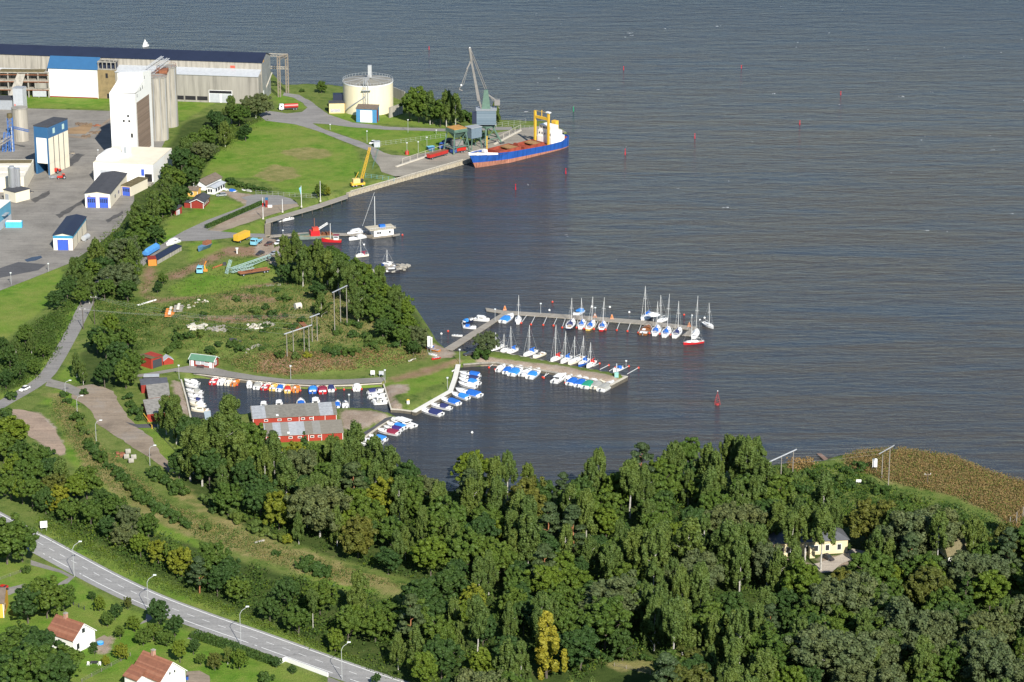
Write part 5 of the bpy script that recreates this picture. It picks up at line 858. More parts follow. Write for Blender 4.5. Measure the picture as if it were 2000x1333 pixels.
a = SS[0]; mb.add([(a[0], -a[1], a[2]), (a[0], a[1], a[2]), (a[0], a[1] * .93, a[3]), (a[0], -a[1] * .93, a[3])], [(0, 1, 2, 3)], SB); rb.add([(a[0], -a[1] * .93, a[3]), (a[0], a[1] * .93, a[3]), (a[0], a[1] * .9, -1), (a[0], -a[1] * .9, -1)], [(0, 1, 2, 3)], SR)
hl = mb.build('hull', ship); rb.build('boot_top', hl)
mb = MB(); n = len(SS); dk = lambda p: p[2] - (.9 if p[5] > .8 or p[5] < .1 else .5); mb.add([(p[0], -p[1] * .99, dk(p)) for p in SS] + [(p[0], p[1] * .99, dk(p)) for p in SS], [(i, i + 1, n + i + 1, n + i) for i in range(n - 1)], HATCH); mb.build('deck', ship)
mb = MB()
for s in (-1, 1):
    for i in range(6, n - 1): a, b_ = SS[i], SS[i + 1]; mb.add([(a[0], s * (a[1] + .04), a[2] - .75), (b_[0], s * (b_[1] + .04), b_[2] - .9), (b_[0], s * (b_[1] + .04), b_[2] + .35), (a[0], s * (a[1] + .04), a[2] + .1)], [(0, 1, 2, 3) if s < 0 else (3, 2, 1, 0)], GEL)
mb.build('bulwark', hl)
mb = MB(); mb.box(X(.93), -2.2, 6.3, X(.99), 2.2, 6.45, CONC2); mb.box(X(.88), -1, 6.2, X(.91), 1, 7.4, GEL); mb.build('forecastle', ship)
for t0, t1, z in ((.30, .52, 4.4), (.56, .80, 5.2)):
    mb = MB(); x0, x1 = X(t0), X(t1); mb.box(x0, -4, z - .9, x1, -3.7, z + .9, HATCH); mb.box(x0, 3.7, z - .9, x1, 4, z + .9, HATCH); mb.box(x0, -3.7, z - .9, x0 + .3, 3.7, z + .9, HATCH); mb.box(x1 - .3, -3.7, z - .9, x1, 3.7, z + .9, HATCH); o = mb.build('hatch_coaming', ship); mb = MB(); mb.box(x0 + .3, -3.7, z - .85, x1 - .3, 3.7, z - .7, HOLD); mb.box(x0 + 1, -3.6, z + .3, x0 + (x1 - x0) * .42, 3.6, z + .75, mat("hatch_boards", (.30, .17, .07), .9, .3, .5)); mb.build('hold', o)
mb = MB(); mb.box(X(.53), -1.5, 4.3, X(.55), 1.5, 6.6, HATCH); mb.build('winch', ship)
x0, x1 = X(.075), X(.225); br = MB(); br.box(x0, -4.6, 3.4, x1, 4.6, 6.6, GEL); br.box(x0 + 1.4, -4.4, 6.6, x1 - .2, 4.4, 9.2, GEL); br.box(x0 + 3.4, -3.8, 9.2, x1 - .4, 3.8, 11.8, GEL); bo = br.build('bridge', ship); mb = MB()
for k in range(7): mb.box(x1 - .43, -3.4 + k * 1.0, 10.3, x1 - .34, -2.75 + k * 1.0, 11.3, GLASS)
for k in range(5): mb.box(x1 - .23, -3.6 + k * 1.7, 7.5, x1 - .14, -3.0 + k * 1.7, 8.3, GLASS)
for k in range(4): mb.box(x0 + 2 + k * 1.7, -4.64, 4.6, x0 + 2.7 + k * 1.7, -4.58, 5.4, GLASS)
mb.build('window', bo); mb = MB(); mb.box(x0 + .6, -1.3, 9.2, x0 + 2.6, 1.3, 13, SYEL); mb.build('funnel', ship); mb = MB()
for k in range(9): mb.rod((X(.005) + k * .55, -3.9, 5.2), (X(.005) + k * .55, -3.9, 6.4), .05, GEL, 3)
mb.rod((X(.005), -3.9, 6.4), (X(.08), -4.3, 6.4), .06, GEL, 3); mb.box(X(.01), -3.4, 5.0, X(.07), -1.8, 6.2, mat("lifeboat_orange", (.6, .25, .05))); mb.rod((X(.02), -2.6, 5), (X(.02), -2.6, 10), .1, GEL); mb.build('stern_rail', ship)
for s in (-1, 1): mb = MB(); mb.box(X(.255) - .45, s * 4.3 - .45, 3.4, X(.255) + .45, s * 4.3 + .45, 18.6, SYEL); mb.build('goalpost', ship)
mb = MB(); mb.box(X(.255) - .4, -3.85, 15.2, X(.255) + .4, 3.85, 16.4, SYEL); mb.rod((X(.255), 0, 16.4), (X(.255), 0, 19.5), .18, SYEL); mb.rod((X(.255), -4.3, 18.7), (X(.255), 4.3, 18.7), .08, SYEL); mb.box(X(.255) - .7, 3.2, 18.8, X(.255) + .7, 5.4, 19.3, GEL); mb.build('crossbeam', ship)
mb = MB(); mb.rod((X(.87), 0, 6), (X(.87), 0, 13.5), .26, SYEL, 6); mb.rod((X(.87), -1.2, 11.5), (X(.87), 1.2, 11.5), .1, SYEL); mb.build('foremast', ship); mb = MB(); mb.rod((X(.255), -4.3, 18), (X(.10), -4.4, 5.5), .05, FELT, 3); mb.rod((X(.87), 0, 13), (X(.98), 0, 7.5), .04, FELT, 3); mb.build('stay', ship)
fl = MB(); txt = bpy.data.curves.new("ship_name", 'FONT')
for k in range(3): fl.box(X(.03) + k * 2.6, -SS[1][1] * 1.0 - .25, 2.6, X(.03) + k * 2.6 + 1.3, -SS[1][1] + .1, 3.1, GEL)
fl.build('stern_mark', hl)
# ------------------------------------------------------------------ quay crane, hoppers
CG = mat("crane_green", (.095, .165, .125), .6, .15, 1); CGREY = mat("crane_grey_steel", (.215, .205, .19), .6, .15, 1); CBOX = mat("crane_cab_sheet", (.14, .19, .23), .6, .1, 1)
c0 = G(950, 281, LAND); t = thing('quay_crane', c0, "tall green and grey luffing quay crane beside the cargo ship", "crane", R(42)); zz = lambda py: ZTOP(c0.x, c0.y, py) - LAND
z1, z2, z3, z4 = zz(246), zz(241), zz(213), zz(176)
for sx in (-1, 1):
    for sy in (-1, 1): mb = MB(); mb.rod((sx * 5.2, sy * 5.2, 0), (sx * 2.0, sy * 2.0, z1), .42, CG, 6); mb.box(sx * 5.2 - 1.2, sy * 5.2 - .4, -.05, sx * 5.2 + 1.2, sy * 5.2 + .4, .8, FELT); mb.build('leg', t)
mb = MB()
for a, b_ in (((-4.2, -4.2), (4.2, -4.2)), ((4.2, -4.2), (4.2, 4.2)), ((4.2, 4.2), (-4.2, 4.2)), ((-4.2, 4.2), (-4.2, -4.2))): mb.rod((*a, 3), (*b_, 3), .28, CG, 4); mb.rod((*a, 3), (b_[0] * .6, b_[1] * .6, z1 * .8), .18, CG, 4)
mb.box(-3, -3, z1 - .5, 3, 3, z1 + .2, CG); mb.cyl(0, 0, z1, z2, 2.2, FELT, n=16); mb.build('portal', t)
SW = link('slewing_deck', None, t, (0, 0, 0)); SW.rotation_euler.z = R(-42)
mb = MB(); mb.box(-4.5, -3.4, z2, 4.6, 3.6, z3, striped("cab_ribs", [(.14, .19, .23), (.17, .22, .26), (.115, .165, .205)], .6, 2, .6, .1)); o = mb.build('machine_house', SW); mb = MB(); mb.box(-4.8, -3.7, z3, 4.9, 3.9, z3 + .3, GREYM); mb.build('roof', o); fbox(t, 'cab', -6.6, -3.2, z2 + .4, -4.55, -1.0, z3 - 1, NAVY, SW)
mb = MB(); mb.loft([[(-2.2, -1.5, z3), (2, -1.5, z3), (2, 1.5, z3), (-2.2, 1.5, z3)], [(-1, -.8, z4), (.8, -.8, z4), (.8, .8, z4), (-1, .8, z4)]], CG); mb.build('tower', SW)
tip = Vector((-7.6, -1, zz(93))); el = Vector((-6.8, -1, zz(118))); mb = MB(); mb.rod((-3.4, -.5, zz(196)), el, 1.0, CGREY, 4, .55); mb.rod((-3.4, -.5, zz(196)), (-2.2, -.5, z3), .5, CGREY, 6); mb.build('jib', SW)
mb = MB(); mb.truss((-.2, 0, z4 + .4), tip, .9, .13, CGREY, 12, .6); mb.rod(tip, el, .7, CGREY, 5); mb.rod(el, el + Vector((-2.2, 0, -4)), .4, CGREY, 4); mb.rod(tip + Vector((0, 0, .3)), tip + Vector((.6, 0, -2)), .35, GEL, 5); mb.build('back_stay', SW)
mb = MB(); mb.rod((-1, 0, z4 - 1), (5.2, 0, z4 - 5.5), .4, CGREY, 5); mb.box(3.8, -1.2, z4 - 7.2, 6.4, 1.2, z4 - 4.6, CGREY); mb.rod((5, 0, z4 - 6), (3.2, 0, z3), .16, CGREY, 4); mb.rod((.8, 0, z4 - 2), (6.2, 0, z3 + .2), .16, CGREY, 4); mb.build('counterweight', SW)
mb = MB(); hk = Vector((-11.6, -1, zz(166))); mb.rod(el + Vector((-.6, 0, 0)), hk, .2, CGREY, 4); mb.rod(el + Vector((-.9, 0, -1)), hk + Vector((1.0, 0, 0)), .12, CGREY, 4); mb.ball(hk.x, hk.y, hk.z, .5, GEL); mb.rod(hk, hk + Vector((-1, 0, -2)), .2, CGREY, 5); mb.rod(hk + Vector((-1, 0, -2)), hk + Vector((.6, 0, -2.6)), .25, CGREY, 5); mb.build('grab', SW)
c1 = G(892, 297, LAND); t = thing('hopper', c1, "green framed loading hopper with a rust-coloured top on the quay", "hopper", R(35)); zz = lambda py: ZTOP(c1.x, c1.y, py) - LAND; h = zz(254)
for sx in (-1, 1):
    for sy in (-1, 1): mb = MB(); mb.rod((sx * 4.6, sy * 4.2, 0), (sx * 3, sy * 3, h), .32, CG, 6); mb.build('leg', t)
mb = MB(); mb.loft([[(-1, -1, h - 3.5), (1, -1, h - 3.5), (1, 1, h - 3.5), (-1, 1, h - 3.5)], [(-3.6, -3.6, h), (3.6, -3.6, h), (3.6, 3.6, h), (-3.6, 3.6, h)], [(-3.6, -3.6, h + 1), (3.6, -3.6, h + 1), (3.6, 3.6, h + 1), (-3.6, 3.6, h + 1)]], CG); mb.build('bin', t); fbox(t, 'grate', -3.5, -3.5, h + 1.01, 3.5, 3.5, h + 1.3, mat("rust_orange", (.42, .22, .06), .9, .25, .8))
mb = MB()
for z in (3.2, h - .3): mb.rod((-3.9, -3.7, z), (3.9, -3.7, z), .22, CG, 4); mb.rod((-3.9, 3.7, z), (3.9, 3.7, z), .22, CG, 4); mb.rod((3.9, -3.7, z), (3.9, 3.7, z), .22, CG, 4); mb.rod((-3.9, -3.7, z), (-3.9, 3.7, z), .22, CG, 4)
mb.rod((-4.4, -4, .5), (3.4, -3.3, h - .5), .15, CG, 4); mb.rod((4.4, -4, .5), (3.4, 3.3, h - .5), .15, CG, 4); mb.box(-2, -2, 3.3, 2.4, 2, 5.5, CGREY); mb.build('bracing', t); mb = MB(); mb.box(-4.5, -3.2, 2.6, 4, 3, 3.0, CGREY); mb.build('platform', t)
t = thing('hopper', G(925, 290, LAND), "grey boxed hopper between the green hopper and the quay crane", "hopper", R(38)); mb = MB(); mb.box(-3, -2.4, 5.4, 3, 2.4, 10.2, CBOX); mb.build('bin', t); mb = MB(); mb.box(-3.2, -2.6, 10.2, 3.2, 2.6, 10.5, GREYM); mb.build('roof', t)
for sx in (-1, 1):
    for sy in (-1, 1): mb = MB(); mb.rod((sx * 3, sy * 2.4, 0), (sx * 2.4, sy * 2, 5.4), .25, CG, 5); mb.build('leg', t)
# white crane-way rails with posts
for A, B, n, lb in (((774, 327), (874, 293), 7, "white post and rail barrier beside the red trailer"), ((966, 283), (1017, 256), 5, "white post and rail barrier behind the cargo ship")):
    a, b_ = G(*A), G(*B); t = thing('barrier', a, lb, "barrier", ang(a, b_)); LL = (b_ - a).length; fbox(t, 'kerb', 0, -.5, -.2, LL, .5, .55, KERB); mb = MB(); mb.rod((LL * .12, 0, 3.0), (LL, 0, 3.0), .08, KERB, 4); mb.build('rail', t)
    for k in range(n): x = LL * (.12 + .88 * k / (n - 1)); mb = MB(); mb.rod((x, 0, .4), (x, 0, 3.1), .10, KERB, 4); mb.build('post', t)
# ------------------------------------------------------------------ vehicles
TYRE = mat("tyre", (.02, .02, .022), .9, .1); CARW = mat("white_car_paint", (.80, .80, .79), .3, .02); CARS = mat("silver_car_paint", (.45, .47, .48), .3, .04, metal=.4); CARR = mat("red_car_paint", (.50, .03, .02), .3, .05); CARLB = mat("pale_blue_paint", (.20, .48, .60), .5, .1); CARD = mat("dark_car_paint", (.05, .045, .05), .35, .1); DKB = mat("truck_blue", (.03, .09, .35), .5, .1)
def wheels(t, xs, w_, r_):
    for x in xs:
        for s in (-1, 1): mb = MB(); mb.rod((x, s * w_ - .12, r_), (x, s * w_ + .12, r_), r_, TYRE, 10); o = mb.build('wheel', t); mb = MB(); mb.rod((x, s * (w_ + .125) - .01, r_), (x, s * (w_ + .125) + .01, r_), r_ * .55, GREYM, 8); mb.build('rim', o)
def car(front, rear, m, label, est=False):
    a, b_ = GP(*front), GP(*rear); c = (a + b_) / 2; t = thing('parked_car', c, label, 'car', ang(b_, a), None); Ln = 4.5; mb = MB(); P = [(-2.25, .75, .85), (-1.9, .85, .9), (1.0, .85, .82), (2.0, .72, .70), (2.25, .62, .58)]
    mb.loft([[(x, .25 * 0 - w_, .3), (x, w_, .3), (x, w_, z), (x, w_ * .93, z + .06), (x, -w_ * .93, z + .06), (x, -w_, z)] for x, w_, z in P], m); mb.build('body', t); r0, r1 = (-2.1, -1.7) if est else (-1.8, -1.1); mb = MB(); mb.loft([[(r0, -.75, .9), (1.05, -.75, .86), (1.05, .75, .86), (r0, .75, .9)], [(r1, -.6, 1.42), (.25, -.6, 1.42), (.25, .6, 1.42), (r1, .6, 1.42)]], GLASS); g_ = mb.build('window', t); mb = MB(); mb.box(r1 - .05, -.62, 1.41, .3, .62, 1.47, m); mb.build('roof', t); wheels(t, (-1.35, 1.35), .75, .32); return t
car((40, 766), (56, 759), CARW, "white car driving down the side road"); car((723, 283), (733, 279), CARW, "white car parked by the grey box on the lawn's edge"); car((423, 384), (441, 383), CARS, "silver estate car parked beside the red cabin", True); car((-3, 1158), (10, 1150), CARR, "bright red car half hidden behind the yellow house"); car((502, 500), (514, 495), CARD, "dark scrap car lying in the junk yard"); car((519, 481), (531, 477), mat("brown_car", (.10, .05, .04), .4), "brown car parked in the junk yard"); car((537, 480), (549, 474), CARW, "white car beside the grove in the junk yard"); car((543, 496), (531, 499), CARS, "silver car with open bonnet in the junk yard"); car((1624, 1096), (1610, 1089), CARD, "dark car parked in the villa's courtyard"); car((906, 695), (928, 694), CARD, "black car parked under the pier's bush")
def truck(front, rear, cab, body, kind, label, cat='truck', trailer=False):
    a, b_ = GP(*front), GP(*rear); LL = (a - b_).length; t = thing('tipper_trailer' if trailer else 'truck', (a + b_) / 2, label, cat, ang(b_, a)); h = LL / 2; mb = MB(); mb.box(-h, -.9, .7, h - .3, .9, 1.05, FELT); mb.build('chassis', t)
    x1 = h if trailer else h - 2.6
    if not trailer: mb = MB(); mb.loft([[(h - 2.3, -1.2, .7), (h, -1.2, .7), (h, 1.2, .7), (h - 2.3, 1.2, .7)], [(h - 2.3, -1.2, 2.1), (h, -1.2, 2.1), (h, 1.2, 2.1), (h - 2.3, 1.2, 2.1)], [(h - 2.3, -1.1, 3.1), (h - .35, -1.1, 3.1), (h - .35, 1.1, 3.1), (h - 2.3, 1.1, 3.1)]], cab); o = mb.build('cab', t); fbox(t, 'windshield', h - .28, -1.0, 2.12, h + .02, 1.0, 2.8, GLASS, o); fbox(t, 'side_window', h - 1.6, -1.23, 2.0, h - .6, 1.23, 2.6, GLASS, o)
    mb = MB()
    if kind == 'tank': mb.rod((-h, 0, 2.0), (x1, 0, 2.0), 1.2, body, 14)
    elif kind == 'tip': mb.loft([[(-h, -1.0, 1.06), (x1, -1.0, 1.06), (x1, 1.0, 1.06), (-h, 1.0, 1.06)], [(-h, -1.3, 2.6), (x1, -1.3, 2.6), (x1, 1.3, 2.6), (-h, 1.3, 2.6)]], body); mb.box(-h + .2, -1.1, 2.61, x1 - .2, 1.1, 2.66, HOLD)
    elif kind == 'box': mb.box(-h, -1.25, 1.06, x1, 1.25, 3.5, body)
    else: mb.box(-h, -1.2, 1.06, x1, 1.2, 1.2, body); mb.box(-h, -1.25, 1.2, x1, -1.15, 1.7, body); mb.box(-h, 1.15, 1.2, x1, 1.25, 1.7, body)
    mb.build({'tank': 'tank', 'tip': 'tipper_body', 'box': 'box_body'}.get(kind, 'flatbed'), t); wheels(t, ([h - 1.2] if not trailer else [h - 1.5]) + [-h + 1, -h + 2.3], 1.05, .5); return t
truck((545, 216), (582, 214), CARW, mat("tank_red", (.42, .04, .035), .4, .08), 'tank', "tank lorry with a white cab and red tank on the works road"); truck((837, 313), (872, 303), CARR, mat("trailer_red", (.45, .03, .025), .5, .12), 'tip', "long red tipper trailer on the quay", "trailer", True); truck((881, 301), (908, 297), DKB, CARR, 'tip', "blue and red lorry under the hoppers"); truck((862, 293), (880, 284), DKB, NAVY, 'box', "dark blue lorry in the hopper's shade"); truck((390, 537), (394, 524), CARLB, CARLB, 'flat', "pale blue scrap lorry on the green in the junk yard"); truck((494, 482), (508, 473), CARLB, CARLB, 'flat', "turquoise pick-up in the junk yard"); truck((461, 476), (484, 466), SYEL, SYEL, 'box', "bright yellow box trailer beside the harbour road", "trailer", True); truck((467, 540), (525, 531), CARW, HOLD, 'flat', "rusty flatbed trailer with a white end in the junk yard", "trailer", True)
def tractor(px, py, rz, label): t = thing('tractor', GP(px, py), label, 'tractor', rz); mb = MB(); mb.box(-.5, -.5, .7, 1.9, .5, 1.5, CARR); mb.build('bonnet', t); mb = MB(); mb.box(-1.5, -.8, .8, -.4, .8, 2.4, CARR); mb.box(-1.4, -.82, 1.5, -.5, .82, 2.2, GLASS); mb.build('cab', t); wheels(t, (-1.2,), .95, .8); wheels(t, (1.4,), .7, .45)
tractor(113, 338, R(60), "red tractor with a white bonnet beside the loading tower"); tractor(120, 350, R(200), "second red tractor standing nearer in the yard"); t = thing('farm_implement', GP(104, 349), "grey farm implement standing left of the red tractors", 'implement'); mb = MB(); mb.truss((-2, 0, .6), (2, .4, .8), .7, .08, GREYM, 5); mb.build('frame', t); mb = MB(); mb.rod((-1, -1, .5), (1, 1, .5), .3, GREYM, 6); mb.build('roller', t)
t = thing('skip_container', GP(28, 444), "sky blue open container full of white sacks in the works yard", 'container', R(0)); mb = MB(); mb.box(-3.4, -1.2, 0, 3.4, 1.2, 2.5, mat("container_sky_blue", (.08, .45, .72), .5, .08)); mb.build('box', t); mb = MB(); [mb.ball(x, y, 2.5, .55, GEL, 6, .6) for x in np.arange(-2.8, 3, .9) for y in (-.5, .5)]; mb.build('sacks', t)
t = thing('blue_skip', GP(841, 294), "small blue skip on the quay by the lawn", 'skip', R(30)); mb = MB(); mb.loft([[(-1.3, -.9, 0), (1.3, -.9, 0), (1.3, .9, 0), (-1.3, .9, 0)], [(-1.8, -1.1, 1.9), (1.8, -1.1, 1.9), (1.8, 1.1, 1.9), (-1.8, 1.1, 1.9)]], BLUE); mb.build('body', t); mb = MB(); mb.box(-1.7, -1, 1.9, 1.7, 1, 2.0, CARLB); mb.build('lid', t)
t = thing('service_box', GP(736, 287), "light grey service cabinet beside the white parked car", 'cabinet', R(10)); mb = MB(); mb.box(-1.4, -1.2, -.2, 1.4, 1.2, 2.6, LGREY); mb.build('body', t); mb = MB(); mb.box(-1.5, -1.3, 2.6, 1.5, 1.3, 2.75, GREYM); mb.build('roof', t); t = thing('red_tank', GP(795, 302), "small red tank on the quay's edge", 'tank'); mb = MB(); mb.cyl(0, 0, 0, 1.6, .9, CARR, n=10); mb.build('body', t); mb = MB(); mb.rod((0, 0, 1.6), (0, 0, 2.2), .3, CARR); mb.build('lid', t)
c = GP(700, 364); t = thing('mobile_crane', c, "yellow lattice-boom mobile crane on the grass above the quay", 'crane', R(20)); zz = lambda py: ZTOP(c.x, c.y, py) - c.z; mb = MB(); mb.box(-3.4, -1.3, .8, 2.8, 1.3, 1.7, SYEL); mb.build('carrier', t); mb = MB(); mb.box(-2.6, -1.2, 1.7, .6, 1.2, 3.5, mat("crane_cream", (.66, .52, .20), .6, .1)); mb.build('machine_house', t); mb = MB(); mb.box(.7, -1.2, 1.7, 2, .2, 3.3, GLASS); mb.build('cab', t); mb = MB(); mb.truss((1.2, 0, 2), (5.2, -1.2, zz(289)), 1.0, .11, SYEL, 10, .7); mb.build('boom', t); mb = MB(); mb.rod((-1.4, 0, 3.5), (.2, 0, 6.5), .12, SYEL); mb.rod((.2, 0, 6.5), (5.2, -1.2, zz(290)), .05, FELT, 3); mb.build('stay', t); wheels(t, (-2.6, -1.2, 1.6), 1.1, .55)
# ------------------------------------------------------------------ junk yard
def slab(name, A, B, wd, h, m, label, cat, lift=0.0):
    a, b_ = GP(*A), GP(*B); t = thing(name, a, label, cat, ang(a, b_)); LL = (b_ - a).length; return t, LL
t, LL = slab('boat_tarpaulin', (283, 503), (308, 488), 0, 0, 0, "long boat under a bright blue tarpaulin by the roadside", 'covered boat'); mb = MB(); mb.loft([[(x * LL, -1.5 * k, .9), (x * LL, -1.3 * k, 2.1), (x * LL, 0, 3.3 * k), (x * LL, 1.3 * k, 2.1), (x * LL, 1.5 * k, .9)] for x, k in ((0, .85), (.1, 1), (.9, 1), (1, .8))], mat("tarp_blue", (.07, .25, .58), .6, .15, 1)); mb.build('tarpaulin', t); mb = MB(); mb.loft([[(x * LL, -1.4 * k, .9), (x * LL, 0, .2), (x * LL, 1.4 * k, .9)] for x, k in ((-.03, .6), (.1, 1), (.9, 1), (1, .7))], NAVYH); mb.build('hull', t)
t, LL = slab('long_shelter', (302, 516), (349, 489), 0, 0, 0, "long low black-roofed shelter beside the tarpaulined boat", 'shelter'); mb = MB(); mb.box(0, -1.4, -.3, LL, -1.2, 1.8, CONC2); mb.box(0, 1.2, -.3, LL, 1.4, 2.3, CONC); mb.build('wall', t); mb = MB(); mb.add([(-.2, -1.6, 1.82), (LL + .2, -1.6, 1.82), (LL + .2, 1.7, 2.4), (-.2, 1.7, 2.4), (-.2, -1.6, 1.95), (LL + .2, -1.6, 1.95), (LL + .2, 1.7, 2.53), (-.2, 1.7, 2.53)], [(3, 2, 1, 0), (4, 5, 6, 7), (0, 1, 5, 4), (1, 2, 6, 5), (2, 3, 7, 6), (3, 0, 4, 7)], NAVY); mb.build('roof', t)
t, LL = slab('orange_container', (290, 520), (306, 519), 0, 0, 0, "orange-red container at the near end of the black shelter", 'container'); mb = MB(); mb.box(0, 0, -.2, LL, 5, 2.6, ORH); mb.build('box', t); mb = MB(); mb.box(-.05, -.05, 2.6, LL + .05, 5.05, 2.72, FALU); mb.build('roof', t)
t, LL = slab('old_boat_hull', (388, 493), (411, 484), 0, 0, 0, "old blue and black wooden boat hull propped up on the grass", 'old boat'); mb = MB(); mb.loft([[(x * LL, -1.5 * k, 2), (x * LL, 0, .2), (x * LL, 1.5 * k, 2)] for x, k in ((0, .3), (.2, .9), (.8, 1), (1, .7))], mat("faded_blue_boat", (.10, .22, .36), .8, .3)); mb.build('hull', t); mb = MB(); mb.box(LL * .5, -1, 2, LL * .95, 1, 3.4, RUST); mb.build('wheelhouse', t)
c = GP(452, 536); t = thing('crane_jib', c, "pale teal lattice crane jib lying on the green in the junk yard", 'crane jib'); e = GP(530, 508) - c; TS = mat("teal_steel", (.30, .42, .40), .7, .15); mb = MB(); mb.truss((0, 0, 1.5), (e.x, e.y, 1.8), 1.7, .13, TS, 14, 1.0); mb.build('jib', t); mb = MB(); mb.truss((-2, 0, .2), (-.4, 3, 5), .8, .1, TS, 5); mb.truss((0, 0, 1.5), (9, -.5, 3.4), 1.4, .1, TS, 8); mb.build('frame', t)
c = GP(415, 526); t = thing('steel_beams', c, "rusty orange steel beams lying in the grass", 'steel beam'); e = GP(437, 518) - c; mb = MB(); [mb.rod((0, k * .5, .3), (e.x, e.y + k * .5, .3), .18, mat("orange_steel", (.42, .13, .05), .8, .2), 4) for k in range(3)]; mb.build('beam', t); mb = MB(); mb.box(e.x - .3, e.y - 1, 0, e.x + 1, e.y + 1, .9, FELT); mb.build('block', t)
c = GP(401, 530); t = thing('digger_arm', c, "orange digger arm standing behind the pale blue scrap lorry", 'digger arm'); mb = MB(); mb.rod((0, 0, 0), (-.3, 0, 2.4), .3, SYEL); mb.rod((-.3, 0, 2.4), (.5, 0, 4.2), .25, ORH); mb.build('arm', t); mb = MB(); mb.box(-.8, -.6, -.1, .9, .6, .8, ORH); mb.build('base', t)
c = GP(463, 496); t = thing('white_funnel', c, "white funnel-shaped post on the brown track", 'post'); mb = MB(); mb.cyl(0, 0, 0, 1.2, .25, GEL, n=8); mb.build('post', t); mb = MB(); mb.cyl(0, 0, 1.2, 2.4, .25, GEL, .7, 8); mb.build('funnel', t)
def pallet(px, py, w_, d, m, lb): t = thing('pallet_stack', GP(px, py), lb, 'pallet stack', R(2)); mb = MB(); [mb.box(-w_, y, .02 + (k % 3) * .35, w_, y + .7, .32 + (k % 3) * .35, m) for k, y in enumerate(np.arange(-d, d - .5, .85))]; mb.build('pallets', t); mb = MB(); mb.box(-.5, -d + .2, .9, .5, d - .4, 1.3, GELC); mb.build('sacks', t)
pallet(333, 612, 1.8, 4.6, ORH, "long orange pallet stack with white sacks along its middle"); pallet(349, 604, 1.7, 3.6, CONC, "grey stack of stones beside the orange pallet stack")
def heap(px, py, n, rad, m, sz, lb, cat='rubble heap', flat=.5):
    c = GP(px, py); c = G(px, py, .25) if c.z < 0 else c; t = thing(cat.replace(' ', '_'), c, lb, cat); q = random.Random(px); mb = MB()
    for _ in range(n):
        s = q.uniform(.6, 1.3) * sz; x, y = q.uniform(-rad, rad), q.uniform(-rad, rad) * .8; mb.M = Matrix.Translation((x, y, s * .15)) @ Matrix.Rotation(q.uniform(0, 6), 4, 'Z') @ Matrix.Rotation(q.uniform(-.3, .3), 4, 'X'); mb.box(-s, -s * .7, -.1, s, s * .7, s * flat, m); mb.M = None
    mb.build('blocks', t); mb = MB(); mb.ball(0, 0, 0, rad * .4, mat("rubble_soil", (.30, .25, .18), .95, .25), 10, .25); mb.build('soil', t); return t
PALE = mat("pale_stone", (.58, .54, .45), .9, .2, 1.5)
heap(380, 641, 16, 4, PALE, 1.0, "heap of pale white slabs on the overgrown mound", flat=.3); heap(421, 643, 18, 4.2, CONC2, .9, "spread of grey slabs right of the pale slab heap", flat=.25); heap(500, 640, 18, 3.6, PALE, .7, "heap of pale stones in the middle of the mound"); heap(522, 634, 12, 2.6, CONC2, .7, "grey and white stone pile at the heap's far end"); heap(462, 666, 8, 2.2, FELT, .7, "dark scrap heap in the grass of the mound"); heap(535, 560, 12, 3, CONC, .6, "grey scrap pile at the grove's edge", flat=.4); heap(368, 600, 6, 2, PALE, .5, "scatter of white stones beside the grey stone stack"); heap(395, 590, 7, 2.4, PALE, .45, "pale rubble on the mound above the slabs"); heap(775, 523, 16, 4.5, CONC2, .9, "stone jetty heap beside the blue-hulled wooden boat"); heap(752, 528, 14, 4.5, CONC, .9, "low rubble tongue in the water near the fishing boat"); SOIL = mat("dark_soil", (.17, .12, .08), .95, .3, 1.2)
heap(158, 244, 9, 2.2, SOIL, .8, "small earth heap at the yard's sandy patch"); heap(189, 246, 8, 1.8, RUST, .7, "rusty scrap heap behind the white silo house's shadow"); heap(184, 260, 10, 2.4, SOIL, .7, "brown scrap heap in the middle of the yard"); heap(169, 267, 9, 2.2, SOIL, .8, "earth heap beside the concrete kerb in the yard"); heap(62, 376, 9, 2.0, FELT, .5, "dark scrap heap beside the beige pump house"); heap(142, 300, 12, 3.2, FELT, .35, "flat dark scrap spread in front of the loading tower", flat=.2); heap(128, 322, 6, 1.6, CONC, .6, "grey machine parts behind the red tractors")
heap(240, 890, 9, 2.2, RUST, .6, "rust-red brick heap beside the gravel lot")
for px, py, lb in ((247, 897, "big white concrete ring in front of the brick heap"), (256, 905, "white concrete ring nearest to the hedge"), (261, 898, "white concrete ring on the right of its group"), (250, 887, "white concrete ring at the back of its group")):
    t = thing('concrete_ring', GP(px, py), lb, 'concrete ring', 0, "concrete rings by the gravel lot"); mb = MB(); mb.rod((-.8, 0, .8), (.8, .4, .8), .85, mat("white_ring", (.34, .32, .27), .9, .35), 14); mb.build('ring', t); mb = MB(); mb.rod((-.83, 0, .8), (-.85, 0, .8), .65, DGREY, 12); mb.build('hole', t)
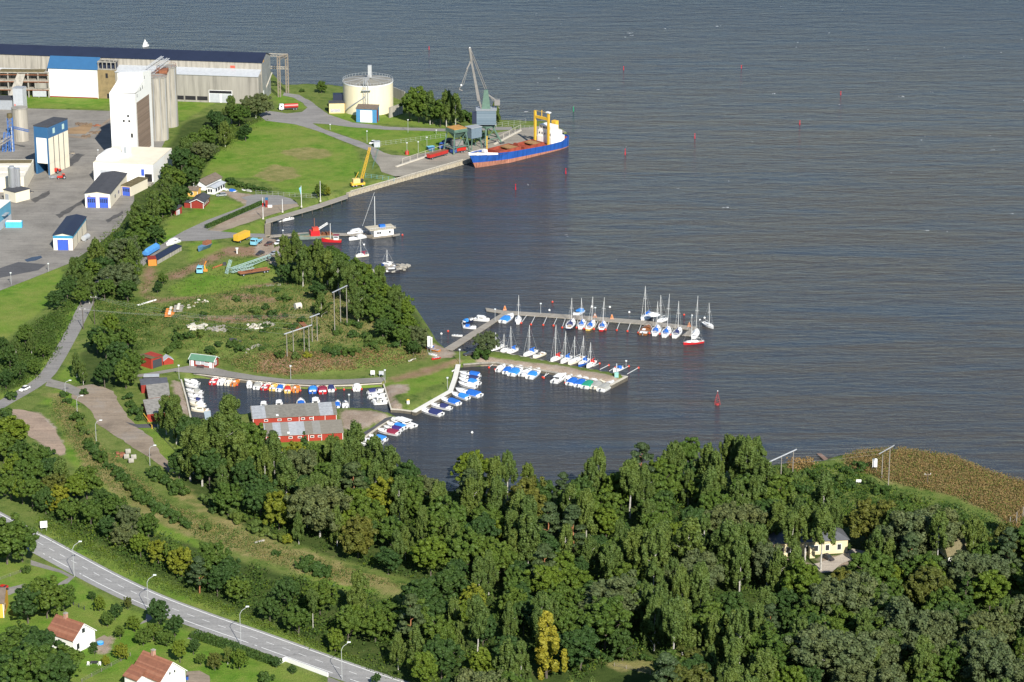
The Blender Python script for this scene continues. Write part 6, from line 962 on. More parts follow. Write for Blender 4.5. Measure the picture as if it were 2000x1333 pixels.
for (px, py), (qx, qy), lb, m in (((482, 684), (508, 674), "long concrete slab lying in the mound's grass", CONC2), ((480, 690), (500, 684), "broad grey slab at the mound's edge", CONC), ((268, 598), (305, 587), "white beam lying across the mound's west end", GEL), ((573, 634), (584, 646), "rusty plate leaning by the near power-line frame", RUST), ((586, 629), (597, 640), "second rusty plate closer to the grove", RUST), ((498, 1062), (516, 1057), "fallen white birch log in the clearing", BARKW), ((798, 707), (812, 702), "thin white pole lying on the grass by the path", GEL), ((883, 727), (897, 718), "pale plank beside the boat quay", GEL)):
    a, b_ = GP(px, py), GP(qx, qy); LL = (b_ - a).length; t = thing('slab' if m in (CONC, CONC2) else 'plate' if m is RUST else 'log' if m is BARKW else 'beam', a, lb, 'slab' if m in (CONC, CONC2) else 'plate' if m is RUST else 'beam', ang(a, b_)); wd = 1.0 if m in (CONC, CONC2) else .9 if m is RUST else .18; mb = MB(); mb.M = Matrix.Rotation(.06, 4, 'X'); mb.box(0, -wd, .05, LL, wd, .45, m); mb.build('body', t); mb = MB(); mb.box(LL * .1, -wd - .1, 0, LL * .1 + .2, wd + .1, .2, FELT); mb.build('bearer', t)
c = GP(582, 604); t = thing('concrete_drum', c, "round pale concrete drum lying beside the grove", 'drum', R(30)); mb = MB(); mb.rod((-1.2, 0, 1.2), (1.2, 0, 1.2), 1.25, PALE, 14); mb.build('drum', t); mb = MB(); mb.box(-.4, -1.28, .6, .5, -1.2, 1.2, DGREY); mb.build('opening', t)
# ------------------------------------------------------------------ lamps, poles, masts, signs
LAMP = mat("lamp_glass", (.75, .78, .76), .3, .02)
def lamp(px, py, top, label, arm=None, cat='street lamp', name='street_lamp', group=None, z=None, m=None):
    p = GP(px, py) if z is None else G(px, py, z); h = ZTOP(p.x, p.y, top) - p.z; t = thing(name, p, label, cat, 0, group); m = m or STEEL; mb = MB(); mb.rod((0, 0, -.4), (0, 0, h - (1.2 if arm else 0)), .09 if not arm else .11, m, 6, .07); mb.build('pole', t)
    if arm: ax, ay = arm; mb = MB(); mb.rod((0, 0, h - 1.25), (ax * .25, ay * .25, h - .4), .07, m, 5); mb.rod((ax * .25, ay * .25, h - .4), (ax, ay, h), .07, m, 5); mb.build('arm', t); mb = MB(); mb.box(ax - .45, ay - .22, h - .08, ax + .45, ay + .22, h + .14, LAMP); mb.build('lamp_head', t)
    else: mb = MB(); mb.cyl(0, 0, h - .05, h + .3, .34, LAMP, .4, 8); mb.build('lamp_head', t)
    return t
for (px, py, top), w_ in zip([(145, 1127, 1064), (290, 1198, 1130), (470.5, 1262, 1192), (668, 1328, 1262)], ["nearest to the white billboard", "beside the tallest garden tree", "at the two clipped hedges", "by the white garden wall"]): lamp(px, py, top, "tall grey road lamp with a bent arm, " + w_, (1.9, 2.3), group="lamps along the main road")
for px, py, top, w_ in ((128, 773, 744, "at the fork of the side road"), (151, 807, 774, "at the upper end of the gravel lot"), (188, 862, 822, "halfway along the gravel lot"), (293, 910, 871, "at the lower end of the gravel lot")): lamp(px, py, top, "thin grey lamp with a short arm, " + w_, (1.8, .4), group="lamps round the gravel lot")
for px, py, top, w_, z in ((350, 741, 715, "at the basin's west corner", None), (568, 741, 716, "in front of the reddish slope", None), (752, 747, 724, "at the end of the basin path", None), (682, 797, 772, "at the boathouse point", None), (874, 761, 739, "on the grassy point by the boat quay", None), (898, 709, 684, "at the root of the breakwater", None), (967, 627, 605, "on the footbridge pier", 1), (1056, 613, 594, "on the outer pier among empty berths", .8), (1162.5, 621, 602, "on the outer pier by the yellow boat", .8), (1351, 641, 617, "at the outer pier's far end", .8), (1222.5, 731, 706, "at the tip of the breakwater", None), (693, 845, 838, "on the dark asphalt path", None), (553, 470, 451, "at the floating jetty's root", None)): lamp(px, py, top, "slim harbour lamp with a flat white head, " + w_, None, 'harbour lamp', 'harbour_lamp', "harbour lamps", z)
for px, py, top, w_ in ((645, 254, 244, "at the road junction"), (717, 279, 257, "on the lawn by the white car"), (797, 259, 235, "beside the tank road"), (834, 291, 269, "behind the blue skip"), (795, 303, 280, "above the red tank"), (817, 299, 278, "between the red tank and the blue skip"), (192, 312, 294, "in the silo house's shadow"), (22, 556, 534, "at the dark corner of the works yard"), (95, 531, 516, "at the yard's grassy edge"), (852, 262, 255, "at the meadow's far side")): lamp(px, py, top, "thin works lamp post, " + w_, None, 'lamp post', 'lamp_post', "works lamp posts")
for px, py, top, m, w_ in ((514, 427, 386, GEL, "nearest to the timber jetty, with a red band"), (552, 414, 389, GEL, "shortest, second from the jetty"), (589, 404, 363, GEL, "carrying a limp pale flag"), (626, 393, 354, GEL, "farthest from the jetty")):
    p = G(px, py, 1.9); h = ZTOP(p.x, p.y, top) - 1.9; t = thing('flagpole', p, "white flagpole on the timber quay, " + w_, 'flagpole', 0, "flagpoles on the timber quay"); mb = MB(); mb.rod((0, 0, -.5), (0, 0, h), .13, m, 6, .08); mb.build('pole', t); mb = MB(); mb.box(-.35, -.35, -.3, .35, .35, .25, KERB); mb.build('foot', t)
    if px == 589: mb = MB(); mb.loft([[(-.1, 0, h - .5), (-.9, .1, h - 1.2), (-.1, 0, h - 4.2)], [(-.12, .05, h - .5), (-.92, .15, h - 1.2), (-.12, .05, h - 4.2)]], CARLB); mb.build('flag', t)
    if px == 514: mb = MB(); mb.cyl(0, 0, h - 4, h - 2.4, .22, REDH, n=6); mb.build('band', t)
t = thing('harbour_board', GP(521, 405), "red harbour pillar with a small blue sign by the hedge's end", 'sign'); mb = MB(); mb.box(-.5, -.4, 0, .5, .4, 3.2, FALU); mb.build('pillar', t); mb = MB(); mb.box(-.6, -.45, 3.2, .6, .45, 4.2, BLUE); mb.build('sign', t); t = thing('white_crate', GP(527, 405), "long white crate at the red pillar's foot", 'crate'); mb = MB(); mb.box(-1, -.4, 0, 1, .4, .8, GEL); mb.build('box', t); mb = MB(); mb.box(-1.05, -.45, .8, 1.05, .45, .9, GEL); mb.build('lid', t)
WPOLE = mat("grey_pole_wood", (.27, .245, .21), .9, .2, 1)
def hframe(poles, beam, label, group="power-line frames"):
    B = [GP(px, py) for px, py, _ in poles]; o = B[0].copy(); t = thing('power_line_frame', o, label, 'power line frame', 0, group)
    for p, (px, py, tp) in zip(B, poles): mb = MB(); q = p - o; mb.rod((q.x, q.y, q.z - .6), (q.x, q.y, ZTOP(p.x, p.y, tp) - o.z), .17, WPOLE, 6, .12); mb.build('pole', t)
    (ax, ay), (bx, by) = beam; ya, yb = B[0].y, B[-1].y; za, zb = ZTOP(B[0].x, ya, poles[0][2]), ZTOP(B[-1].x, yb, poles[-1][2]); pa, pb = G(ax, ay, za), G(bx, by, zb); mb = MB(); mb.rod(pa - o, pb - o, .2, LGREY, 4); mb.build('crossbeam', t); mb = MB()
    for k in range(5): c = pa.lerp(pb, k / 4) - o; mb.cyl(c.x, c.y, c.z - .9, c.z, .1, GLASS, .14, 6)
    mb.build('insulator', t); return [pa.lerp(pb, k / 2) for k in range(3)]
F1 = hframe([(561, 700, 653), (573.5, 695, 645), (594.5, 687, 641), (604, 686, 637)], ((555, 653), (609, 635)), "four-poled power-line frame nearest to the basin"); F2 = hframe([(610, 668, 619), (620, 666, 617)], ((605, 620), (624, 613)), "two-poled power-line frame between two others on the mound"); F3 = hframe([(654, 653, 572), (665.5, 632, 566), (678, 637, 560)], ((649, 572), (678, 558)), "tall three-poled power-line frame by the grove")
F4 = hframe([(1502, 935, 903), (1525, 938, 893), (1548, 930, 882)], ((1497, 905), (1556, 878)), "long power-line frame on the bushy shore"); F5 = hframe([(1722, 935, 885), (1735, 948, 876)], ((1717, 887), (1747, 870)), "power-line frame standing by the reeds")
def wpole(px, py, top, lb):
    p = GP(px, py); h = ZTOP(p.x, p.y, top) - p.z; t = thing('utility_pole', p, lb, 'utility pole'); mb = MB(); mb.rod((0, 0, -.5), (0, 0, h), .17, mat("dark_pole", (.10, .08, .065), .9), 6, .12); mb.build('pole', t); mb = MB(); mb.rod((-1, 0, h - .5), (1, .3, h - .5), .09, WPOLE, 4); [mb.cyl(x, .15 * x + .15, h - .4, h, .09, GEL, n=5) for x in (-.9, 0, .9)]; mb.build('crossarm', t); return p + Vector((0, 0, h - .3))
U1 = wpole(185, 634, 579, "dark tall utility pole beside the side road"); U2 = wpole(163, 644, 603, "shorter utility pole with white insulators by the side road"); U3 = wpole(1811, 950, 925, "stout dark post in the reeds")
def wire(a, b_, lb, grp):
    t = thing('power_wire', a, lb, 'wire', 0, grp); mb = MB(); d = b_ - a; q = [d * (k / 10) - Vector((0, 0, 4 * (k / 10) * (1 - k / 10) * d.length * .018)) for k in range(11)]
    for k in range(10): mb.rod(q[k], q[k + 1], .014, STEEL, 3)
    mb.build('wire', t)
for k, w_ in enumerate(("southern", "middle", "northern")): wire(F1[k], U1 + Vector((k - 1, 0, 0)), f"{w_} wire from the four-poled frame to the tall utility pole", "wires over the mound"); wire(F2[k], U2 + Vector((k - 1, 0, 0)), f"{w_} wire from the two-poled frame to the shorter utility pole", "wires over the mound"); wire(F4[k], F5[k], f"{w_} wire between the two shore frames", "wires by the reeds")
t = thing('billboard', GP(86, 1037), "white billboard on two posts above the main road", 'billboard', R(14)); mb = MB(); mb.box(-1.05, -.06, 1.0, 1.05, .06, 3.1, WTRIM); o = mb.build('panel', t); mb = MB()
for x, z in ((-.3, 2.35), (.15, 2.45), (.35, 2.35)): mb.box(x, -.08, z, x + .16, -.062, z + .12, GREYM)
mb.build('print', o)
for x in (-.7, .7): mb = MB(); mb.rod((x, .1, -.4), (x, .1, 1.4), .07, STEEL); mb.build('post', t)
def board(px, py, top, w_, lb, name='sign_board', m=None, n=2):
    p = GP(px, py); h = ZTOP(p.x, p.y, top) - p.z; t = thing(name, p, lb, 'sign'); mb = MB(); mb.box(-w_, -.06, h * .35, w_, .06, h, m or WTRIM); mb.build('panel', t)
    for x in np.linspace(-w_ * .8, w_ * .8, n): mb = MB(); mb.rod((x, .1, -.4), (x, .1, h * .4), .07, GREYM); mb.build('post', t)
board(838, 688, 657, .55, "tall white navigation board at the walkway's shore end, the wider one"); board(843, 690, 659, .3, "tall narrow white board next to the wider one", n=1); board(728, 736, 724, .75, "white notice board on the grass left of the basin lamp"); board(745, 737, 725, .85, "grey notice board beside the basin lamp", m=LGREY); board(1708, 922, 896, .75, "tall white sign board among the shore bushes"); board(1677, 945, 937, .8, "low white trestle in the shore bushes")
t = thing('litter_bin', GP(797, 789), "yellow-topped white bin on the grassy point", 'bin'); mb = MB(); mb.cyl(0, 0, 0, 1.3, .55, GEL, n=8); mb.build('body', t); mb = MB(); mb.cyl(0, 0, 1.3, 1.6, .6, SYEL, .3, 8); mb.build('lid', t)
a, b_ = GP(297, 838), GP(281, 821); t = thing('barrier_gate', a, "yellow raised barrier gate at the slip path", 'gate'); mb = MB(); mb.rod((0, 0, 0), (0, 0, 1.4), .14, SYEL, 5); mb.build('post', t); mb = MB(); d = b_ - a; mb.rod((0, 0, 1.2), (d.x, d.y, 2.4), .12, SYEL, 5); mb.build('bar', t); mb = MB(); mb.rod((2, 0, 0), (2, 0, 1.8), .12, GELC, 5); mb.build('stop_post', t)
t = thing('fuel_pump', G(1204, 737, 1.5), "pale teal fuel pump post at the breakwater's tip", 'fuel pump'); mb = MB(); mb.rod((0, 0, 0), (0, 0, 5), .22, LGREY, 6); mb.build('post', t); mb = MB(); mb.box(-.7, -.5, 0, .7, .5, 1.8, mat("teal_pump", (.25, .50, .45), .6)); mb.build('cabinet', t)
t = thing('parasol', G(1276, 628, .8), "white parasol on the outer pier", 'parasol'); mb = MB(); mb.cyl(0, 0, 2.6, 3.5, 2.6, GEL, .1, 8); mb.build('canopy', t); mb = MB(); mb.rod((0, 0, 0), (0, 0, 3.4), .08, GEL); mb.build('pole', t)
for px, py, z, lb in ((986, 606, .8, "orange lifebuoy stand at the footbridge corner"), (1195, 623, .8, "brick-red trestle on the outer pier"), (1162, 620, .8, "red and white lifebuoy post on the outer pier"), (1346, 638, .8, "brown crate on the outer pier's far end")): t = thing('lifebuoy_stand', G(px, py, z), lb, 'lifebuoy stand'); mb = MB(); mb.loft([[(-.7, -.4, 0), (.7, -.4, 0), (.7, .4, 0), (-.7, .4, 0)], [(-.2, -.2, 1.7), (.2, -.2, 1.7), (.2, .2, 1.7), (-.2, .2, 1.7)]], mat("faded_orange", (.52, .24, .14), .8)); mb.build('stand', t); mb = MB(); mb.ball(0, -.35, 1.0, .35, GEL if px == 1162 else ORH); mb.build('buoy', t)
# fences, walls, garden things
def fence(A, B, n, h, label, m=STEEL, mesh=True, cat='fence', r_=.05):
    a, b_ = GP(*A), GP(*B); t = thing('wire_fence', a, label, cat, ang(a, b_)); LL = (b_ - a).length
    for k in range(n): mb = MB(); mb.rod((LL * k / (n - 1), 0, -.4), (LL * k / (n - 1), 0, h), r_, m, 4); mb.build('post', t)
    mb = MB()
    for z in ((h - .05, h * .55, .25) if mesh else (h - .05,)): mb.rod((0, 0, z), (LL, 0, z), .03, m, 3)
    mb.build('wire', t)
fence((744, 285), (870, 269), 14, 2.0, "wire fence on pale posts across the quay lawn", STEEL, r_=.05); fence((958, 251), (1027, 241), 7, 2.2, "wire fence at the head of the quay behind the crane", STEEL, r_=.06); fence((1003, 250), (1045, 252), 5, 1.5, "low railing at the quay's far end", STEEL); fence((714, 347), (770, 354), 6, 1.8, "grey fence beside the yellow crane", CARLB); fence((500, 380), (620, 388), 12, 1.8, "wire fence behind the harbour turning place", STEEL); fence((0, 1134), (60, 1112), 4, 1.0, "pale garden fence near the big roadside tree", WPOLE); fence((160, 1333), (255, 1282), 6, 1.1, "post fence between the two white houses", WPOLE, r_=.07); fence((1200, 1302), (1270, 1318), 4, 1.1, "old post fence at the field's edge in the wood", WPOLE, r_=.08); fence((1972, 1037), (2010, 1008), 4, 4.5, "high timber rack at the reed bed's edge", WPOLE, r_=.14); fence((740, 292), (728, 331), 8, 1.9, "green mesh fence along the quay road", mat("fence_green", (.10, .22, .18), .7)); fence((300, 838), (345, 885), 7, 1.0, "dark low fence across the green by the birches", FELT); fence((133, 1178), (165, 1192), 4, 1.3, "dark garden fence with white posts by the main road", FELT, r_=.1)
P = [G(543, 1300), G(557, 1292), G(640, 1323)]; t = thing('garden_wall', P[0], "bright white garden wall along the main road", 'wall'); mb = MB()
for a, b_ in ((P[0], P[1]), (P[1], P[2])): a, b_ = a - P[0], b_ - P[0]; d = (b_ - a).normalized(); nn = Vector((-d.y, d.x, 0)) * .3; mb.prism([(a.x - d.x * .29, a.y - d.y * .29), (b_.x, b_.y), (b_.x + nn.x, b_.y + nn.y), (a.x + nn.x, a.y + nn.y)], -.3, 1.15, WHITE)
mb.build('wall', t); mb = MB(); a, b_ = P[1] - P[0], P[2] - P[0]; mb.rod((a.x, a.y + .1, 1.2), (b_.x, b_.y + .1, 1.2), .12, WTRIM, 4); mb.build('coping', t)
t = thing('garden_table', GP(184, 1298), "white garden table with a dark top on the lawn", 'garden table'); mb = MB(); mb.box(-1, -.6, .7, 1, .6, .78, CARD); mb.build('table_top', t); mb = MB(); mb.box(-.9, -.05, 0, -.8, .05, .7, GEL); mb.box(.8, -.05, 0, .9, .05, .7, GEL); mb.box(-.85, -.04, .3, .85, .04, .38, GEL); mb.build('legs', t)
for dx, lb in ((-1.6, "white garden chair left of the table"), (1.5, "white garden chair right of the table")): t = thing('garden_chair', GP(184, 1300) + Vector((dx, 0, 0)), lb, 'garden chair'); mb = MB(); mb.box(-.3, -.3, .4, .3, .3, .48, GEL); mb.build('seat', t); mb = MB(); mb.box(-.3, .25, .48, .3, .32, 1.0, GEL); mb.build('backrest', t); mb = MB(); [mb.box(x - .04, y - .04, 0, x + .04, y + .04, .4, GEL) for x in (-.26, .26) for y in (-.26, .26)]; mb.build('legs', t)
t = thing('garden_pool', GP(196, 1258), "bright blue round tub on the garden gravel", 'paddling pool'); mb = MB(); mb.cyl(0, 0, 0, .6, .95, mat("pool_blue", (.03, .25, .70), .5), n=14); mb.build('tub', t); mb = MB(); mb.cyl(0, 0, .55, .62, .85, CARLB, n=14); mb.build('water', t)
t = thing('wheelie_bin', GP(366, 1328), "dark wheelie bin at the tiled house's corner", 'bin'); mb = MB(); mb.box(-.3, -.35, 0, .3, .35, 1.0, DKB); mb.build('body', t); mb = MB(); mb.box(-.33, -.38, 1.0, .33, .38, 1.1, CARD); mb.build('lid', t)
# ------------------------------------------------------------------ trees and bushes
def leaf_mat(name, rgb, dark=.6, hue=.14, trans=.3):
    m, nt, b = nodes(name)
    oi = N(nt, 'ShaderNodeObjectInfo'); tc = N(nt, 'ShaderNodeTexCoord')
    n1 = N(nt, 'ShaderNodeTexNoise', Scale=.35, Detail=3.0); n2 = N(nt, 'ShaderNodeTexNoise', Scale=2.6, Detail=2.0)
    for n in (n1, n2): L(nt, tc.outputs['Object'], n.inputs['Vector'])
    r, g, bl = rgb
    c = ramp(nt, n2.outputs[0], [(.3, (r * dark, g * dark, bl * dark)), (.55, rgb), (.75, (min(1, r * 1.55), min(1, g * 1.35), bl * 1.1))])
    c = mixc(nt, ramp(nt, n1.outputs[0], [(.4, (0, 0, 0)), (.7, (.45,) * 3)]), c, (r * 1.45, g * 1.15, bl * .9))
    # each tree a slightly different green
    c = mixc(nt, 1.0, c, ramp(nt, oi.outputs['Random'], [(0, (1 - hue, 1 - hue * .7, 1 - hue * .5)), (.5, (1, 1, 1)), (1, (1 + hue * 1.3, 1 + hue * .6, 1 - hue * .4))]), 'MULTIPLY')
    L(nt, c, b.inputs['Base Color']); b.inputs['Roughness'].default_value = .6; b.inputs['Specular IOR Level'].default_value = .25
    tr = N(nt, 'ShaderNodeBsdfTranslucent'); L(nt, c, tr.inputs[0]); ms = N(nt, 'ShaderNodeMixShader'); ms.inputs[0].default_value = trans
    out = nt.nodes['Material Output']; L(nt, b.outputs[0], ms.inputs[1]); L(nt, tr.outputs[0], ms.inputs[2]); L(nt, ms.outputs[0], out.inputs[0]); return m
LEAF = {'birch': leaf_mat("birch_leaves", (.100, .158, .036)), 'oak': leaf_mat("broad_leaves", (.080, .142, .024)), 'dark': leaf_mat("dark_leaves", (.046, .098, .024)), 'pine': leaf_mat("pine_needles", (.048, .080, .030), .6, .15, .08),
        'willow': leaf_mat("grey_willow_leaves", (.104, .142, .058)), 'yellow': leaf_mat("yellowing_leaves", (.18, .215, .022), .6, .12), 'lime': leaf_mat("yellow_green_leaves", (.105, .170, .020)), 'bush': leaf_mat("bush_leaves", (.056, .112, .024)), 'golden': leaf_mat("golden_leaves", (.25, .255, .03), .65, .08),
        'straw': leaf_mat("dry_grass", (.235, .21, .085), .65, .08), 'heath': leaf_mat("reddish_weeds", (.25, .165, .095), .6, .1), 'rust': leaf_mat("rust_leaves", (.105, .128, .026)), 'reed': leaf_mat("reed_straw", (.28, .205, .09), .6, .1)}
def quads_mesh(name, C, Nrm, S, m, asp=1.0, rs=None):
    n = len(C); T = rs.normal(size=(n, 3)); T -= (T * Nrm).sum(1, keepdims=True) * Nrm; T /= np.linalg.norm(T, axis=1, keepdims=True) + 1e-9; B = np.cross(Nrm, T)
    a = T * (S * .5)[:, None]; b_ = B * (S * .5 * asp)[:, None]; j = lambda: rs.uniform(.65, 1.2, (n, 1))
    V = np.stack([C - a * j() - b_ * j(), C + a * j() - b_ * j(), C + a * j() + b_ * j(), C - a * j() + b_ * j()], 1).reshape(-1, 3).astype(np.float32)
    me = bpy.data.meshes.new(name); me.vertices.add(4 * n); me.vertices.foreach_set('co', V.ravel()); me.loops.add(4 * n); me.loops.foreach_set('vertex_index', np.arange(4 * n, dtype=np.int32))
    me.polygons.add(n); me.polygons.foreach_set('loop_start', (np.arange(n) * 4).astype(np.int32)); me.update(calc_edges=True); me.materials.append(m); return me
def crown_pts(rs, kind, Hh, Rr, n):
    """leaf positions and outward normals: leaf clumps hung on an uneven crown"""
    cl = []; ph = rs.uniform(0, 6.28, 2)
    if kind in ('birch', 'highbirch', 'column'):
        z0 = {'birch': .2, 'highbirch': .46}.get(kind, .08)
        for i in range(50 if kind == 'column' else 84):
            t = rs.uniform(0, 1) ** .8; z = Hh * (z0 + (1 - z0) * t); env = Rr * (math.sin(math.pi * min(1, .2 + .72 * t) ** .85) ** .7 if t < .97 else .3)
            a = rs.uniform(0, 6.28); env *= 1 + .32 * math.sin(2 * a + ph[0] + 5 * t) + .22 * math.sin(3 * a + ph[1] - 7 * t); q = env * rs.uniform(.35, .95); cl.append((q * math.cos(a), q * math.sin(a), z, Rr * rs.uniform(.12, .24), rs.uniform(1.5, 3.2)))
    elif kind == 'pine':
        for i in range(44):
            t = rs.uniform(0, 1); z = Hh * (.34 + .64 * t); env = Rr * (1 - t ** 1.8) ** .6 * rs.uniform(.35, 1.05); a = rs.uniform(0, 6.28)
            cl.append((env * math.cos(a), env * math.sin(a), z, Rr * rs.uniform(.22, .36), .38))
    elif kind == 'spruce':
        for i in range(64):
            t = rs.uniform(0, 1) ** 1.3; z = Hh * (.06 + .92 * t); env = Rr * (1 - t) ** .9 * rs.uniform(.5, 1.05) + .1; a = rs.uniform(0, 6.28)
            cl.append((env * math.cos(a), env * math.sin(a), z - env * .25, Rr * (.30 - .18 * t), .5))
    elif kind == 'bush':
        for i in range(16):
            a = rs.uniform(0, 6.28); q = Rr * rs.uniform(.1, .9); cl.append((q * math.cos(a), q * math.sin(a), Hh * rs.uniform(.25, .8) * (1 - .35 * (q / Rr) ** 2), Rr * rs.uniform(.2, .38), .9))
    else:
        lob = [(rs.uniform(-.45, .45) * Rr, rs.uniform(-.45, .45) * Rr, Hh * rs.uniform(.42, .74), Rr * rs.uniform(.45, .7)) for _ in range(8)]
        lob.append((0, 0, Hh * .72, Rr * .6))
        for i in range(150):
            x, y, z, r_ = lob[i % 9]; d = rs.normal(size=3); d[2] = d[2] * .9 + .25; d /= np.linalg.norm(d); r_ *= rs.uniform(.72, 1.12); cl.append((x + d[0] * r_, y + d[1] * r_, z + d[2] * r_ * 1.05, Rr * rs.uniform(.085, .17), rs.uniform(.8, 1.3)))
    cl = np.array(cl); cl[:, 2] = np.clip(cl[:, 2], Hh * .06, Hh - cl[:, 3] * .6)
    w_ = cl[:, 3] ** 2 * np.sqrt(cl[:, 4]); k = rs.choice(len(cl), n, p=w_ / w_.sum()); c = cl[k]
    d = rs.normal(size=(n, 3)); d /= np.linalg.norm(d, axis=1, keepdims=True); rr = rs.uniform(.55, 1.08, (n, 1)); P = d * rr * c[:, 3:4]; P[:, 2] *= c[:, 4]
    C = c[:, :3] + P; out = d.copy(); out[:, 2] += .25; out += rs.normal(size=(n, 3)) * .42; out /= np.linalg.norm(out, axis=1, keepdims=True); return C, out, cl
def trunk_mesh(name, rs, kind, Hh, cl, bark, multi=1):
    mb = MB(); r0 = Hh * .013 + .06
    for s in range(multi):
        dx, dy = (rs.uniform(-.5, .5), rs.uniform(-.5, .5)) if multi > 1 else (0, 0); P = [(dx * .3, dy * .3, -.8)]
        top = .93 if kind in ('birch', 'highbirch', 'spruce', 'pine', 'column') else .62
        for i in range(1, 6): t = i / 5; P.append((dx * (1 + t * 2) + rs.normal() * .12 * t * 2, dy * (1 + t * 2) + rs.normal() * .12 * t * 2, Hh * top * t))
        rings = []
        for i, p in enumerate(P):
            q = r0 * (1 - .8 * i / 5); rings.append([(p[0] + q * math.cos(k * 1.257), p[1] + q * math.sin(k * 1.257), p[2]) for k in range(5)])
        mb.loft(rings, bark)
        ks = rs.choice(len(cl), min(len(cl), 12 if kind != 'bush' else 4), replace=False)
        for k in ks:
            c = cl[k]; z = max(Hh * .12, min(Hh * top * .95, c[2] - math.hypot(c[0], c[1]) * .7)); t = z / (Hh * top) * 5; i = min(4, int(t)); f = t - i
            a = Vector(P[i]).lerp(Vector(P[i + 1]), min(1, f)); mb.rod(a, (c[0], c[1], c[2]), r0 * .28, bark, 4, .03)
    return mb.mesh(name)
PROTO = {}
def proto(key, shape, leaf, Hh, Rr, n, s, bark, var, asp=1.0, multi=1):
    PROTO[key] = []
    for v in range(var):
        rs = np.random.RandomState(hash_(key) + v * 17); h_ = Hh * rs.uniform(.94, 1.06); C, Nn, cl = crown_pts(rs, shape, h_, Rr, n)
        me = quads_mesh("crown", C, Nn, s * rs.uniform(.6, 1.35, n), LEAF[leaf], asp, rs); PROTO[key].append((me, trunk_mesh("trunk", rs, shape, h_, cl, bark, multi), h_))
hash_ = lambda k: sum(ord(c) * (i + 3) for i, c in enumerate(k)) % 9973
proto('birch', 'birch', 'birch', 15.5, 3.3, 9500, .35, BARKW, 5); proto('highbirch', 'highbirch', 'birch', 18, 3.2, 8000, .35, BARKW, 3); proto('oak', 'round', 'oak', 12, 4.7, 14000, .38, BARK, 4); proto('alder', 'round', 'dark', 11, 4.0, 11000, .36, BARK, 3)
proto('pine', 'pine', 'pine', 16.5, 3.6, 7400, .40, BARKP, 3); proto('spruce', 'spruce', 'dark', 14, 3.1, 5600, .42, BARK, 2); proto('willow', 'round', 'willow', 13, 7.2, 19000, .38, BARKW, 2)
proto('maple', 'round', 'lime', 11.5, 4.3, 12000, .38, BARK, 3); proto('yellowtree', 'round', 'yellow', 10, 4.2, 10500, .37, BARK, 2); proto('golden', 'column', 'golden', 12.5, 2.7, 4200, .50, BARK, 1); proto('rusttree', 'round', 'rust', 11, 5.0, 12000, .37, BARK, 2)
proto('poplar', 'column', 'birch', 14, 2.5, 5200, .42, BARKW, 2); proto('bush', 'bush', 'bush', 3.0, 2.2, 1500, .40, BARK, 4); proto('palebush', 'bush', 'birch', 2.8, 2.0, 1300, .40, BARK, 2); proto('goldbush', 'bush', 'yellow', 2.6, 1.8, 1200, .38, BARK, 1)
TNAME = {'highbirch': ('birch_tree', 'birch', 'tall birch with a bare white trunk'), 'birch': ('birch_tree', 'birch', 'slender drooping birch'), 'oak': ('broadleaf_tree', 'tree', 'broad rounded leafy green tree'), 'alder': ('alder_tree', 'tree', 'dark green dense rounded tree'), 'pine': ('pine_tree', 'pine', 'tall pine with an orange trunk'),
         'spruce': ('spruce_tree', 'spruce', 'dark pointed spruce'), 'willow': ('willow_tree', 'willow', 'spreading grey-green willow'), 'maple': ('maple_tree', 'maple', 'fresh yellow-green maple'), 'yellowtree': ('autumn_tree', 'tree', 'yellowing rounded autumn tree'), 'golden': ('aspen_tree', 'aspen', 'narrow bright golden aspen'),
         'rusttree': ('autumn_tree', 'tree', 'olive brown rounded tree turning rust'), 'poplar': ('poplar_tree', 'poplar', 'narrow upright pale green poplar'), 'bush': ('bush', 'bush', 'low dark green bush'), 'palebush': ('bush', 'bush', 'low olive green bush'), 'goldbush': ('bush', 'bush', 'low yellowish bush')}
TREES = []
tr = random.Random(5)
def plant(kind, x, y, hgt=None, wide=1.0, area=''):
    pr = PROTO[kind]; cm, tm, h_ = pr[tr.randrange(len(pr))]; k = (hgt / h_) if hgt else tr.uniform(.86, 1.12); rz = tr.uniform(0, 6.28)
    nm = TNAME[kind][0]; t = link(nm, None, None, (x, y, H(x, y)), rz); w_ = k * wide; t.scale = (w_, w_, k)
    c = link('crown', cm, t); q = link('trunk', tm, t); TREES.append((t, kind, area)); return t
def plant_px(kind, px, py, hgt=None, wide=1.0, area=''):
    p = GP(px, py); return plant(kind, p.x, p.y, hgt, wide, area)
# the tree belt between the works and the harbour: (kind, crown centre on the photo)
for kd, px, py, hh in [('willow',500,205,11),('oak',468,222,11),('birch',452,216,13),('alder',432,238,10),('oak',405,262,11),('alder',480,250,9),('birch',440,262,12),('oak',378,280,11),('alder',355,312,12),('oak',384,318,10),('birch',362,300,13),('willow',398,292,9),('alder',372,345,11),
    ('oak',342,352,12),('birch',330,376,13),('alder',352,378,10),('oak',318,400,11),('birch',300,412,14),('alder',335,398,9),('oak',288,440,12),('birch',268,436,14),('alder',305,455,10),('oak',262,470,12),('willow',238,500,12),('oak',215,498,11),('alder',200,528,11),('birch',190,505,13),
    ('oak',252,530,11),('birch',258,508,13),('willow',232,548,11),('alder',250,565,9),('oak',170,532,11),('birch',150,545,13),('alder',132,560,10),('oak',205,562,9),('birch',175,568,12),('alder',112,580,8),('oak',158,572,8),('alder',240,462,8),('oak',228,478,9),('alder',420,225,9),('oak',330,330,9)]:
    plant_px(kd, px, py + 26, hh, 1.22, 'belt')
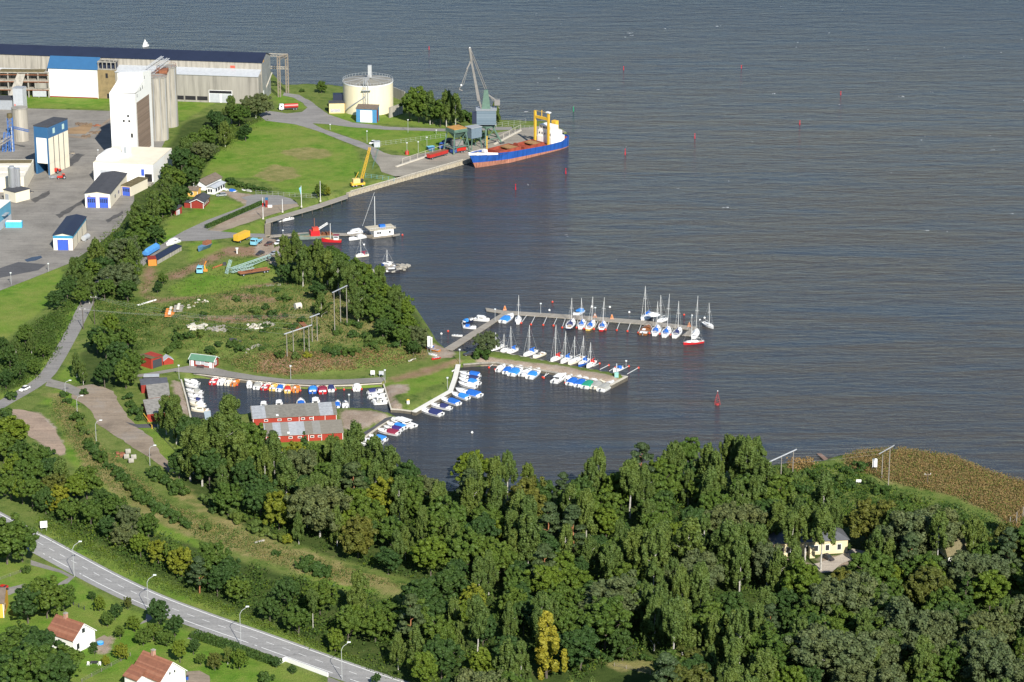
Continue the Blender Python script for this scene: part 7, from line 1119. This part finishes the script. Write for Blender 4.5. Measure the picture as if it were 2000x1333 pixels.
# the grove on the point
for kd, px, py, hh in [('birch',556,500,14),('birch',578,492,14),('oak',604,500,11),('birch',622,508,14),('alder',645,492,9),('oak',662,510,11),('birch',592,530,14),('alder',560,528,9),('birch',640,530,14),('oak',690,530,12),('birch',662,545,14),('lime' if False else 'maple',712,535,11),('birch',682,562,15),('oak',722,560,11),('birch',742,556,13),('alder',708,585,10),
    ('maple',756,580,11),('oak',735,600,11),('birch',772,596,13),('maple',790,600,10),('oak',764,622,11),('alder',748,636,9),('maple',798,632,10),('willow',818,650,8),('oak',782,650,9),('alder',808,668,7),('birch',628,590,9),('alder',620,560,9),('birch',700,600,13)]:
    plant_px(kd, px, py + 30, hh, 1.15, 'grove')
# single trees and clumps
for kd, px, py, hh, ar in [('oak',208,705,13,'lane'),('alder',235,735,13,'lane'),('oak',250,690,11,'lane'),('alder',190,690,11,'lane'),('maple',218,660,9,'lane'),('oak',262,735,10,'lane'),('birch',150,738,9,'lane'),('birch',163,752,8,'lane'),('alder',205,758,11,'lane'),('oak',246,760,11,'lane'),
    ('birch',32,700,8,'west'),('alder',20,720,9,'west'),('oak',50,672,8,'west'),('birch',62,692,8,'west'),('alder',40,745,8,'west'),('oak',70,735,7,'west'),('alder',12,760,8,'west'),('oak',86,702,6,'west'),('alder',6,690,7,'west'),
    ('oak',625,386,7,'quay'),('yellowtree',638,384,5.5,'quay'),('willow',948,694,8,'pier'),('bush',940,700,4,'pier'),('oak',318,556,5,'yard'),('alder',308,574,5,'yard'),
    ('oak',818,240,19,'tank'),('birch',840,244,16,'tank'),('alder',800,236,13,'tank'),('birch',872,248,17,'tank'),('oak',860,248,14,'tank'),('birch',890,247,15,'tank'),('alder',845,244,12,'tank'),('bush',915,238,6,'tank'),('oak',628,183,7,'tank'),('birch',968,246,11,'crane'),('alder',962,244,7,'crane')]:
    plant_px(kd, px, py, hh, 1.0, ar)
# birches and spruces behind the boathouses
for kd, px, py, hh in [('birch',345,868,16),('birch',325,850,13),('alder',372,880,12),('oak',395,900,12),('birch',452,900,21),('birch',432,930,20),('oak',480,905,15),('alder',410,955,15),('birch',470,950,18),('birch',395,950,19),('birch',372,940,17),('alder',350,935,10),('oak',500,930,13),('alder',536,905,9),('spruce',595,905,11),('oak',620,920,10),('birch',650,930,13),('birch',690,945,15),('oak',570,940,11),('willow',590,955,12),
    ('birch',735,950,16),('alder',795,975,14),('willow',835,985,9),('yellowtree',748,1010,13),('yellowtree',545,1035,12),('alder',510,1010,14),('birch',560,990,15),('willow',625,1050,15),('birch',600,1030,15),('maple',690,1025,12),('birch',660,1000,15),('oak',720,1050,13),('rusttree',700,1090,12),('oak',770,1080,12),
    ('golden',1068,1325,18),('yellowtree',922,1205,10),('pine',920,1010,16),('pine',1070,1085,17),('pine',1120,1090,17),('maple',925,955,13),('rusttree',1030,1030,15),('rusttree',1640,1190,11),('rusttree',1810,1200,14),('rusttree',1705,1070,15),('willow',1790,1105,16),('willow',1820,1090,14),('highbirch',1603,1114,19),('highbirch',1572,1100,17),('highbirch',1545,1104,16),('birch',1478,1122,15),('maple',1566,1190,15),('birch',1455,1118,15),('birch',1520,1070,14),('birch',1630,1058,13),('birch',1560,1056,13),('birch',1900,1095,13),('willow',1770,1300,17),('willow',1650,1240,16),('spruce',1885,1200,13),
    ('poplar',1375,1085,13),('highbirch',1240,1150,18),('highbirch',1345,1148,21),('birch',1420,1150,19),('oak',1340,930,14),('birch',1380,965,16),('birch',1425,935,14),('maple',1310,935,10),('oak',1455,1000,13),('birch',1475,945,15)]:
    plant_px(kd, px, py, hh, 1.12, 'wood')
for kd, px, py, hh in [('oak',64,994,11),('alder',90,1004,9),('oak',22,978,11),('maple',44,985,9),('oak',8,905,12),('alder',40,915,11),('oak',72,925,11),('maple',28,948,11),('oak',58,962,12),('alder',98,948,10),('birch',122,972,13),('maple',150,985,11),('oak',170,975,12),('rusttree',105,985,10),('alder',196,1005,11),('oak',225,1018,11),('willow',258,1032,9),('oak',290,1055,11),('yellowtree',118,1000,9),('oak',178,1032,10),('alder',210,1055,10),('willow',240,1070,10),('maple',275,1090,10),('yellowtree',310,1105,10),('oak',345,1112,11),('pine',390,1160,15),('alder',425,1165,12),('birch',-5,870,13),('alder',15,860,11),('oak',140,1025,10)]:
    plant_px(kd, px, py, hh * (.78 if px > 180 else .95), 1.1, 'wood')
# house gardens and the tree by the main road
for kd, px, py, hh, wd in [('oak',14,1102,16,1.25),('oak',44,1098,13,1.0),('alder',30,1092,9,1.3),('oak',92,1208,13,1.15),('alder',55,1218,11,1.2),('oak',70,1190,9,1.2),('oak',125,1195,8,1.0),('oak',30,1320,14,1.25),('alder',78,1325,14,1.3),('oak',122,1340,12,1.15),('alder',10,1370,15,1.25),('oak',60,1372,16,1.2),('alder',110,1372,14,1.2),('oak',40,1280,9,1.2),('alder',85,1290,9,1.2),('alder',180,1175,3.5,1.0),('maple',195,1195,5,.9),('oak',210,1225,5,1.0),('rusttree',250,1192,4,.8),('maple',262,1235,5,1.0),
    ('alder',310,1228,9,.9),('alder',342,1244,7,1.1),('oak',325,1262,5,1.2),('oak',300,1250,5,1.2),('alder',225,1212,5,1.1),('oak',280,1262,5.5,1.0),('oak',235,1250,4.5,1.0),('yellowtree',236,1290,5,1.0),('alder',185,1280,4,.9),('yellowtree',208,1302,3.5,.9),('maple',352,1295,7,1.0),('alder',378,1280,5,.9),('rusttree',420,1310,5,1.0),('maple',468,1308,6,1.0),('birch',445,1298,5,1.2),('alder',540,1305,3.2,1.0),('alder',572,1318,3.2,1.0),('oak',392,1300,3.5,1.0),('bush',520,1332,3,1.0),('bush',52,1118,2,1.0),('alder',735,1340,4,1.0)]:
    plant_px(kd, px, py, hh, wd, 'garden')
# the rest of the wood, spaced as trees grow
placed = [(t.location.x, t.location.y, 3.2) for t, k_, a_ in TREES]
def inside(poly, x, y):
    c = False
    for i in range(len(poly)):
        (x0, y0), (x1, y1) = poly[i - 1], poly[i]
        if (y0 > y) != (y1 > y) and x < (x1 - x0) * (y - y0) / (y1 - y0) + x0: c = not c
    return c
WOOD = PW([(345,925),(372,900),(420,890),(500,890),(560,900),(700,912),(745,945),(850,968),(1000,978),(1200,966),(1340,948),(1440,945),(1490,965),(1500,1010),(1640,1030),(1700,1040),(1860,1080),(2060,1090),(2330,1460),(840,1460),(790,1352),(640,1268),(480,1200),(300,1118),(90,1012),(60,985),(0,975),(-60,960),(-60,850),(0,850),(52,890),(120,965),(190,1005),(280,1068),(400,1125),(500,1155),(600,1188),(700,1205),(790,1200),(850,1165),(760,1125),(640,1088),(470,1028),(390,972)])
HOLES = [PW(p) for p in ([(1490,1050),(1665,1045),(1715,1085),(1690,1150),(1640,1172),(1500,1172)], [(1440,1050),(1500,1075),(1470,1118),(1435,1095)], [(1830,1060),(1905,1060),(1905,1150),(1830,1150)], [(1160,1300),(1300,1300),(1290,1400),(1160,1400)], [(1035,1320),(1115,1320),(1115,1420),(1030,1420)], [(1840,1110),(1920,1100),(1900,1170),(1850,1190)])]
xs = [p[0] for p in WOOD]; ys = [p[1] for p in WOOD]; tr2 = random.Random(21); cnt = 0
for _ in range(20000):
    if cnt >= 325: break
    x, y = tr2.uniform(min(xs), max(xs)), tr2.uniform(min(ys), max(ys))
    if abs(x) > y * .205 + 8 or y < 588 or not inside(WOOD, x, y) or any(inside(h_, x, y) for h_ in HOLES): continue
    u = 1000 + FPX * x / (y * cp + (CAMH - LAND) * sp)
    road = u < 800 and y < 740
    kd = tr2.choices(['birch', 'oak', 'alder', 'pine', 'willow', 'maple', 'yellowtree', 'rusttree', 'poplar', 'highbirch'], [2 if road else 7, 5, 4, .4 if road else 1.1, 1.1, 3.4, .5 if road else .08, .35, 0 if road else .6, .2 if road else 1.6])[0]
    if x > 70 and y < 700: kd = tr2.choices(['oak', 'willow', 'alder', 'maple', 'birch'], [4, 3, 3, 1.5, 2])[0]
    rad_ = {'birch': 2.2, 'pine': 2.2, 'poplar': 2.0, 'willow': 4.2}.get(kd, 3.1)
    if any((x - a) ** 2 + (y - b_) ** 2 < (rad_ + c_) ** 2 for a, b_, c_ in placed): continue
    placed.append((x, y, rad_)); plant(kd, x, y, PROTO[kd][0][2] * tr2.uniform(.78, 1.2) * (.8 if road else 1), tr2.uniform(.82, 1.05) if 'birch' in kd or kd == 'pine' else tr2.uniform(.95, 1.35), 'wood'); cnt += 1
# bushes: hedge along the old railway, on the mound, by the shore
for px, py, hh in [(152,822,3),(158,838,3),(165,850,3),(172,868,2.5),(180,880,3),(190,892,3),(200,902,3),(212,915,2.6),(228,928,3),(240,940,3),(252,952,3.2),(264,962,3.2),(276,975,3.4),(290,985,3.4),(304,995,3.2),(318,1002,3),(332,1010,3),(348,1020,2.6),(365,1030,2.6),(402,1038,2.4),(300,930,3.2),(312,938,3.6),(326,946,3.4),(340,955,3.8),(352,965,3.6),(405,985,3.2),(430,1000,3.6),(448,1010,3.8),(466,1022,3.4),(500,1040,3.6),(520,1048,3),(545,1058,3.4),(560,1062,2.6),(125,775,2.4),(132,788,2),(590,1112,3),(612,1118,3.4),(632,1126,3.2),(600,1100,2.2),(540,1085,1.8),
    (372,668,2.6),(388,672,3),(345,680,2.4),(350,664,2.6),(300,625,2.2),(268,640,2.4),(285,632,2.2),(240,630,2.2),(330,690,2.2),(412,690,2.6),(428,686,2.2),(470,690,2.6),(455,680,2.4),(500,612,2.6),(520,605,2.8),(530,618,2.6),(575,640,2.2),(590,630,2.2),(660,650,2.2),(640,690,2.6),(660,688,2.6),(680,700,2.8),(700,690,2.4),(655,706,2.4),(600,706,2.4),(580,702,2.4),(720,668,2.6),(745,672,2.8),(770,680,2.8),(790,676,3),(760,664,2.6),(780,660,2.6),(735,690,2.4),(815,690,2.4),(690,660,2.4),(548,700,2.2),(560,588,2.2),(540,572,2.2),(700,640,2.4),
    (1500,925,2.6),(1520,935,3),(1540,928,2.8),(1560,940,3),(1580,930,2.6),(1600,940,3),(1620,950,2.8),(1545,955,3),(1570,965,3.2),(1600,968,3),(1630,972,2.8),(1520,970,3.2),(1640,940,2.6),(1655,925,3),(1680,920,3.4),(1660,955,3),(1690,985,3.2),(1760,975,2.6),(1790,985,2.8),(1830,1010,2.8),(1880,1020,3),(1910,1035,3),(1860,1035,3),(1560,1000,3),(1620,1000,3),(1580,1015,3.2),(1700,950,3),(1720,965,3),
    (455,362,2.6),(470,366,2.8),(485,370,2.8),(500,372,2.6),(515,374,2.4),(528,376,2.2),(448,356,2.4),(255,795,2.6),(265,810,2.8),(290,815,2.4),(250,780,2.4),(272,822,2.2),(590,180,2),(1190,1290,2.6),(1220,1285,3),(1290,1310,2.6),(1320,1320,3),(1260,1290,2.6),(165,770,2),(20,780,3.4),(8,815,3.6),(30,860,4),(60,905,4),(85,925,4),(95,890,3)]:
    plant_px(tr.choices(['bush', 'palebush', 'goldbush'], [7, 2.4, .5])[0], px, py, hh * tr.uniform(.9, 1.25), 1.0, 'bush')
MWB = PW([(300,610),(420,600),(560,600),(700,600),(780,650),(830,690),(700,700),(560,704),(440,700),(330,680),(250,660),(215,640)]); tr3 = random.Random(8); n_ = 0
while n_ < 44:
    x, y = tr3.uniform(-190, -25), tr3.uniform(880, 1010)
    if inside(MWB, x, y): plant(tr3.choices(['bush', 'palebush', 'goldbush'], [7, 3, .3])[0], x, y, tr3.uniform(1.1, 2.4), tr3.uniform(1, 1.5), 'bush'); n_ += 1
# ------------------------------------------------------------------ clipped hedges, weeds, reeds
def scatter(name, pts, hmin, hmax, wid, leaf, per, seed, upright=True, sz=1.0):
    rs = np.random.RandomState(seed); P = np.array(pts); n = len(P) * per; base = np.repeat(P, per, 0); h_ = rs.uniform(hmin, hmax, n)
    C = base + np.stack([rs.normal(0, wid, n), rs.normal(0, wid, n), rs.uniform(.15, .9, n) * h_], 1); Nn = rs.normal(size=(n, 3)); Nn[:, 2] = Nn[:, 2] * (.25 if upright else 1) + (0 if upright else .5); Nn /= np.linalg.norm(Nn, axis=1, keepdims=True)
    return link(name, quads_mesh(name, C, Nn, rs.uniform(.22, .5, n) * sz, LEAF[leaf], 1.3, rs))
def fill(poly, n, seed):
    w_ = PW(poly); q = random.Random(seed); X = [p[0] for p in w_]; Y = [p[1] for p in w_]; out = []
    while len(out) < n:
        x, y = q.uniform(min(X), max(X)), q.uniform(min(Y), max(Y))
        if inside(w_, x, y): out.append((x, y, H(x, y)))
    return out
REED = [(1655,893),(1680,884),(1730,878),(1770,876),(1862,888),(1932,917),(2002,939),(2080,962),(2080,1075),(1990,1040),(1940,1003),(1860,968),(1760,948),(1720,935),(1650,912)]
tag(scatter('reeds', fill(REED, 6500, 3), 1.2, 2.4, .8, 'reed', 8, 9, sz=.62), kind='stuff'); tag(scatter('reeds', fill(REED, 1700, 33), 1.2, 2.5, .9, 'birch', 7, 39, sz=.62), kind='stuff'); tag(scatter('reeds', fill([(1540,905),(1580,900),(1590,915),(1545,922)], 120, 4), 1.4, 2.6, .9, 'reed', 7, 10), kind='stuff')
MW = [(300,610),(420,585),(560,560),(700,560),(780,640),(830,690),(700,722),(560,728),(440,705),(330,680),(250,660),(200,640),(210,600)]
SL2 = [(505,708),(640,706),(700,702),(790,694),(800,702),(690,724),(560,734),(500,728)]
SL = [(432,704),(500,706),(640,706),(790,692),(835,688),(810,708),(700,724),(560,735),(470,722)]
CLR = [(120,770),(190,870),(330,985),(560,1075),(800,1150),(640,1135),(400,1055),(180,930),(100,800)]
tag(scatter('weeds', fill(MW, 1500, 5), .3, 1.0, .9, 'birch', 7, 11, sz=.8), kind='stuff'); tag(scatter('weeds', fill(MW, 1500, 55), .2, .8, .9, 'straw', 6, 51, sz=.6), kind='stuff')
tag(scatter('weeds', fill(SL, 500, 7), .3, .9, .8, 'birch', 7, 12, sz=.7), kind='stuff'); tag(scatter('weeds', fill(SL, 900, 78), .3, 1.0, .9, 'straw', 6, 79, sz=.65), kind='stuff'); tag(scatter('weeds', fill(SL2, 800, 77), .3, .9, .8, 'heath', 6, 72, sz=.65), kind='stuff')
tag(scatter('weeds', fill([(300,600),(560,580),(720,600),(800,690),(640,720),(480,700),(330,670)], 210, 8), .5, 1.6, 1.2, 'bush', 16, 13, sz=.85), kind='stuff'); tag(scatter('weeds', fill(CLR, 1700, 18), .2, .6, 1.0, 'straw', 5, 14, sz=.6), kind='stuff'); tag(scatter('weeds', fill(CLR, 900, 28), .3, .9, .9, 'birch', 6, 24, sz=.75), kind='stuff')
tag(scatter('weeds', fill([(1500,915),(1640,910),(1720,950),(1900,1000),(1990,1045),(1900,1060),(1700,1030),(1510,1010)], 520, 19), .6, 2.0, 1.2, 'bush', 14, 15), kind='stuff'); tag(scatter('weeds', fill([(1500,915),(1640,910),(1720,950),(1900,1000),(1990,1045),(1900,1060),(1700,1030),(1510,1010)], 300, 29), .6, 1.8, 1.2, 'lime', 10, 25), kind='stuff')
tag(scatter('weeds', fill([(290,540),(360,520),(440,490),(545,495),(548,545),(640,560),(600,585),(420,585),(320,600),(270,590)], 500, 6), .2, .8, .9, 'birch', 6, 16, sz=.75), kind='stuff')
tag(scatter('weeds', fill([(66,1036),(140,1070),(290,1140),(420,1192),(520,1230),(680,1292),(800,1335),(860,1360),(790,1322),(640,1262),(480,1196),(300,1112),(90,1008)], 900, 61), .2, .9, .8, 'birch', 6, 62, sz=.7), kind='stuff'); tag(scatter('weeds', fill([(66,1020),(90,1015),(290,1122),(480,1202),(640,1265),(800,1330),(640,1275),(480,1212),(300,1135)], 420, 63), .3, 1.1, .8, 'lime', 6, 64, sz=.75), kind='stuff')
tag(scatter('weeds', fill([(0,690),(60,640),(120,600),(130,580),(150,600),(110,690),(60,745),(0,770)], 700, 65), .5, 1.8, 1.1, 'bush', 10, 66, sz=.9), kind='stuff'); tag(scatter('weeds', fill([(200,560),(280,590),(300,680),(260,690),(190,650),(180,620)], 350, 67), .4, 1.3, 1.1, 'bush', 10, 68, sz=.9), kind='stuff')
UNDER = fill([(400,960),(560,900),(740,940),(1000,975),(1340,945),(1490,960),(1500,1020),(1700,1060),(1990,1080),(2060,1330),(820,1330),(640,1250),(800,1170),(840,1150),(640,1085),(470,1025)], 2300, 31) + fill([(60,1000),(280,1110),(480,1195),(640,1255),(780,1180),(640,1150),(400,1092),(190,985)], 520, 32)
UNDER = [p for p in UNDER if not any(inside(h_, p[0], p[1]) for h_ in HOLES)]
tag(scatter('undergrowth', UNDER, .8, 3.2, 1.4, 'bush', 13, 16), kind='stuff'); tag(scatter('undergrowth', random.Random(2).sample(UNDER, 700), .8, 3.0, 1.2, 'lime', 10, 17), kind='stuff'); tag(scatter('undergrowth', random.Random(4).sample(UNDER, 800), 1.0, 4.2, 1.3, 'oak', 16, 19), kind='stuff')
BELT = fill([(120,565),(200,470),(300,370),(350,300),(430,250),(520,235),(470,275),(400,320),(380,370),(330,430),(290,495),(250,560),(170,590)], 420, 35); tag(scatter('undergrowth', BELT, .8, 3.4, 1.4, 'oak', 16, 36), kind='stuff')
GROVE = fill([(540,520),(640,510),(740,570),(815,640),(835,675),(780,665),(690,600),(560,560)], 260, 37); tag(scatter('undergrowth', GROVE, .8, 3.0, 1.4, 'bush', 14, 38), kind='stuff')
def hedge(A, B, wd, hh, lb):
    a, b_ = GP(*A), GP(*B); d = (b_ - a); LL = d.length; rs = np.random.RandomState(int(A[0])); n = int(LL * 130)
    C = np.stack([rs.uniform(0, LL, n), rs.uniform(-wd / 2, wd / 2, n), rs.uniform(.1, hh, n)], 1); s_ = rs.randint(0, 3, n); C[s_ == 0, 2] = hh + rs.normal(0, .06, (s_ == 0).sum()); C[s_ == 1, 1] = -wd / 2 + rs.normal(0, .06, (s_ == 1).sum())
    Nn = rs.normal(size=(n, 3)) * .7; Nn[s_ == 0, 2] += 1; Nn[s_ == 1, 1] -= 1; Nn /= np.linalg.norm(Nn, axis=1, keepdims=True)
    t = thing('hedge', a, lb, 'hedge', ang(a, b_)); link('foliage', quads_mesh('foliage', C, Nn, rs.uniform(.25, .45, n), LEAF['bush'], 1, rs), t); mb = MB()
    for k in np.arange(.4, LL, 1.1): mb.rod((k, 0, -.3), (k, 0, hh * .8), .08, BARK, 4)
    mb.build('stems', t)
hedge((402,447),(512,399), 1.7, 1.4, "long clipped dark green hedge along the harbour road"); hedge((378,1243),(462,1270), 3.2, 1.5, "clipped garden hedge beside the main road, west of the white wall"); hedge((464,1271),(548,1301), 2.6, 1.4, "clipped garden hedge running up to the white garden wall")
# ------------------------------------------------------------------ every tree and bush told apart by its kind and the thing it stands nearest to
SPOTS = [(86, 1030, "the white billboard"), (290, 1198, "the road lamp by the garden tree"), (470, 1262, "the road lamp at the hedges"), (600, 1306, "the white garden wall"), (165, 1265, "the white house with the blue tub"), (335, 1345, "the white house with the dormer wing"), (0, 1207, "the yellow house"), (1511, 1089, "the villa's west end"), (1655, 1080, "the villa's east end"), (1870, 1094, "the thatched cottage"), (1525, 938, "the long shore power frame"), (1735, 948, "the reed-side power frame"), (1708, 922, "the white shore sign"), (1610, 895, "the reed-side jetty"), (507, 1060, "the fallen birch log"), (520, 865, "the striped boathouse's west end"), (670, 858, "the striped boathouse's east end"), (699, 866, "the southern boat quay"), (405, 815, "the tiny blue-grey hut"), (250, 895, "the concrete rings"), (293, 910, "the lower gravel-lot lamp"), (151, 807, "the upper gravel-lot lamp"), (80, 850, "the pinkish gravel patch"), (305, 800, "the grey-roofed storage sheds"), (296, 720, "the red garage"), (400, 718, "the green-roofed service house"), (175, 637, "the tall utility pole"), (48, 762, "the white car on the road"), (125, 489, "the long cream shed"), (195, 406, "the two-door garage"), (255, 384, "the garage annex"), (385, 407, "the red harbour cabin"), (338, 420, "the small red lean-to"), (390, 371, "the brown-roofed clubhouse"), (325, 260, "the concrete silos"), (440, 200, "the warehouse gate"), (546, 190, "the steel frame at the warehouse"), (563, 214, "the tank lorry"), (717, 227, "the round storage tank"), (950, 281, "the quay crane"), (626, 393, "the farthest flagpole"), (295, 515, "the orange container"), (390, 530, "the pale blue scrap lorry"), (480, 535, "the rusty flatbed"), (543, 477, "the white junk-yard car"), (582, 604, "the concrete drum"), (654, 653, "the tall three-poled frame"), (580, 690, "the four-poled frame"), (380, 641, "the pale slab heap"), (500, 640, "the pale stone heap"), (840, 690, "the white navigation boards"), (898, 709, "the lamp at the breakwater's root"), (750, 530, "the stone jetty"), (752, 747, "the lamp ending the basin path"), (1235, 1305, "the old post fence"), (1455, 1085, "the lawn west of the villa"), (345, 885, "the dark low fence"), (462, 372, "the parked white boat with blue cover")]
SP = [(Vector(GX(a, b_)), s) for a, b_, s in SPOTS]
for i, (t, k_, a_) in enumerate(list(TREES)):                                     # the most striking trees serve as landmarks too
    if k_ == 'golden': SP.append((Vector((t.location.x, t.location.y - 1)), "the bright golden aspen"))
RANK = ORD + ['seventeenth', 'eighteenth', 'nineteenth', 'twentieth']
GRP = {'belt': "trees between the works and the harbour", 'grove': "trees of the grove on the point", 'wood': "trees of the shore wood", 'garden': "trees and shrubs in the gardens", 'bush': "bushes", 'lane': "trees by the side road", 'west': "trees west of the side road", 'tank': "trees by the storage tank"}
use = {}; order = []
for t, k_, a_ in TREES:
    p = Vector((t.location.x, t.location.y)); d = sorted((((p - q).length, s) for q, s in SP)); order.append((d[0][0], d, t, k_, a_))
order.sort(key=lambda r: r[0])
BY = {}
for d0, d, t, k_, a_ in order:                                                     # counted outward from the nearest landmark
    desc = TNAME[k_][2]
    s = min(d[:3], key=lambda r: r[0] + 14 * max(0, BY.get((desc, r[1]), 0) - 3))[1]; n = BY[(desc, s)] = BY.get((desc, s), 0) + 1; use[t.name] = (desc, s)
for key, n in BY.items():
    desc, s = key; q = [p for p, ss in SP if ss == s][0]; L_ = sorted([t for t, k_, a_ in TREES if use[t.name] == key], key=lambda t: (Vector((t.location.x, t.location.y)) - q).length)
    for i, t in enumerate(L_): t['label'] = f"{desc}, " + ("nearest" if i == 0 else RANK[i] + " nearest") + f" {s}" if n > 1 else f"{desc} near {s}"
for t, k_, a_ in TREES:
    t['category'] = TNAME[k_][1]
    if a_ in GRP: t['group'] = GRP[a_]
